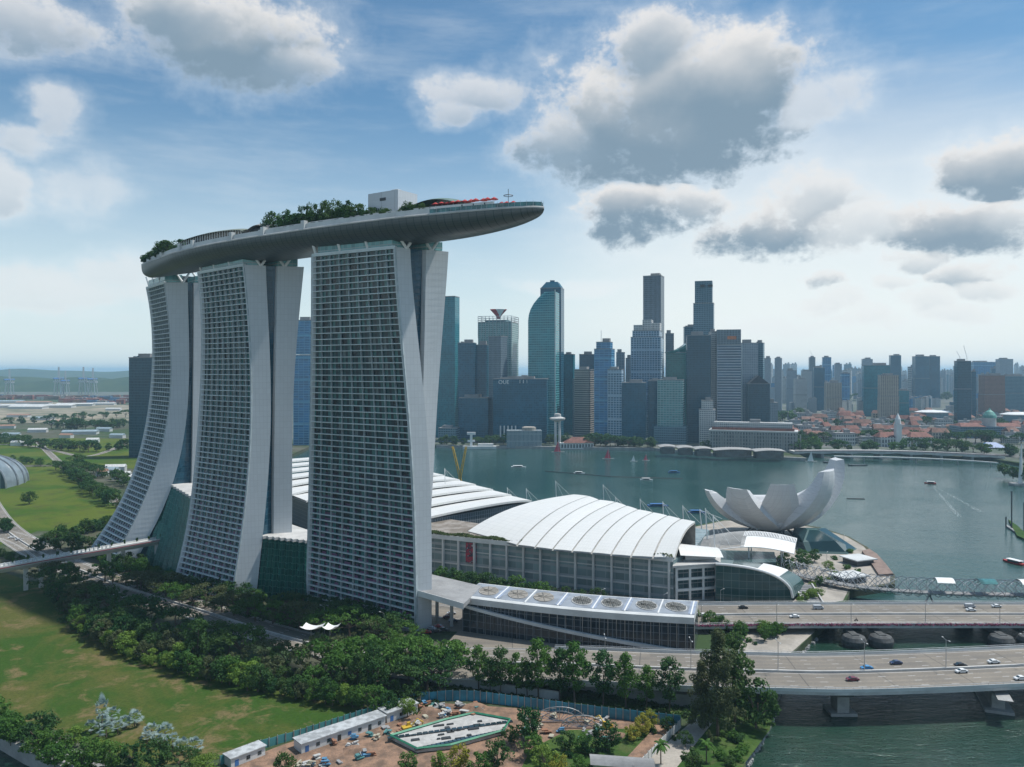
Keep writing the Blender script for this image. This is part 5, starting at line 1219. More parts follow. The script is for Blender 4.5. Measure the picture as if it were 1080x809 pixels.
# small houses with red roofs
hs_ = []; MT['roofbrown'] = pm('roof_brown', (.22, .12, .09), .85, scale=.2, var=.2)
for k, (lab, wm, rm) in enumerate((('low pale shophouse with a red tiled roof', 'cream', 'roofred'), ('low white block with a grey flat roof', 'f_white', 'roofgrey'), ('low shophouse with a rust-brown roof', 'f_tan', 'roofbrown'))):
    t = thing('shophouse', lab+' among the low roofs behind the river', 'house', (0, 0, 0), lab+'s behind the river')
    m_ = MB(); m_.prism(rect(0, 0, 26, 13), 0, 11, rm == 'roofgrey'); m_.build('wall', MT[wm], t)
    m_ = MB()
    if rm != 'roofgrey': m_.loft([[(-13.5, -7, 11), (13.5, -7, 11), (13.5, 7, 11), (-13.5, 7, 11)], [(-11, -.3, 15.5), (11, -.3, 15.5), (11, .3, 15.5), (-11, .3, 15.5)]])
    else: m_.prism(rect(0, 0, 26.5, 13.5), 11, 12.2); m_.box(4, 0, 12.2, 15, 7, 5)
    m_.build('roof', MT[rm], t); hs_.append(t)
for k in range(230):
    px = fr_.uniform(832, 1100); d = fr_.uniform(1330, 2200); y_ = YH+127*F/d
    if 1000 < px < 1062 and d < 1560: continue
    kk = fr_.choice((0, 1, 1, 2, 0, 1)); dup(hs_[kk], (XD(px, d), d, GZ), fr_.uniform(-.6, .6), (fr_.uniform(.6, 1.5), fr_.uniform(.8, 1.3), fr_.uniform(.7, 1.9)))
for t in hs_: remove(t)
# landmarks of the far bank
def lm(px, d): return XD(px, d), d
x, y = lm(952, 1330); t = thing('clock_hall', 'white hall with a clock tower and red roofs behind the riverside trees', 'hall', (x, y, GZ))
m_ = MB(); m_.prism(rect(x, y, 88, 24, .05), GZ, 20); m_.build('wall', FM('f_hall', (.1, .11, .12), (.62, .62, .6), fh=8, bw=5, ff=.3, fv=.5), t)
for sx in (-26, 26): m_ = MB(); m_.loft([[(a, b_, 20) for a, b_ in rect(x+sx, y, 40, 26, .05)], [(a, b_, 28) for a, b_ in rect(x+sx, y, 26, 2, .05)]]); m_.build('roof', MT['roofred'], t)
m_ = MB(); m_.box(x-14, y-12, GZ, 42, 9, 9); m_.lathe(x-14, y-12, [(5, 42), (4.4, 50), (2.5, 55), (.3, 60)], 10); m_.build('clock_tower', MT['white'], t)
x, y = lm(1041, 1500); t = thing('domed_court', 'grey columned court building with a green copper dome', 'building', (x, y, GZ))
m_ = MB(); m_.prism(rect(x, y, 120, 40, -.05), GZ, 26); m_.build('wall', MT['f_grey'], t)
for sx in (-36, 36): m_ = MB(); m_.loft([[(a, b_, 26) for a, b_ in rect(x+sx, y, 46, 42, -.05)], [(a, b_, 32) for a, b_ in rect(x+sx, y, 34, 3, -.05)]]); m_.build('roof', MT['roofred'], t)
m_ = MB(); m_.lathe(x, y-8, [(11, 26), (11, 42)], 20); m_.build('drum', MT['pale_concrete'], t)
m_ = MB(); m_.lathe(x, y-8, [(12, 42), (11, 47), (7, 53), (2, 57), (.5, 61)], 20); m_.build('dome', pm('copper_green', (.12, .33, .28), .6), t)
x, y = lm(1045, 1290); t = thing('marquee', 'blue peaked marquee in front of the domed court', 'tent', (x, y, GZ)); m_ = MB(); m_.loft([[(a, b_, 6) for a, b_ in rect(x, y, 42, 20)], [(a, b_, 14) for a, b_ in rect(x, y, 16, .5)]]); m_.build('canopy', MT['blue'], t); m_ = MB()
for a, b_ in rect(x, y, 40, 18): m_.tube([(a, b_, GZ), (a, b_, 6)], .4, 5)
m_.build('posts', MT['steel'], t)
for px, d, rx, lab in ((984, 1900, 42, 'white oval roof of a low arena beyond the clock tower'), (1076, 1800, 44, 'pale disc roof at the right edge above the domed court')):
    x, y = lm(px, d); t = thing('round_roof_building', lab, 'building', (x, y, GZ)); m_ = MB(); m_.loft([[(x+rx*k*math.cos(a), y+rx*.6*k*math.sin(a), z) for a in np.linspace(0, 2*math.pi, 25)[:-1]] for k, z in ((1, 30), (1.02, 32), (.6, 36), (.05, 37))]); m_.build('roof', MT['white'], t); m_ = MB(); m_.loft([[(x+rx*.85*math.cos(a), y+rx*.5*math.sin(a), z) for a in np.linspace(0, 2*math.pi, 25)[:-1]] for z in (GZ, 30)]); m_.build('wall', MT['f_grey'], t)

# ------------------------------------------------------------------ far left: port, hills, dome, small buildings
def hillrange(name, x0, x1, d, h, seed, mat):
    r_ = random.Random(seed); ph = [r_.uniform(0, 6.3) for _ in range(8)]; m_ = MB()
    def z(a, b_):
        x = a*14; s = sum(math.sin(x*(.7+.8*i)+ph[i])/(1+.7*i) for i in range(8))
        return max(-1, (h*(.62+.17*s))*math.sin(math.pi*b_)**.8)
    m_.grid(lambda a, b_: (x0+(x1-x0)*a, d+1500*b_, z(a, b_)*min(1, a*8, (1-a)*8)+0.5), 160, 14); struct(m_.build(name, mat, smooth=True))
MT['hill'] = grassmat('hill_wood', (.03, .06, .03), (.05, .08, .035), (.09, .1, .06), .004, .4)
hillrange('hill', -6500, -1300, 4750, 112, 3, MT['hill'])
hillrange('hills', -11000, 1500, 9500, 225, 8, MT['hill']); hillrange('hills', -4200, -1300, 8000, 105, 14, MT['hill'])
m_ = MB(); m_.prism([(-6000, 4150), (-1200, 4050), (-1000, 6400), (-6000, 6400)], -1, 3); struct(m_.build('far_shore', MT['city']))
def crane_port(px, d, ytop, lab):
    x = XD(px, d); zt = ZD(ytop, d); t = thing('port_crane', lab, 'port crane', (x, d, 3), 'gantry cranes in the harbour'); m_ = MB(); k = (zt-3)/100
    for sx in (-12, 12):
        for sy in (-10, 10): m_.tube([(x+sx*k, d+sy*k, 3), (x+sx*.6*k, d+sy*.6*k, 3+62*k)], 2.0*k, 4)
    m_.tube([(x, d, 3+60*k), (x, d, zt)], 4.2*k, 4, 3*k)
    m_.box(x, d, 3+44*k, 3+50*k, 26*k, 22*k); m_.build('frame', MT['steel'], t)
    m_ = MB(); m_.tube([(x-40*k*0, d-34*k, 3+58*k), (x, d+30*k, 3+58*k)], 3*k, 4); m_.build('boom', MT['blue'], t)
for px, yt, lab in ((62, 387, 'tall white gantry crane with raised boom, middle of the harbour row'), (88, 387, 'white gantry crane paired with the one on its right'), (98, 388, 'white gantry crane paired with the one on its left'), (69, 391, 'dim gantry crane farther back'), (10, 389, 'gantry crane at the far left above the wooded hill')): crane_port(px, 4250, yt, lab)
cont = []
for k, c in enumerate(((.35, .1, .07), (.1, .2, .35), (.45, .42, .38), (.3, .16, .1))):
    t = MB().box(0, 0, 0, 13, 40, 14).build('container_stack', pm('container_paint', c, .6, scale=.05, var=.3), loc=(0, 0, 0)); tag(t, 'stack of shipping containers in the hazy port', 'container stack', 'container stacks in the port'); cont.append(t)
names_ = ['rust-red', 'blue', 'pale', 'brown']
for k in range(150):
    t = fr_.choice((0, 0, 3, 1, 2)); o = cont[t].copy(); COL.objects.link(o); d = fr_.uniform(3450, 3640) if k < 90 else fr_.uniform(2950, 3400); px = fr_.uniform(-20, 135) if k < 90 else fr_.uniform(70, 135)
    o.location = (XD(px, d), d, GZ); o.rotation_euler = (0, 0, fr_.uniform(-.1, .1)); o.scale = (fr_.uniform(.6, 1.6), 1, fr_.uniform(.5, 1.4)); o['label'] = names_[t]+' shipping container stack in the hazy port on the left'; o['group'] = names_[t]+' container stacks in the port'
for t in cont: bpy.data.objects.remove(t)
wr = []
for k, (c, lab) in enumerate((((.62, .62, .6), 'low white warehouse roof'), ((.3, .38, .42), 'low blue-grey shed'), ((.35, .2, .14), 'low rust-red shed'))):
    t = thing('warehouse', lab+' on the open ground at the left', 'warehouse', (0, 0, 0), lab+'s at the left'); m_ = MB(); m_.prism(rect(0, 0, 40, 16), 0, 6, False); m_.build('wall', MT['offwhite'], t); m_ = MB(); m_.loft([[(-20.5, -8.5, 6), (-20.5, 8.5, 6), (-20.5, 0, 9)], [(20.5, -8.5, 6), (20.5, 8.5, 6), (20.5, 0, 9)]]); m_.build('roof', pm('sheet_roof', c, .5), t); wr.append(t)
for (px, py, k, sx) in [(8, 430, 0, 3.5), (30, 431, 0, 3), (55, 430, 0, 3.5), (80, 428, 0, 3), (110, 427, 0, 2), (20, 440, 2, 1.5), (45, 443, 1, 1.5), (85, 458, 1, 1.6), (40, 456, 0, .9), (20, 470, 0, .6), (70, 462, 2, .6), (110, 455, 1, .8), (128, 505, 0, .5), (122, 497, 0, .6), (118, 500, 1, .4), (108, 502, 2, .3), (137, 508, 0, .5), (5, 452, 2, 1), (12, 461, 1, .8), (60, 447, 2, 1), (100, 448, 0, .8), (98, 467, 0, .5), (124, 462, 1, .7), (8, 425, 1, 3), (36, 426, 2, 3), (120, 433, 0, 1.2)]:
    x, y = W(px, py, GZ); dup(wr[k], (x, y, GZ), fr_.uniform(-.2, .3), (sx, max(.6, sx*.7), max(1, sx*.4)))
for t in wr: remove(t)
x, y = -604, 850; t = thing('glass_dome', 'grey ribbed conservatory dome at the left edge of the field', 'conservatory', (x, y, GZ))
def dome(a, b_, k=1.0): c_ = math.sqrt(max(0, 1-(b_*.98)**2)); return (x-58*k*math.cos(math.pi*a)*c_, y+95*b_, GZ+38*k*math.sin(math.pi*a)**.85*c_)
m_ = MB(); m_.grid(lambda a, b_: dome(a, b_), 30, 12); m_.build('glass_shell', pm('dome_glass', (.22, .27, .3), .3, scale=.05, var=.2), t, smooth=True)
for b_ in (0, .25, .45, .65): MB().tube([dome(a, b_, 1.015) for a in np.linspace(0, 1, 30)], 1.0, 5).build('arched_rib', MT['steel'], t)
m_ = MB(); m_.face([(dome(a, 0, .985)[0], y+1, dome(a, 0, .985)[2]) for a in np.linspace(0, 1, 24)]); m_.build('end_wall', FM('dome_wall', (.05, .09, .11), (.25, .28, .3), fh=7, bw=6, ff=.06, fv=.08), t)

# ------------------------------------------------------------------ building site at the bottom
def hoarding(pts, h, label, mat, post=True):
    w3 = [W(a, b_, GZ+.1) for a, b_ in pts]; t = thing('hoarding', label, 'hoarding', (w3[0][0], w3[0][1], GZ)); m_ = MB(); pm_ = MB()
    for i in range(len(w3)-1):
        a, b_ = Vector((*w3[i], 0)), Vector((*w3[i+1], 0)); L = (b_-a).length; n = max(1, int(L/2.4)); nn = Vector((-(b_-a).y, (b_-a).x, 0)).normalized()*.12
        for k in range(n):
            p, q = a.lerp(b_, k/n), a.lerp(b_, (k+.96)/n); m_.prism([tuple(p[:2]), tuple(q[:2]), tuple((q+nn)[:2]), tuple((p+nn)[:2])], GZ, GZ+h-.15*(k % 2))
            if post: pm_.box(p.x, p.y, GZ, GZ+h+.3, .22, .5)
    m_.build('sheet_panels', mat, t); pm_.build('posts', MT['steel'], t); return t
MT['hoard'] = pm('hoarding_blue', (.05, .26, .36), .5, scale=.15, var=.2); MT['hoardteal'] = pm('hoarding_teal', (.07, .26, .27), .5, scale=.15)
hoarding([(232, 807), (275, 790), (310, 780), (440, 738)], 3.0, 'teal sheet hoarding between the lawn and the white site offices', MT['hoardteal'])
hoarding([(444, 741), (470, 739), (500, 739), (560, 747), (620, 755), (718, 766)], 4.0, 'blue sheet hoarding behind the building site, in front of the tree row', MT['hoard'])
hoarding([(718, 767), (700, 785), (680, 806), (660, 826)], 3.0, 'pale hoarding turning along the footpath', MT['offwhite'])
def boxrow(pts, h, wd, label, name='site_office'):
    (a, b_) = [Vector((*W(*p, GZ), 0)) for p in pts]; L = (b_-a).length; ang = math.atan2((b_-a).y, (b_-a).x); c = (a+b_)/2; t = thing(name, label, 'site office', (c.x, c.y, GZ)); m_ = MB(); m_.prism(rect(c.x, c.y, L, wd, ang), GZ, GZ+h, False); m_.build('wall', MT['offwhite'], t)
    m_ = MB(); m_.prism(rect(c.x, c.y, L+.8, wd+.9, ang), GZ+h+.02, GZ+h+.3, True, True); m_.build('roof', MT['cabinroof'] if 'cabinroof' in MT else MT.setdefault('cabinroof', pm('cabin_roof', (.5, .52, .53), .5, scale=.4, var=.2, fine=.25)), t); d_ = (b_-a).normalized(); n_ = Vector((d_.y, -d_.x, 0)); n_ = n_ if n_.y < 0 else -n_
    for k in range(int(L/4)):
        p = a+d_*(2+4*k)+n_*(wd/2+.04); m_ = MB(); m_.box(p.x, p.y, GZ+.9 if k % 3 else GZ+.1, GZ+2.1, 1.3, .08, ang); m_.build('window' if k % 3 else 'door', MT['glass'] if k % 4 else MT['blue'], t)
    return t
boxrow([(314, 792), (402, 762)], 3.2, 5.5, 'longer white cabin of the site offices beside the teal hoarding'); boxrow([(404, 760), (436, 749)], 3.4, 5.5, 'shorter white cabin at the upper end of the site offices')
boxrow([(240, 808), (276, 794)], 3.0, 4.5, 'separate white cabin at the lower left outside the site')
t = thing('event_stage', 'half-built platform with green edge beams and white deck sheets on the building site', 'stage', (-10, 268, GZ)); Pg = [W(*p, GZ+1.2) for p in ((412, 777), (470, 760), (500, 753), (538, 760), (530, 772), (475, 787), (440, 791))]
m_ = MB(); m_.prism(Pg, GZ+.3, GZ+1.3, True, True); m_.build('deck', pm('deck_sheets', (.5, .49, .47), .7, scale=.35, var=.12, fine=.3), t)
m_ = MB(); q = [(*p, GZ+1.7) for p in Pg]; m_.tube(q+[q[0]], .45, 4); m_.build('edge_beam', pm('green_paint', (.04, .25, .14), .5), t)
m_ = MB(); cen = np.mean(Pg, axis=0); rr_ = random.Random(4)
for k in range(20): f_ = rr_.uniform(.3, .85); p = Pg[rr_.randrange(len(Pg))]; p2 = Pg[rr_.randrange(len(Pg))]; x = cen[0]+(p[0]+p2[0]-2*cen[0])/2*f_; y = cen[1]+(p[1]+p2[1]-2*cen[1])/2*f_; m_.box(x, y, GZ+1.32, GZ+1.7, rr_.uniform(1, 4), rr_.uniform(.6, 1.6), .3)
m_.build('deck_panels', MT['dark'], t)
m_ = MB(); 
for k in range(22): a = Vector((*Pg[0], 0)).lerp(Vector((*Pg[3], 0)), k/21); b_ = Vector((*Pg[6], 0)).lerp(Vector((*Pg[4], 0)), k/21); m_.box(b_.x, b_.y, GZ+1.35, GZ+1.75, 1.7, 1.5, .3); m_.box(a.x, a.y-1.5, GZ+1.35, GZ+1.75, 1.7, 1.5, .3)
m_.build('solar_panels', MT['glass'], t)
# ring-shaped steel structures
for (px, py, r, lab) in ((590, 762, 9.5, 'fan-shaped white steel truss lying upright on the building site'), (614, 768, 7.5, 'second smaller arched steel truss beside the fan-shaped one')):
    x, y = W(px, py, GZ); t = thing('steel_truss', lab, 'steel frame', (x, y, GZ)); m_ = MB()
    for rr in (1.0, .7): m_.tube([(x+r*rr*math.cos(a), y+1.2*math.sin(a*3)*0, GZ+.4+r*.55*rr*math.sin(a)) for a in np.linspace(0, math.pi, 18)], .16, 5)
    for a in np.linspace(0, math.pi, 11): m_.tube([(x, y, GZ+.4), (x+r*math.cos(a), y, GZ+.4+r*.55*math.sin(a))], .1, 4)
    m_.build('front_arch', MT['steel'], t); m_ = MB()
    for a in np.linspace(0, math.pi, 9): m_.tube([(x+r*math.cos(a), y, GZ+.4+r*.55*math.sin(a)), (x+r*.8*math.cos(a)+2, y+5, GZ+.3+r*.3*math.sin(a))], .1, 4)
    m_.build('back_stays', MT['steel'], t)
x, y = W(602, 762, GZ); 
# excavator, huts, material heaps
def heap(px, py, r, h, mat, label, seed):
    x, y = W(px, py, GZ); rr = random.Random(seed); m_ = MB(); ph = rr.random()*6
    m_.loft([[(x+r*k*(1+.18*math.sin(a*3+ph)+.1*math.sin(a*7))*math.cos(a), y+r*.8*k*(1+.15*math.sin(a*2+ph))*math.sin(a), GZ+h*z) for a in np.linspace(0, 2*math.pi, 19)[:-1]] for k, z in ((1, 0.03), (.8, .35), (.45, .8), (.12, 1))]); tag(m_.build('soil_heap', mat, loc=(x, y, GZ), smooth=True), label, 'heap')
heap(452, 752, 4.5, 2.2, MT['soil'], 'brown earth heap at the upper end of the building site', 1); heap(500, 747, 5, 1.8, MT['soil'], 'brown earth heap between the stage and the blue hoarding', 2); heap(640, 776, 6, 1.4, MT['soil'], 'low earth heap right of the steel trusses', 3); heap(375, 792, 5, 1.6, MT['soil'], 'earth heap in front of the long white cabin', 4)
mr = random.Random(31); pc_ = [(.5, .5, .48), (.1, .25, .4), (.3, .3, .3), (.3, .15, .09), (.08, .22, .22), (.42, .39, .3)]
pcm = [pm('material_stack', c, .6) for c in pc_]; cn_ = ['grey', 'blue', 'dark grey', 'rust-brown', 'teal', 'cream']
for k in range(95):
    px, py = (mr.uniform(440, 505), mr.uniform(744, 757)) if k < 36 else ((mr.uniform(310, 440), mr.uniform(762, 806)) if k < 70 else (mr.uniform(545, 640), mr.uniform(756, 782)))
    if 36 <= k < 70: py = min(808, 790-(px-310)*.35+mr.uniform(10, 38))
    x, y = W(px, py, GZ); c = mr.randrange(6); m_ = MB(); a = mr.uniform(0, 3)
    for q in range(mr.randint(2, 5)): m_.box(x+mr.uniform(-.8, .8), y+mr.uniform(-.6, .6), GZ+.1+.35*q, GZ+.4+.35*q, mr.uniform(1, 3), mr.uniform(.5, 1.6), a+mr.uniform(-.1, .1))
    where = ('near the upper end of the site', 'on the bare soil beside the site offices', 'around the steel trusses')[0 if k < 36 else 1 if k < 70 else 2]
    tag(m_.build('material_stack', pcm[c], loc=(x, y, GZ)), 'small stack of %s building material %s' % (cn_[c], where), 'building material', '%s building material %s' % (cn_[c], where))
def excavator(px, py, rot, label):
    x, y = W(px, py, GZ); t = thing('excavator', label, 'excavator', (x, y, GZ+.1)); t.rotation_euler[2] = 0; c, s = math.cos(rot), math.sin(rot)
    L = lambda a, b_, z: (x+a*c-b_*s, y+a*s+b_*c, GZ+z)
    for sg in (-1, 1): m_ = MB(); m_.loft([[L(-1.9, sg*1.1-.3, z), L(1.9, sg*1.1-.3, z), L(1.9, sg*1.1+.3, z), L(-1.9, sg*1.1+.3, z)] for z in (.1, .9)]); m_.build('track', MT['black'], t)
    m_ = MB(); m_.loft([[L(-2, -1.2, z), L(1.2, -1.2, z), L(1.2, 1.2, z), L(-2, 1.2, z)] for z in (1.0, 2.1)]); m_.loft([[L(.0, .2, z), L(1.2, .2, z), L(1.1, 1.1, z), L(0, 1.1, z)] for z in (2.1, 3.1)]); m_.build('cab', MT['yellow'], t)
    m_ = MB(); m_.tube([L(1, -.4, 1.8), L(3.4, -.4, 4.2), L(5.6, -.4, 2.6), L(5.2, -.4, .8)], .24, 5); m_.build('boom', MT['yellow'], t)
excavator(640, 770, 2.5, 'small yellow excavator on the soil right of the trusses'); excavator(430, 772, .5, 'small yellow excavator beside the site offices')
# grey vaulted shelter at the bottom
x, y = W(642, 812, GZ); t = thing('shelter', 'grey barrel-roofed shelter at the bottom edge beside the path', 'shelter', (x, y, GZ)); m_ = MB(); m_.grid(lambda a, b_: (x-6+20*a, y-2+6*b_-3*a, GZ+2.6+1.8*math.sin(math.pi*b_)), 6, 8); m_.build('roof', MT['roofgrey'], t); m_ = MB(); m_.prism([(x-5, y-1), (x+13, y-4), (x+13, y), (x-5, y+3)], GZ, GZ+2.6); m_.build('wall', MT['steel'], t)
# yellow crossed lattice jibs behind the hall roof
x = XD(484, 760); t = thing('lattice_jib', 'two crossed yellow lattice crane jibs behind the white shell roof', 'crane', (x, 760, 1)); m_ = MB()
for (a, b_) in ((-4, 7), (7, -6)):
    p0, p1 = Vector((x+a, 760, 2)), Vector((x+b_, 760, 58)); 
    for o in (-1.2, 1.2): m_.tube([p0+Vector((o, 0, 0)), p1+Vector((o*.5, 0, 0))], .45, 4)
    for k in range(14): s_ = 1 if k % 2 else -1; m_.tube([p0.lerp(p1, k/14)+Vector((1.1*s_, 0, 0)), p0.lerp(p1, (k+1)/14)-Vector((1.1*s_, 0, 0))], .25, 4)
m_.build('jibs', MT['yellow'], t); m_ = MB(); m_.box(x, 760, .2, 3, 26, 12); m_.build('barge', MT['dark'], t)
# ------------------------------------------------------------------ trees
LEAF = {
 'dark': leafmat('leaf_dark', (.010, .055, .018), (.035, .12, .026), (.10, .16, .035)),
 'mid': leafmat('leaf_mid', (.028, .10, .018), (.08, .19, .028), (.11, .21, .035)),
 'light': leafmat('leaf_light', (.08, .17, .022), (.17, .28, .04), (.22, .3, .06)),
 'yellow': leafmat('leaf_yellow', (.17, .2, .02), (.34, .34, .05), (.38, .34, .06)),
 'silver': leafmat('leaf_silver', (.16, .25, .25), (.33, .44, .43), (.38, .46, .44)),
 'olive': leafmat('leaf_olive', (.05, .075, .03), (.11, .135, .055), (.12, .14, .06)),
}
def leafquads(rng, centres, radii, per, size, flat=.8, up=.35):
    V, Fc = [], []
    C = np.array(centres); RD = np.array(radii)
    idx = np.repeat(np.arange(len(C)), per); n = len(idx)
    d = rng.normal(size=(n, 3)); d /= np.linalg.norm(d, axis=1)[:, None]
    rad = RD[idx]*(rng.uniform(.35, 1.0, n)**.45)
    p = C[idx]+d*rad[:, None]*np.array([1, 1, flat])
    nrm = d*.7+rng.normal(size=(n, 3))*.5; nrm[:, 2] += up; nrm /= np.linalg.norm(nrm, axis=1)[:, None]
    t = np.cross(nrm, rng.normal(size=(n, 3))); t /= np.linalg.norm(t, axis=1)[:, None]; b_ = np.cross(nrm, t)
    s = (size*rng.uniform(.6, 1.35, n))[:, None]
    q = np.stack([p-t*s*1.2, p-b_*s*.75, p+t*s*1.2, p+b_*s*.75], 1).reshape(-1, 3)
    return q
def meshq(name, q, mat, parent):
    me = bpy.data.meshes.new(name); n = len(q)//4
    me.vertices.add(len(q)); me.vertices.foreach_set('co', q.astype(np.float32).ravel())
    me.loops.add(len(q)); me.loops.foreach_set('vertex_index', np.arange(len(q), dtype=np.int32))
    me.polygons.add(n); me.polygons.foreach_set('loop_start', np.arange(0, len(q), 4, dtype=np.int32)); me.polygons.foreach_set('loop_total', np.full(n, 4, dtype=np.int32))
    me.materials.append(mat); me.update(calc_edges=True); me.validate()
    o = bpy.data.objects.new(name, me); COL.objects.link(o); o.parent = parent; return o
def tree_proto(kind, seed, leaf, fine=1.0, label='tree'):
    rng = np.random.default_rng(seed); rr = random.Random(seed); t = thing(kind, label, 'tree', (0, 0, 0))
    cs, rs, limbs = [], [], []; per = 70; size = .3
    if kind == 'rain_tree':
        H, RR = 9.5, 8.5
        for k in range(34):
            a = rr.uniform(0, 6.283); r = RR*math.sqrt(rr.random())*(1+.18*math.sin(a*3+seed)); z = H-3.1*(r/RR)**2+rr.uniform(-1.0, .7); cs.append((r*math.cos(a), r*math.sin(a), z)); rs.append(rr.uniform(.8, 2.5))
        limbs = [(c, .16) for c in cs[::4]]; base = 3.2; tr = .5; per = 62; flat = .5
    elif kind == 'broad_tree':
        H, RR = 9, 4.6
        for k in range(28):
            a = rr.uniform(0, 6.283); z = rr.uniform(-1, 1); r = RR*math.sqrt(max(0, 1-z*z))*rr.uniform(.55, 1)*(1+.2*math.sin(a*2+seed)); cs.append((r*math.cos(a), r*math.sin(a), H*.62+z*H*.36)); rs.append(rr.uniform(.7, 2.0))
        limbs = [(c, .14) for c in cs[::5]]; base = 2.4; tr = .32; per = 66; flat = .85
    elif kind == 'tall_tree':
        H, RR = 17, 4.5
        for k in range(44):
            f_ = rr.random(); z = H*(.3+.68*f_); r = RR*math.sin(math.pi*min(1, .16+.84*f_))**.5*rr.uniform(.2, .95); a = rr.uniform(0, 6.283); cs.append((r*math.cos(a), r*math.sin(a), z)); rs.append(rr.uniform(1.0, 1.8))
        limbs = [(c, .12) for c in cs[::5]]; base = 6; tr = .3; per = 60; flat = .85
    elif kind == 'casuarina':
        H, RR = 28, 7.4
        for k in range(125):
            f_ = rr.random()**.9; z = H*(.1+.88*f_); r = RR*(1-f_)**.55*rr.uniform(.3, 1)*(.8+.3*math.sin(f_*19)); a = rr.uniform(0, 6.283); cs.append((r*math.cos(a), r*math.sin(a), z)); rs.append(rr.uniform(.9, 1.9))
        limbs = [(c, .1) for c in cs[::6]]; base = 8; tr = .5; per = 75; flat = 1.2; size = .26
    elif kind == 'shrub':
        H = 2.2
        for k in range(10): a = rr.uniform(0, 6.283); r = rr.uniform(0, 1.5); cs.append((r*math.cos(a), r*math.sin(a), rr.uniform(.5, 1.7))); rs.append(rr.uniform(.6, 1.0))
        limbs = []; base = .5; tr = .12; per = 50; flat = .9; size = .24
    q = leafquads(rng, cs, rs, int(per*fine), size/math.sqrt(fine), flat)
    meshq('crown', q, LEAF[leaf], t)
    m_ = MB()
    if kind != 'shrub':
        top = H*.55 if kind != 'casuarina' else H*.9; lean = rr.uniform(-.5, .5)
        m_.tube([(0, 0, -.4), (lean*.3, 0, base*.5), (lean, lean*.4, base), (lean*1.1, lean*.5, top)], tr, 7, tr*.35)
        for (c, w) in limbs: m_.tube([(lean, lean*.4, base), ((c[0]+lean)*.45, c[1]*.45, base+(c[2]-base)*.6), (c[0]*.92, c[1]*.92, c[2]-.2)], w*1.3, 5, w*.4)
    else: m_.tube([(0, 0, -.2), (0, 0, 1.2)], .12, 5, .05)
    m_.build('trunk', MT['bark'], t); return t
def palm_proto(seed, leaf, H=8.0, fr=2.8, nf=16, label='palm', fan=False):
    rr = random.Random(seed); t = thing('palm_tree', label, 'palm', (0, 0, 0)); q = []
    for k in range(nf):
        a = 2*math.pi*k/nf+rr.uniform(-.2, .2); e0 = rr.uniform(-.35, 1.25); L = fr*rr.uniform(.8, 1.1); pr = None
        if fan:
            c = Vector((math.cos(a)*math.cos(e0)*L*.75, math.sin(a)*math.cos(e0)*L*.75, H+math.sin(e0)*L*.75)); dr = (c-Vector((0, 0, H))).normalized(); sd = dr.cross(Vector((0, 0, 1))).normalized()
            for j in range(13):
                an = (j-6)*.24; d2 = (dr*math.cos(an)+sd*math.sin(an)); w2 = (sd*math.cos(an)-dr*math.sin(an))*.05; mid_ = c+d2*L*.26; tip = c+d2*L*.48-Vector((0, 0, .05*abs(j-6)+.08))
                q += [c-w2*.6, c+w2*.6, mid_+w2*1.5, mid_-w2*1.5, mid_-w2*1.5, mid_+w2*1.5, tip+w2*.4, tip-w2*.4]
            continue
        for j in range(8):
            f0, f1 = j/8, (j+1)/8
            def pt(f_): r = L*f_*math.cos(e0*.6); return Vector((r*math.cos(a), r*math.sin(a), H+L*(f_*math.sin(e0)-.75*f_*f_)))
            p0, p1 = pt(f0), pt(f1); sd = Vector((-math.sin(a), math.cos(a), 0))*.55*(math.sin(math.pi*min(1, .2+f0*.75))); dn = Vector((0, 0, -.3))
            q += [p0, p1, p1+sd+dn, p0+sd*1.0+dn]; q += [p0, p0-sd+dn, p1-sd+dn, p1]
    meshq('fronds', np.array([tuple(v) for v in q]), LEAF[leaf], t); m_ = MB(); m_.tube([(0, 0, -.3), (.15, 0, H*.5), (0, 0, H)], .24, 7, .15); m_.build('trunk', MT['bark'], t); return t
PR = {}
def proto(key, *a, nm=None, **k):
    PR[key] = [tree_proto(*(a[:1]+(a[1]+i*7,)+a[2:]), **k) for i in range(3)]
    if nm:
        for t in PR[key]: t.name = nm
proto('rain_d', 'rain_tree', 1, 'dark'); proto('rain_m', 'rain_tree', 51, 'mid')
proto('br_d', 'broad_tree', 2, 'dark'); proto('br_m', 'broad_tree', 52, 'mid'); proto('br_o', 'broad_tree', 152, 'olive'); proto('rain_o', 'rain_tree', 171, 'olive'); proto('br_l', 'broad_tree', 72, 'light', nm='bushy_tree'); proto('br_y', 'broad_tree', 82, 'yellow', nm='bushy_tree')
proto('tall_m', 'tall_tree', 3, 'mid'); proto('tall_d', 'tall_tree', 33, 'dark'); proto('cas', 'casuarina', 4, 'olive'); proto('sh_m', 'shrub', 5, 'mid'); proto('sh_d', 'shrub', 6, 'dark')
proto('far_d', 'broad_tree', 62, 'dark', fine=.3, nm='park_tree'); proto('far_m', 'broad_tree', 92, 'mid', fine=.3, nm='park_tree'); proto('farrain', 'rain_tree', 93, 'dark', fine=.35)
PR['palm'] = [palm_proto(i, 'mid', 7, 3.2, 18) for i in range(2)]; PR['silver'] = [palm_proto(20+i, 'silver', 3.0, 2.5, 26, fan=True) for i in range(3)]
tr_ = random.Random(77)
def plant(key, x, y, sc, label, group=None, z=GZ, cat=None, sz=None):
    p = tr_.choice(PR[key]); o = dup(p, (x, y, z), tr_.uniform(0, 6.28), (sc, sc, sc*(sz or tr_.uniform(.88, 1.12))), label=label, group=group)
    if cat: o['category'] = cat
    return o
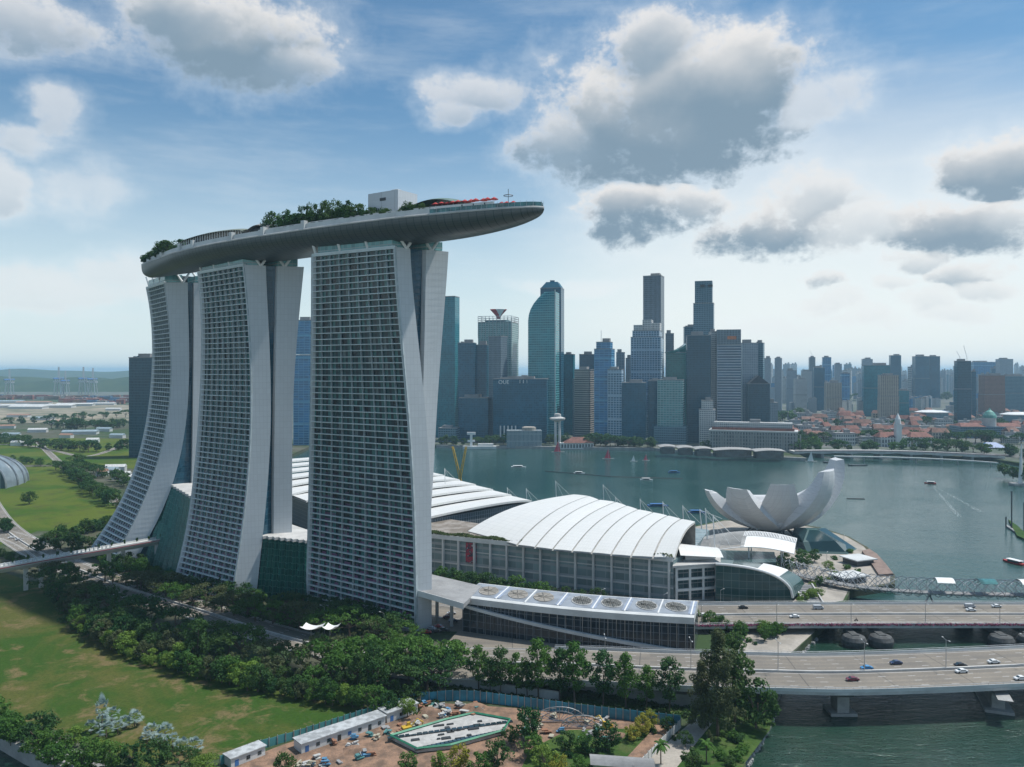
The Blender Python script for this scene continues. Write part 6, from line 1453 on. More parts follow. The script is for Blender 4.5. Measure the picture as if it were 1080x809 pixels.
def row(pts, n, jit, keys, sc, label, group, z=GZ, cat=None):
    w = [Vector((*W(a, b_, z), 0)) for a, b_ in pts]; seg = [(w[i+1]-w[i]).length for i in range(len(w)-1)]; T_ = sum(seg)
    for k in range(n):
        s = T_*(k+.5)/n; i = 0
        while i < len(seg)-1 and s > seg[i]: s -= seg[i]; i += 1
        p = w[i].lerp(w[i+1], s/seg[i]); plant(tr_.choice(keys), p.x+tr_.uniform(-jit, jit), p.y+tr_.uniform(-jit, jit), tr_.uniform(*sc), label, group, z, cat)
LG = lambda s: (s, s+'s' if not s.endswith('s') else s)
# belt between the lawn and the avenue
row([(82, 662), (105, 678), (150, 697), (200, 713), (260, 727), (330, 741), (400, 752), (436, 757)], 46, 1.6, ['br_l', 'br_m', 'br_m', 'br_l', 'br_o', 'br_d'], (.55, 1.2), 'bushy tree in the front edge of the belt beside the lawn', 'bushy trees edging the lawn')
row([(60, 640), (100, 664), (160, 688), (230, 708), (300, 722), (380, 736), (440, 742)], 32, 2.4, ['br_d', 'br_m', 'rain_d', 'br_d', 'br_o', 'tall_d'], (.75, 1.35), 'leafy green tree in the middle of the belt beside the lawn', 'green trees within the belt beside the lawn')
row([(50, 622), (95, 645), (160, 668), (230, 690), (300, 706), (370, 717), (430, 722), (480, 722)], 22, 2.5, ['rain_d', 'rain_m', 'rain_o', 'rain_d'], (1.0, 1.6), 'spreading flat-topped rain tree on the lawn side of the avenue', 'rain trees along the lawn side of the avenue')
row([(345, 712), (395, 718), (450, 716)], 6, 2.0, ['rain_m'], (1.35, 1.65), 'big spreading rain tree with a wide green crown before the near tower', 'big rain trees before the near tower')
row([(430, 730), (470, 726)], 3, 1.5, ['rain_d'], (1.3, 1.5), 'big dark rain tree at the right end of the belt, by the blue hoarding', 'dark rain trees by the blue hoarding')
# far side of the avenue up to the towers' feet
row([(108, 612), (150, 624), (200, 638), (260, 652), (320, 664), (390, 676), (440, 682)], 24, 2.0, ['rain_d', 'rain_o', 'rain_m'], (.9, 1.4), 'dark rain tree between the avenue and the hotel towers', 'rain trees between the avenue and the hotel towers')
row([(120, 600), (170, 612), (185, 618), (230, 630), (290, 645), (330, 655), (380, 664), (430, 672)], 26, 2.2, ['br_d', 'br_d', 'rain_d', 'br_m'], (.8, 1.15), 'dark tree close to the feet of the hotel towers', 'dark trees at the feet of the hotel towers')
row([(300, 640), (330, 645), (370, 655), (400, 664)], 12, 2.0, ['br_d', 'rain_d'], (.8, 1.05), 'dense dark tree tucked against the near tower', 'dense trees against the near tower')
row([(80, 586), (110, 594), (140, 600), (165, 606)], 14, 2.5, ['far_d', 'br_d', 'far_m'], (.55, .85), 'small tree behind the elevated walkway by the far tower', 'small trees behind the elevated walkway')
# field on the far left
row([(30, 583), (60, 580), (100, 577), (128, 574)], 10, 3, ['far_d', 'farrain'], (.8, 1.1), 'dark tree along the near edge of the far field', 'dark trees along the near edge of the far field')
row([(50, 574), (70, 568), (100, 560), (118, 556)], 14, 4, ['far_d', 'farrain', 'far_d'], (.8, 1.15), 'dark tree in the clump between the field and the far tower', 'trees in the clump between the field and the far tower')
row([(0, 588), (20, 596), (50, 602), (75, 606)], 10, 2.5, ['far_d', 'br_d'], (.6, .9), 'dark tree in front of the junction behind the walkway', 'dark trees in front of the junction')
row([(0, 560), (8, 563), (-6, 556)], 4, 3, ['far_d'], (.9, 1.2), 'dark tree at the left edge beside the junction', 'dark trees at the left edge beside the junction')
x, y = W(31, 532); plant('br_d', x, y, 1.35, 'lone dark round tree standing in the open field')
row([(62, 495), (80, 508), (100, 522), (125, 536)], 28, 4, ['far_d', 'farrain', 'far_d'], (1.1, 1.6), 'dark tree along the road crossing the far fields', 'trees along the road crossing the far fields')
row([(78, 490), (100, 500), (130, 512), (150, 520)], 16, 5, ['far_d', 'farrain'], (1.1, 1.6), 'dark tree on the far side of the field road', 'trees on the far side of the field road')
row([(-10, 466), (30, 471), (60, 474), (100, 477), (150, 472)], 34, 8, ['far_d', 'farrain', 'far_d'], (1.2, 1.9), 'tree in the row before the distant building yard', 'trees in the row before the distant building yard')
row([(60, 452), (100, 454), (140, 450)], 26, 16, ['far_d', 'farrain'], (1.5, 2.4), 'tree in the dark belt before the distant yards', 'trees in the dark belt before the distant yards')
row([(-10, 447), (30, 447), (70, 444), (130, 440)], 18, 14, ['far_d', 'farrain'], (1.3, 2.2), 'tree in the farthest belt beyond the yards', 'trees in the farthest belt beyond the yards')
row([(-15, 487), (20, 488), (50, 492)], 8, 5, ['far_d', 'far_m'], (.9, 1.2), 'tree by the left dome', 'trees by the left dome')
# walkway planters
for k in range(40):
    pp, nn = interp(wp, wn, wS, wS[-1]*(k+.5)/40); p = pp+nn*-2.4
    o = dup(PR['sh_d'][k % 3], (p.x, p.y, p.z+1.6), tr_.uniform(0, 6), (.42, .42, tr_.uniform(.9, 1.5)), 'slim dark shrub standing on the elevated walkway', 'shrubs on the elevated walkway'); o['category'] = 'shrub'
# row in front of the long glass block
for px, py, hk, k in ((505, 728, .72, 'tall_m'), (528, 736, .8, 'tall_d'), (545, 736, .7, 'tall_m'), (568, 738, .95, 'tall_m'), (590, 740, .82, 'tall_d'), (606, 742, .95, 'tall_m'), (636, 745, .86, 'tall_d'), (660, 748, .84, 'tall_m'), (682, 749, .68, 'tall_m'), (706, 752, .84, 'tall_d'), (556, 738, .6, 'tall_d'), (517, 734, .6, 'tall_d')):
    x, y = W(px, py); plant(k, x, y, hk*1.42, 'upright leafy tree in the row between the blue hoarding and the long glass block', 'upright trees before the long glass block', sz=1.0)
# big tree group at the bridge end
x, y = W(757, 776); plant('cas', x, y, 1.3, 'very tall feathery olive-green tree at the bridge abutment', sz=1.0)
x, y = W(775, 762); plant('tall_d', x, y, 1.7, 'tall dark tree leaning behind the feathery one at the bridge end')
x, y = W(797, 768); plant('br_d', x, y, 1.75, 'round dark tree right of the tall feathery one on the embankment')
x, y = W(740, 768); plant('cas', x, y, .95, 'shorter feathery tree left of the very tall one')
row([(700, 766), (722, 790)], 5, 1.2, ['sh_d', 'br_d'], (.35, .6), 'small dark tree beside the footpath', 'small dark trees beside the footpath')
x, y = W(748, 790); plant('cas', x, y, .22, 'small dark cypress-like tree by the footpath'); x, y = W(745, 805); plant('palm', x, y, 1.0, 'feather palm at the water side of the footpath'); x, y = W(697, 806); plant('palm', x, y, .95, 'feather palm between the hoarding and the footpath'); x, y = W(730, 812); plant('br_d', x, y, .7, 'dark bushy tree at the bottom edge right of the footpath')
row([(770, 780), (785, 795), (770, 806), (752, 800)], 14, 2, ['sh_m', 'sh_d', 'sh_m'], (.7, 1.4), 'low shrub on the grassy embankment by the water', 'shrubs on the grassy embankment', cat='shrub')
row([(795, 665), (812, 672), (822, 668), (803, 678)], 7, 2.5, ['br_l', 'br_m'], (.55, .8), 'light green tree in the gap between the two road bridges', 'light trees between the two road bridges', z=4)
# park trees in the building site
for px, py, k, s, lab in ((556, 783, 'br_d', 1.1, 'tall round dark tree standing in the middle of the building site'), (562, 800, 'br_m', .9, 'green tree directly in front of the round dark one'), (596, 792, 'br_d', .75, 'dark tree left in the small park'), (612, 794, 'br_m', .7, 'leafy tree in the middle of the small park row'), (622, 796, 'br_d', .7, 'olive tree right of the middle in the small park row'), (641, 792, 'br_d', .95, 'dark round tree at the right end of the small park row'),
    (538, 785, 'br_d', .6, 'small dark tree left of the round dark one on the site'), (525, 812, 'br_d', .95, 'dark bush-like tree at the bottom edge below the stage'), (484, 812, 'br_y', .8, 'yellow-green tree at the bottom edge below the stage'), (575, 812, 'br_l', .9, 'light green tree at the bottom edge of the small park'), (590, 815, 'br_y', .6, 'yellowish bush beside the light green tree at the bottom edge'),
    (668, 782, 'br_y', .62, 'yellow-green tree nearest the small park lawn'), (678, 776, 'br_y', .68, 'middle one of the three yellow-green trees before the hoarding'), (686, 770, 'br_y', .72, 'rearmost of the three yellow-green trees before the hoarding'), (464, 814, 'br_l', .7, 'small green tree at the bottom edge left of the yellow-green one'), (300, 815, 'br_d', .7, 'dark bushy tree at the bottom edge below the teal hoarding'), (430, 815, 'br_m', .7, 'green bushy tree at the bottom edge below the stage platform'), (505, 818, 'br_m', .8, 'green tree at the bottom edge between yellow and dark ones'), (610, 818, 'br_m', .6, 'low green tree at the very bottom of the park')):
    x, y = W(px, py); plant(k, x, y, s, lab)
row([(585, 800), (640, 792), (700, 765)], 16, 2.5, ['sh_m', 'sh_d', 'sh_m'], (.4, .8), 'clipped shrub on the small park lawn', 'shrubs on the small park lawn', cat='shrub')
# bottom-left clump and silver palms
for px, py, k, s, lab in ((38, 788, 'br_d', 1.25, 'big dark round tree at the lower left above the canal'), (12, 785, 'br_m', 1.1, 'green tree at the lower left corner above the canal path'), (-6, 770, 'br_m', 1.2, 'olive-green tree cut by the left edge above the canal'), (62, 796, 'br_m', .8, 'olive bushy tree right of the big dark round one'), (75, 790, 'br_l', .7, 'light brushy tree behind the olive one at the lower left'), (90, 812, 'br_m', 1.0, 'green tree at the bottom edge right of the canal'),
   (118, 812, 'br_m', .95, 'mid-green tree below the silver palms'), (140, 808, 'br_d', .9, 'dark tree at the bottom edge below the silver palms'), (165, 816, 'br_d', 1.05, 'dark spreading tree at the bottom edge below the right silver palms'), (190, 815, 'rain_d', .75, 'flat dark tree at the bottom edge right of the silver palms'), (215, 820, 'br_l', .8, 'yellow-green tree at the bottom edge below the lawn'), (105, 800, 'br_l', .6, 'small light tree between the silver palms and the canal'), (50, 775, 'br_d', .7, 'small dark tree behind the big dark round one')):
    x, y = W(px, py); plant(k, x, y, s, lab)
row([(0, 772), (30, 790), (60, 806), (100, 820)], 22, 1.8, ['sh_m', 'sh_d', 'br_m'], (.5, .9), 'shrub along the canal path at the lower left', 'shrubs along the canal path', cat='shrub')
for px, py in ((96, 774), (108, 768), (118, 762), (124, 774), (132, 768), (112, 778), (142, 766), (155, 785), (166, 788), (174, 782), (182, 790), (192, 794), (206, 795), (160, 778)):
    x, y = W(px, py); plant('silver', x, y, tr_.uniform(.85, 1.15), 'silvery blue fan palm in the cluster at the edge of the lawn', 'silvery fan palms at the edge of the lawn', cat='palm')
x, y = W(108, 771); o = plant('silver', x, y, 1.0, 'tallest silvery palm, on a bare stem above the cluster'); o.scale = (.9, .9, 2.3)
# plaza, museum, forecourt
row([(862, 600), (845, 598), (820, 602), (805, 612), (860, 590)], 10, 3, ['br_d', 'br_d', 'br_m'], (.8, 1.1), 'dark tree on the plaza below the lotus museum', 'dark trees on the plaza below the lotus museum')
row([(850, 622), (875, 615), (885, 608), (872, 600)], 8, 2, ['br_l', 'br_m'], (.4, .65), 'small light tree on the pale plaza before the museum', 'small light trees on the pale plaza')
row([(855, 634), (862, 630), (845, 640)], 6, 2, ['br_l'], (.5, .7), 'light green tree beside the broad stair by the tube bridge', 'light green trees beside the broad stair')
row([(462, 620), (490, 624), (520, 630), (548, 634), (575, 637)], 20, 2, ['br_d', 'br_m', 'br_d'], (.95, 1.3), 'dark street tree against the columned hall front', 'street trees against the columned hall front')
row([(590, 640), (640, 645), (690, 648), (720, 650)], 11, 1.5, ['br_d', 'br_m'], (.5, .7), 'small round street tree along the road beside the hall', 'small street trees along the road beside the hall')
row([(560, 628), (600, 632), (640, 636)], 5, 2, ['br_d'], (.7, .85), 'dark tree between the glass block and the hall', 'dark trees between the glass block and the hall')
row([(730, 656), (760, 668), (800, 680)], 12, 2, ['sh_m', 'sh_d', 'br_m'], (.6, 1.0), 'low green shrub between the glass block and the near bridge', 'shrubs by the near bridge', cat='shrub')
for px, py in ((880, 590), (893, 600), (905, 604), (886, 577), (897, 583)): x, y = W(px, py); plant('sh_m', x, y, 1.4, 'planter hedge shrub on the promenade tip', 'planter shrubs on the promenade tip', cat='shrub')
# trees on the roof deck
def dk(s, v, key, sc, lab, grp): x, y, z = SP(s, v, ZR+1); o = plant(key, x, y, sc, lab, grp, z=z); return o
for k in range(30): dk(tr_.uniform(101, 166), tr_.uniform(-2, 12), tr_.choice(['br_d', 'rain_d', 'br_d']), tr_.uniform(.85, 1.2), 'dark leafy tree in the grove at the middle of the roof deck', 'trees in the middle grove of the roof deck')
for s, v, sc in ((170, 9, 1.3), (161, 9, 1.35), (152, 9, 1.3)): dk(s, v, 'palm', sc*.95, 'dark palm at the left end of the middle roof grove', 'palms at the left end of the middle roof grove')
for s, v, h in ((166, 10, 1.5), (155, 8, 1.5), (140, 9, 1.55), (118, 8, 1.6), (108, 9, 1.4), (128, 6, 1.7), (134, 9, 1.6)): dk(s, v, 'br_d', 1.15, 'taller dark tree standing above the middle roof grove', 'taller trees of the middle roof grove').scale = (.95, .95, h)
for k in range(34): s = tr_.uniform(254, 328); dk(s, hw(s)*tr_.uniform(-.2, .8), tr_.choice(['br_d', 'br_d', 'br_d', 'palm']), tr_.uniform(.7, 1.05)*(1.25 if 262 < s < 292 else .9), 'dark tree in the clump at the blunt left end of the roof deck', 'trees at the blunt left end of the roof deck')
for k in range(22): s = tr_.uniform(58, 103); dk(s, hw(s)-tr_.uniform(4.2, 7), 'br_d', tr_.uniform(.55, .75), 'low dark tree along the terrace before the roof box', 'low trees along the terrace before the roof box')
# trees across the bay
def prow(pts, n, jit, keys, sc, label, group): row(pts, n, jit, keys, sc, label, group, z=GZ)
prow([(462, 469), (500, 470), (530, 468)], 14, 8, ['far_d', 'farrain'], (1.2, 1.8), 'dark waterfront tree left of the slatted cube building', 'waterfront trees left of the slatted cube building')
prow([(618, 470), (650, 471), (690, 472)], 26, 10, ['far_d', 'farrain'], (1.4, 2.1), 'dark tree in the waterfront park below the blue towers', 'trees in the waterfront park below the blue towers')
prow([(575, 468), (600, 467)], 6, 8, ['far_d'], (1.3, 1.8), 'dark tree behind the disc-topped tower', 'trees behind the disc-topped tower')
prow([(735, 474), (760, 473), (800, 473), (835, 474)], 14, 6, ['far_d'], (1.0, 1.5), 'dark tree in front of the colonnaded hotel', 'trees in front of the colonnaded hotel')
prow([(840, 478), (862, 475), (900, 475), (960, 475), (1010, 476), (1060, 480), (1090, 484)], 44, 14, ['far_d', 'farrain', 'far_m'], (1.3, 2.1), 'dark spreading tree in the belt behind the river-mouth bridge', 'trees in the belt behind the river-mouth bridge')
prow([(850, 468), (900, 467), (960, 466), (1010, 467), (1070, 469)], 38, 18, ['far_d', 'farrain'], (1.5, 2.3), 'dark tree deeper in the park behind the river-mouth bridge', 'trees deeper in the park behind the river-mouth bridge')
prow([(835, 452), (870, 450), (920, 451), (980, 449), (1060, 452)], 24, 40, ['far_d', 'farrain'], (1.3, 2.0), 'dark tree between the red-roofed houses', 'trees between the red-roofed houses')
prow([(800, 446), (825, 444), (850, 443)], 12, 30, ['far_m', 'farrain'], (2.0, 3.0), 'tree on the green rise beyond the colonnaded hotel', 'trees on the green rise beyond the colonnaded hotel')
prow([(1056, 500), (1070, 504), (1090, 510)], 8, 5, ['far_d'], (1.1, 1.6), 'dark tree on the shore at the right edge', 'trees on the shore at the right edge')
prow([(820, 425), (900, 422), (1000, 421), (1090, 423)], 30, 120, ['far_d', 'farrain'], (2.2, 3.6), 'hazy tree among the far blocks', 'hazy trees among the far blocks')
for v_ in PR.values():
    for t in v_: remove(t)
# ground cover in the belt
gc = np.random.default_rng(5); cs, rs = [], []
for k in range(700):
    a = gc.random(); px = 60+400*a; lo = np.interp(px, [60, 130, 230, 330, 430, 460], [655, 693, 717, 738, 754, 752]); hi = np.interp(px, [60, 130, 230, 330, 430, 460], [632, 662, 690, 708, 722, 722]); py = hi+(lo-hi)*gc.random(); x, y = W(px, py); cs.append((x, y, GZ+.5)); rs.append(gc.uniform(1, 2))
for k in range(420):
    px = gc.uniform(480, 815); lo = np.interp(px, [480, 560, 720, 815], [736, 744, 758, 765]); hi = np.interp(px, [480, 560, 720, 815], [712, 722, 742, 742]); x, y = W(px, hi+(lo-hi)*gc.random()); cs.append((x, y, GZ+.4)); rs.append(gc.uniform(.8, 1.5))
for k in range(160): px = gc.uniform(-10, 240); lo = 772+.45*px; x, y = W(px, min(830, lo-gc.uniform(0, 14))); cs.append((x, y, GZ+.3)); rs.append(gc.uniform(.7, 1.3))
for k in range(320): px = gc.uniform(110, 430); py = np.interp(px, [110, 200, 320, 430], [602, 628, 654, 672])+gc.uniform(-4, 10); x, y = W(px, py); cs.append((x, y, GZ+.5)); rs.append(gc.uniform(1, 2.2))
q = leafquads(gc, cs, rs, 26, .4, .5); o = meshq('undergrowth', q, LEAF['dark'], None); o['kind'] = 'stuff'

# ------------------------------------------------------------------ cars
def car_proto(paint, kind='car'):
    t = thing('parked_car' if kind == 'parked' else 'car', 'car', 'car', (0, 0, 0)); m_ = MB()
    prof = [(-2.2, .35), (-2.25, .75), (-2.1, .95), (-1.45, 1.02), (-.95, 1.42), (.55, 1.45), (1.25, 1.0), (2.1, .82), (2.25, .55), (2.2, .35)]
    if kind == 'van': prof = [(-2.4, .35), (-2.45, .9), (-2.4, 1.85), (-2.2, 2.0), (1.2, 2.0), (1.75, 1.3), (2.35, 1.1), (2.45, .7), (2.4, .35)]
    def xs(y, k): return [(x, y, .35+(z-.35)*k) for x, z in prof]
    m_.loft([[(x, -.86, z*.98+.0) for x, z in prof], [(x, -.78, z+.0) for x, z in prof], [(x, .78, z) for x, z in prof], [(x, .86, z*.98) for x, z in prof]]); m_.build('body', paint, t)
    m_ = MB(); zt = 1.92 if kind == 'van' else 1.36; x0, x1 = (-2.2, 1.3) if kind == 'van' else (-.95, .7)
    for sg in (-1, 1): m_.loft([[(x0-.25, sg*.87, zt-.38), (x1+.35, sg*.87, zt-.38), (x1, sg*.82, zt), (x0, sg*.82, zt)], [(x0-.25, sg*.885, zt-.38), (x1+.35, sg*.885, zt-.38), (x1, sg*.835, zt), (x0, sg*.835, zt)]])
    if kind != 'van': m_.face([(1.27, -.7, 1.02), (1.27, .7, 1.02), (.62, .64, 1.45), (.62, -.64, 1.45)]); m_.face([(-1.5, -.7, 1.05), (-1.5, .7, 1.05), (-1.0, .64, 1.44), (-1.0, -.64, 1.44)])
    m_.build('windows', MT['glass'], t)
    for x in (-1.4, 1.4):
        for sg in (-.84, .84): m_ = MB(); m_.loft([[(x+.34*math.cos(a), sg+dy_, .34+.34*math.sin(a)) for a in np.linspace(0, 6.283, 13)[:-1]] for dy_ in (-.1, .1)]); m_.build('wheel', MT['black'], t)
    for sg in (-.6, .6): m_ = MB(); m_.box(2.22, sg, .6, .75, .1, .3); m_.build('headlight', MT['white'], t)
    return t
paint = {n: pm('paint_'+n, c, .25, var=.03) for n, c in dict(white=(.75, .75, .74), black=(.02, .02, .025), silver=(.45, .46, .48), blue=(.06, .25, .5), maroon=(.16, .03, .05), darkblue=(.03, .05, .12), red=(.4, .03, .03)).items()}
CP = {(n, k): car_proto(p, k) for n, p in paint.items() for k in (['car', 'van'] if n in ('white', 'silver') else ['car'])}
def car(px, py, col, kind, lab, z, flip=0, road=None, group=None):
    x, y = W(px, py, z); best = None
    if road:
        pts, nr, S_ = road; i = min(range(len(pts)), key=lambda i: (pts[i].x-x)**2+(pts[i].y-y)**2); z = pts[i].z; x, y = W(px, py, z); rot = math.atan2(-nr[i].x, nr[i].y)
    else: rot = flip; flip = 0
    return dup(CP[(col, kind)], (x, y, z+.03), rot+(math.pi if flip else 0), 1.08, lab, group)
car(742, 650, 'white', 'car', 'white car at the left end of the far bridge, outer lane', 8, 1, R2); car(758, 653.5, 'black', 'car', 'black car next to the white one at the left end of the far bridge', 8, 0, R2); car(784, 642, 'black', 'car', 'black car in the far lanes of the far bridge, left part', 8, 1, R2)
car(838, 651.5, 'white', 'car', 'white car in the near lanes of the far bridge, left of the motorcycle', 8, 0, R2); car(863, 642.5, 'silver', 'van', 'silver van in the far lanes of the far bridge above the round piers', 8, 1, R2)
car(1023, 641, 'silver', 'van', 'pale van behind the white car near the right on the far bridge', 8, 1, R2); car(1024, 644.5, 'white', 'car', 'white car in front of the pale van on the far bridge', 8, 1, R2); car(1051, 640.5, 'white', 'car', 'white car farthest right on the far bridge', 8, 1, R2)
car(914, 706, 'blue', 'car', 'bright blue car on the near bridge', 12, 0, R1); car(945, 700.5, 'darkblue', 'car', 'dark blue car ahead of the bright blue one on the near bridge', 12, 0, R1); car(899, 718, 'maroon', 'car', 'dark maroon car in the nearest lanes above the pier', 12, 0, R1)
car(1013, 703, 'black', 'car', 'black car beside the white one on the near bridge', 12, 1, R1); car(1014, 709.5, 'white', 'car', 'white car in the inner lane of the near bridge, right part', 12, 0, R1); car(1048, 699.5, 'white', 'car', 'white car in the far lanes of the near bridge, right part', 12, 1, R1); car(1076, 717, 'white', 'car', 'white car cut by the right edge on the near bridge', 12, 0, R1)
for px, py, c in ((472, 652, 'maroon'), (478, 656, 'darkblue'), (463, 662, 'red'), (455, 664, 'silver'), (460, 667, 'black'), (468, 665, 'black'), (476, 648, 'silver'), (450, 668, 'red')): car(px, py, c, 'car', {'maroon': 'maroon car in the forecourt gap under the link canopy', 'darkblue': 'dark blue car behind the maroon one under the link canopy', 'red': 'small red car among those gathered at the foot of the near tower', 'silver': 'silver car at the foot of the near tower', 'black': 'black car among those gathered at the foot of the near tower'}[c], GZ+.2, tr_.uniform(-.6, .6), group=c+' cars at the foot of the near tower')
for px, py, c in ((66, 594, 'white'), (60, 588, 'silver'), (20, 570, 'silver'), (42, 578, 'black'), (12, 568, 'white'), (140, 620, 'silver')): car(px, py, c, 'car', c+' car on the road at the far left behind the elevated walkway', GZ+.22, .7, group=c+' cars on the far left road')
for t in CP.values(): remove(t)
# motorcycle on the far bridge
x, y = W(903, 655, 8); t = thing('motorcycle', 'lone motorcycle in the near lanes of the far bridge', 'motorcycle', (x, y, 8)); 
for dx_ in (-.6, .6): m_ = MB(); m_.loft([[(x+dx_+.32*math.cos(a), y+dy_, 8.35+.32*math.sin(a)) for a in np.linspace(0, 6.283, 13)[:-1]] for dy_ in (-.06, .06)]); m_.build('wheel', MT['black'], t)
m_ = MB(); m_.tube([(x-.6, y, 8.6), (x, y, 8.75), (x+.5, y, 8.95)], .16, 6); m_.tube([(x+.6, y, 8.4), (x+.45, y, 9.1)], .05, 5); m_.build('body', MT['dark'], t)
def person(x, y, z, rot, shirt, trousers, label, seated=False):
    "one skinned body, with clothing as children"
    t = thing('person', label, 'person', (x, y, z)); 
    J = [(0, 0, .95), (0, 0, 1.2), (0, 0, 1.42), (0, 0, 1.52), (0, 0, 1.68), (-.1, .05, .9), (-.12, .14, .5), (-.12, .1, .06), (-.12, .24, .03), (.1, -.02, .9), (.12, .02, .5), (.12, -.16, .06), (.12, -.02, .03), (-.19, 0, 1.4), (-.25, -.05, 1.12), (-.24, .06, .86), (.19, 0, 1.4), (.25, .06, 1.12), (.24, .16, .9)]
    Ed = [(0, 1), (1, 2), (2, 3), (3, 4), (0, 5), (5, 6), (6, 7), (7, 8), (0, 9), (9, 10), (10, 11), (11, 12), (2, 13), (13, 14), (14, 15), (2, 16), (16, 17), (17, 18)]
    rad = [.14, .13, .14, .06, .11, .1, .065, .045, .035, .1, .065, .045, .035, .06, .045, .035, .06, .045, .035]
    me = bpy.data.meshes.new('body'); me.from_pydata(J, Ed, []); o = bpy.data.objects.new('body', me); COL.objects.link(o); sk = o.modifiers.new('s', 'SKIN')
    for i, r_ in enumerate(rad): me.skin_vertices[0].data[i].radius = (r_, r_)
    me.skin_vertices[0].data[0].use_root = True
    ss = o.modifiers.new('u', 'SUBSURF'); ss.levels = 1; ss.render_levels = 1
    me.materials.append(pm('skin', (.35, .2, .14), .6)); o.parent = t
    m_ = MB(); m_.loft([[(r_*1.15*math.cos(a), r_*.85*math.sin(a), h) for a in np.linspace(0, 6.283, 13)[:-1]] for r_, h in ((.17, .88), (.165, 1.1), (.2, 1.36), (.1, 1.48))]); s_ = m_.build('shirt', shirt, None); s_.parent = t
    m_ = MB(); m_.tube([J[5], J[6], (J[7][0], J[7][1], .12)], .12, 7, .075); m_.tube([J[9], J[10], (J[11][0], J[11][1], .12)], .12, 7, .075); s_ = m_.build('trousers', trousers, None); s_.parent = t
    m_ = MB(); m_.lathe(0, -.01, [(.1, 1.66), (.125, 1.72), (.1, 1.8), (.02, 1.83)], 10); s_ = m_.build('hair', MT['black'], None); s_.parent = t
    t.rotation_euler = (0, 0, rot); t.location = (x, y, z); return t
def pl(px, py): x, y = W(px, py, GZ+.13); return x, y, GZ+.13
for px, py, r_, sh_, tr2, lab in ((716, 776, 1, 'red', 'dark', 'person in a red top walking up the footpath'), (711, 781, 1.2, 'dark', 'dark', 'person in dark clothes walking on the footpath'), (681, 804, .5, 'white', 'blue', 'person in a white top at the bottom of the footpath'), (684, 805, .6, 'dark', 'blue', 'person in a dark top beside the one in white')):
    person(*pl(px, py), r_, MT[sh_], MT[tr2], lab)
x, y = W(903, 655, 8); person(x, y-.02, 8.15, -1.57, MT['dark'], MT['dark'], 'rider on the lone motorcycle on the far bridge')

# ------------------------------------------------------------------ lamps, flags, poles
def lamp(x, y, z, h, label, group, arms=(1,), rot=0.0):
    t = thing('street_lamp', label, 'street lamp', (x, y, z), group); m_ = MB(); m_.tube([(x, y, z), (x, y, z+h)], .17, 6, .1); m_.build('pole', MT['steel'], t)
    c, s = math.cos(rot), math.sin(rot)
    for a in arms: m_ = MB(); m_.tube([(x, y, z+h-.1), (x+a*2.2*c, y+a*2.2*s, z+h+.3)], .08, 5); m_.build('arm', MT['steel'], t); m_ = MB(); m_.box(x+a*2.5*c, y+a*2.5*s, z+h+.22, z+h+.42, 1.0, .35, rot); m_.build('lamp_head', MT['offwhite'], t)
for j, s in enumerate(range(12, 400, 34)):
    pp, nn = interp(*R1, s); lamp(pp.x, pp.y, pp.z+.8, 11, 'double-armed street lamp on the middle strip of the near bridge', 'street lamps on the middle strip of the near bridge', (1, -1), 1.57)
for j, s in enumerate(range(80, 380, 36)):
    pp, nn = interp(*R2, s); p = pp+nn*16.3; lamp(p.x, p.y, pp.z+.4, 10, 'street lamp along the edge of the far bridge', 'street lamps along the edge of the far bridge', (-1,), 1.57)
for px, py in ((342, 668), (405, 676)): x, y = W(px, py); lamp(x, y, GZ, 13, 'tall street lamp rising above the trees before the near tower', 'tall street lamps before the near tower', (1,), 2.6)
for px, py in ((848, 612), (872, 596), (845, 578), (868, 575), (890, 577)): x, y = W(px, py); lamp(x, y, GZ, 8, 'slim lamp post on the museum promenade', 'slim lamp posts on the museum promenade', (1,), 1.0)
for px, py in ((634, 640), (700, 645), (760, 640)): x, y = W(px, py); lamp(x, y, GZ, 9, 'lamp post on the road beside the exhibition hall', 'lamp posts beside the exhibition hall', (1,), .6)
# white tent-like canopies near the near tower
for px, py, L_, lab in ((328, 664, 9, 'left white boat-shaped canopy among the trees before the near tower'), (348, 664, 6, 'right white boat-shaped canopy among the trees before the near tower')):
    x, y = W(px, py, GZ+9); t = thing('shade_canopy', lab, 'canopy', (x, y, GZ)); m_ = MB(); m_.grid(lambda a, b_: (x+L_*(a-.5)+b_*1.5, y-3+6*b_, GZ+9+1.4*abs(2*a-1)**2+.9*abs(2*b_-1)), 8, 4); m_.build('canopy', MT['white'], t); m_ = MB(); m_.tube([(x, y, GZ), (x, y, GZ+9)], .2, 5); m_.build('pole', MT['steel'], t)

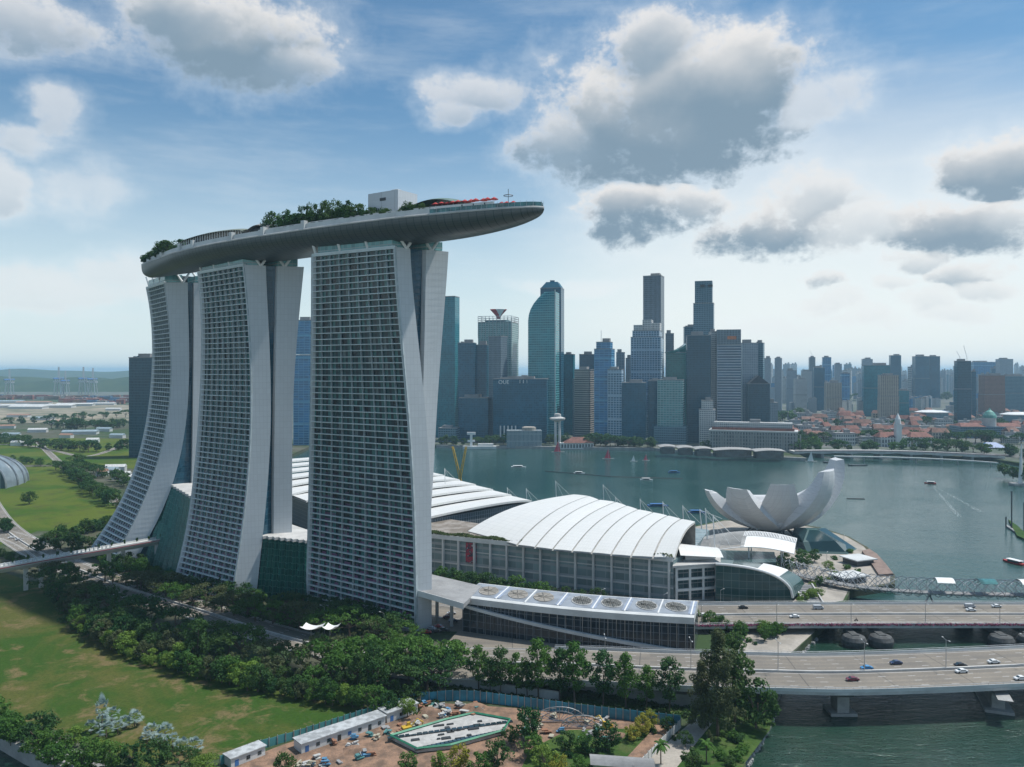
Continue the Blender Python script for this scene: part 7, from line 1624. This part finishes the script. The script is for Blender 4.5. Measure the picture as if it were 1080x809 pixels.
# ------------------------------------------------------------------ boats and marks on the water
def boat(px, py, L, hull, lab, cabin=True, name='boat', rot=0.0, roofm='white', cat='boat'):
    x, y = W(px, py, 0); t = thing(name, lab, cat, (x, y, 0)); c, s = math.cos(rot), math.sin(rot)
    def q(a, b_, z): return (x+a*c-b_*s, y+a*s+b_*c, z)
    m_ = MB(); rings = []
    for f_ in np.linspace(0, 1, 9): w = L*.16*math.sin(math.pi*min(1, .32+.68*f_))**.7+.02; xx = -L/2+L*f_; sh_ = .25*L/10*(2*f_-1)**2; rings.append([q(xx, -w, .9+sh_), q(xx, -w*.7, -.2), q(xx, w*.7, -.2), q(xx, w, .9+sh_)])
    m_.loft(rings); m_.build('hull', hull, t)
    if cabin: m_ = MB(); m_.loft([[q(-L*.3, -L*.11, z), q(L*.2, -L*.11, z), q(L*.2, L*.11, z), q(-L*.3, L*.11, z)] for z in (.9, 2.3)]); m_.build('cabin', MT['glass'], t); m_ = MB(); m_.loft([[q(-L*.38, -L*.14, z), q(L*.27, -L*.14, z), q(L*.27, L*.14, z), q(-L*.38, L*.14, z)] for z in (2.4, 2.65)]); m_.build('roof', MT[roofm], t)
    return t
boat(1069, 594, 16, MT['red'], 'covered red-brown tour boat with a white roof at the right of the bay', rot=1.9, name='tour_boat')
boat(981, 510, 12, MT['red'], 'small red motorboat drawing a wake across the open bay', rot=2.7); boat(711, 498.5, 15, MT['blue'], 'blue-roofed boat in the middle of the bay', roofm='blue'); boat(547, 493, 20, MT['white'], 'low white boat on the water beyond the left shell roof'); boat(611, 499.5, 14, MT['white'], 'small white boat at the left end of the buoy line'); boat(682, 506.5, 15, MT['white'], 'flat white boat on the buoy line')
boat(520, 470, 30, MT['white'], 'white excursion boat moored by the cube building'); boat(880, 488, 30, MT['dark'], 'dark low barge just behind the tallest museum petal', cabin=False, name='barge'); boat(905, 491, 26, MT['dark'], 'dark barge right of the tallest museum petal', cabin=False, name='barge'); boat(735, 541, 16, MT['blue'], 'blue covered landing stage behind the hall roof', roofm='blue'); boat(694, 534, 20, MT['blue'], 'blue roofed pontoon boat seen over the hall roof ridge', roofm='blue')
wk = MB(); a0 = Vector((*W(982, 511, 0), .03)); 
for px, py, w_ in ((1035, 540, 2.2), (1012, 545, 2.2)): b_ = Vector((*W(px, py, 0), .03)); d_ = (b_-a0).normalized(); n_ = Vector((-d_.y, d_.x, 0)); wk.face([a0-n_*.4, b_-n_*w_, b_+n_*w_, a0+n_*.4])
m, nt, b, tc = newmat('wake_foam'); nz = noise(nt, tc.outputs['Object'], .6, 5, .7).ss(.5, .62); tr = nt.nodes.new('ShaderNodeBsdfTransparent'); mxs = nt.nodes.new('ShaderNodeMixShader'); nt.links.new((nz*.6).k, mxs.inputs[0]); nt.links.new(tr.outputs[0], mxs.inputs[1]); nt.links.new(b.outputs[0], mxs.inputs[2]); nt.links.new(mxs.outputs[0], nt.nodes['Material Output'].inputs[0]); b.inputs['Base Color'].default_value = (.6, .65, .65, 1)
struct(wk.build('wake', m), 'stuff')
def sail(px, py, ytop, mat, lab, name='sail_float'):
    x, y = W(px, py, 0); h = (py-ytop)/F*y; t = thing(name, lab, 'sailing boat', (x, y, 0)); m_ = MB(); m_.loft([[(x-h*.32, y, .9), (x+h*.28, y, .9), (x+h*.06, y, h)], [(x-h*.32, y+.3, .9), (x+h*.28, y+.3, .9), (x+h*.06, y+.3, h)]]); m_.build('sail', mat, t)
    m_ = MB(); m_.loft([[(x-h*.45, y-.3, .2), (x+h*.5, y-.3, .2), (x+h*.5, y+.3, .2), (x-h*.45, y+.3, .2)], [(x-h*.55, y-.8, .9), (x+h*.65, y-.8, .9), (x+h*.65, y+.8, .9), (x-h*.55, y+.8, .9)]]); m_.build('hull', MT['white'], t); m_ = MB(); m_.tube([(x+h*.07, y, .8), (x+h*.07, y, h*1.06)], .16, 5); m_.build('mast', MT['white'], t)
rs_ = pm('red_sail', (.6, .06, .1), .6); sail(588, 477, 465, rs_, 'sailboat with a red sail, left one of three off the arcaded pier building'); sail(641, 484, 473, rs_, 'sailboat with a red sail, middle one of three'); sail(681, 486, 479, rs_, 'smaller sailboat with a red sail, right one of three'); sail(668, 487, 480, MT['white'], 'small boat with a white sail between two red ones'); sail(855, 487, 476, MT['white'], 'white sail off the stone point left of the tallest petal'); 
x, y = W(1077, 512, 0); t = thing('sculpture_mast', 'tall slim pale tapering mast at the right edge of the bay', 'mast', (x, y, 0)); m_ = MB(); m_.tube([(x-1, y, 0), (x+.5, y, ZD(468, y))], 2.6, 6, .5); m_.build('mast', MT['white'], t); m_ = MB(); m_.prism(rect(x+6, y, 34, 12), .1, 2.5); m_.build('pontoon', MT['concrete'], t)
bl = MB(); 
for (p, q_) in (((575, 497), (645, 503)), ((645, 503), (720, 505)), ((893, 526), (912, 526.5))): a, b_ = W(*p, 0), W(*q_, 0); bl.tube([(*a, .2), (*b_, .2)], .7, 5)
tag(bl.build('floating_boom', MT['dark'], loc=(*W(645, 503, 0), 0)), 'dark floating boom stretched across the bay behind the halls', 'boom')
# jetty at the right edge
t = thing('jetty', 'dark floating jetty with a tall pole at the right edge of the bay', 'jetty', (*W(1072, 568, 0), 0)); A, B_ = W(1062, 556, .5), W(1095, 578, .5); m_ = MB(); m_.prism([A, B_, (B_[0]+6, B_[1]+9), (A[0]+5, A[1]+9)], .2, 1.3); m_.build('deck', MT['roofgrey'], t)
for px, y0, y1 in ((1067, 557, 518), (1061, 556, 545), (1080, 560, 530)): x, y = W(px, y0, 1); m_ = MB(); m_.tube([(x, y, 0), (x, y, ZD(y1, y))], .5, 6); m_.build('pole', MT['dark'], t)
m_ = MB(); m_.prism([(A[0]+10, A[1]+2), (B_[0]+4, B_[1]+6), (B_[0]+10, B_[1]+40), (A[0]+20, A[1]+30)], .3, 1.5); m_.build('planted_raft', MT['park'], t)
# rocks along the shore by the bridge
rk = MB(); rr = random.Random(8)
for k in range(260):
    f_ = rr.random(); seg = [(77, 261), (86, 276), (96.5, 295), (117, 342), (149, 386)]; i = rr.randrange(4); x = seg[i][0]+(seg[i+1][0]-seg[i][0])*f_+rr.uniform(-.8, 1.4); y = seg[i][1]+(seg[i+1][1]-seg[i][1])*f_; s = rr.uniform(.4, 1.1)
    rk.loft([[(x+s*k2*math.cos(a+f_), y+s*k2*math.sin(a+f_)*.8, z) for a in (0, 1.2, 2.5, 3.8, 5.1)] for k2, z in ((1, -.3), (.8, s*.8), (.3, s*1.1))])
struct(rk.build('shore_rocks', MT['concrete']), 'stuff')

# ------------------------------------------------------------------ haze
hm = bpy.data.materials.new('haze'); hm.use_nodes = True; hn = hm.node_tree; hn.nodes.clear(); vo = hn.nodes.new('ShaderNodeVolumePrincipled'); ou = hn.nodes.new('ShaderNodeOutputMaterial'); hn.links.new(vo.outputs[0], ou.inputs['Volume'])
vo.inputs['Color'].default_value = (.54, .80, 1, 1); vo.inputs['Density'].default_value = HAZE = 6.5e-5; vo.inputs['Anisotropy'].default_value = .1
hb = MB(); hb.prism([(-29900, -390), (30100, -390), (30100, 45100), (-29900, 45100)], -3, 240, True, True); h_ = hb.build('haze', hm); h_['kind'] = 'stuff'
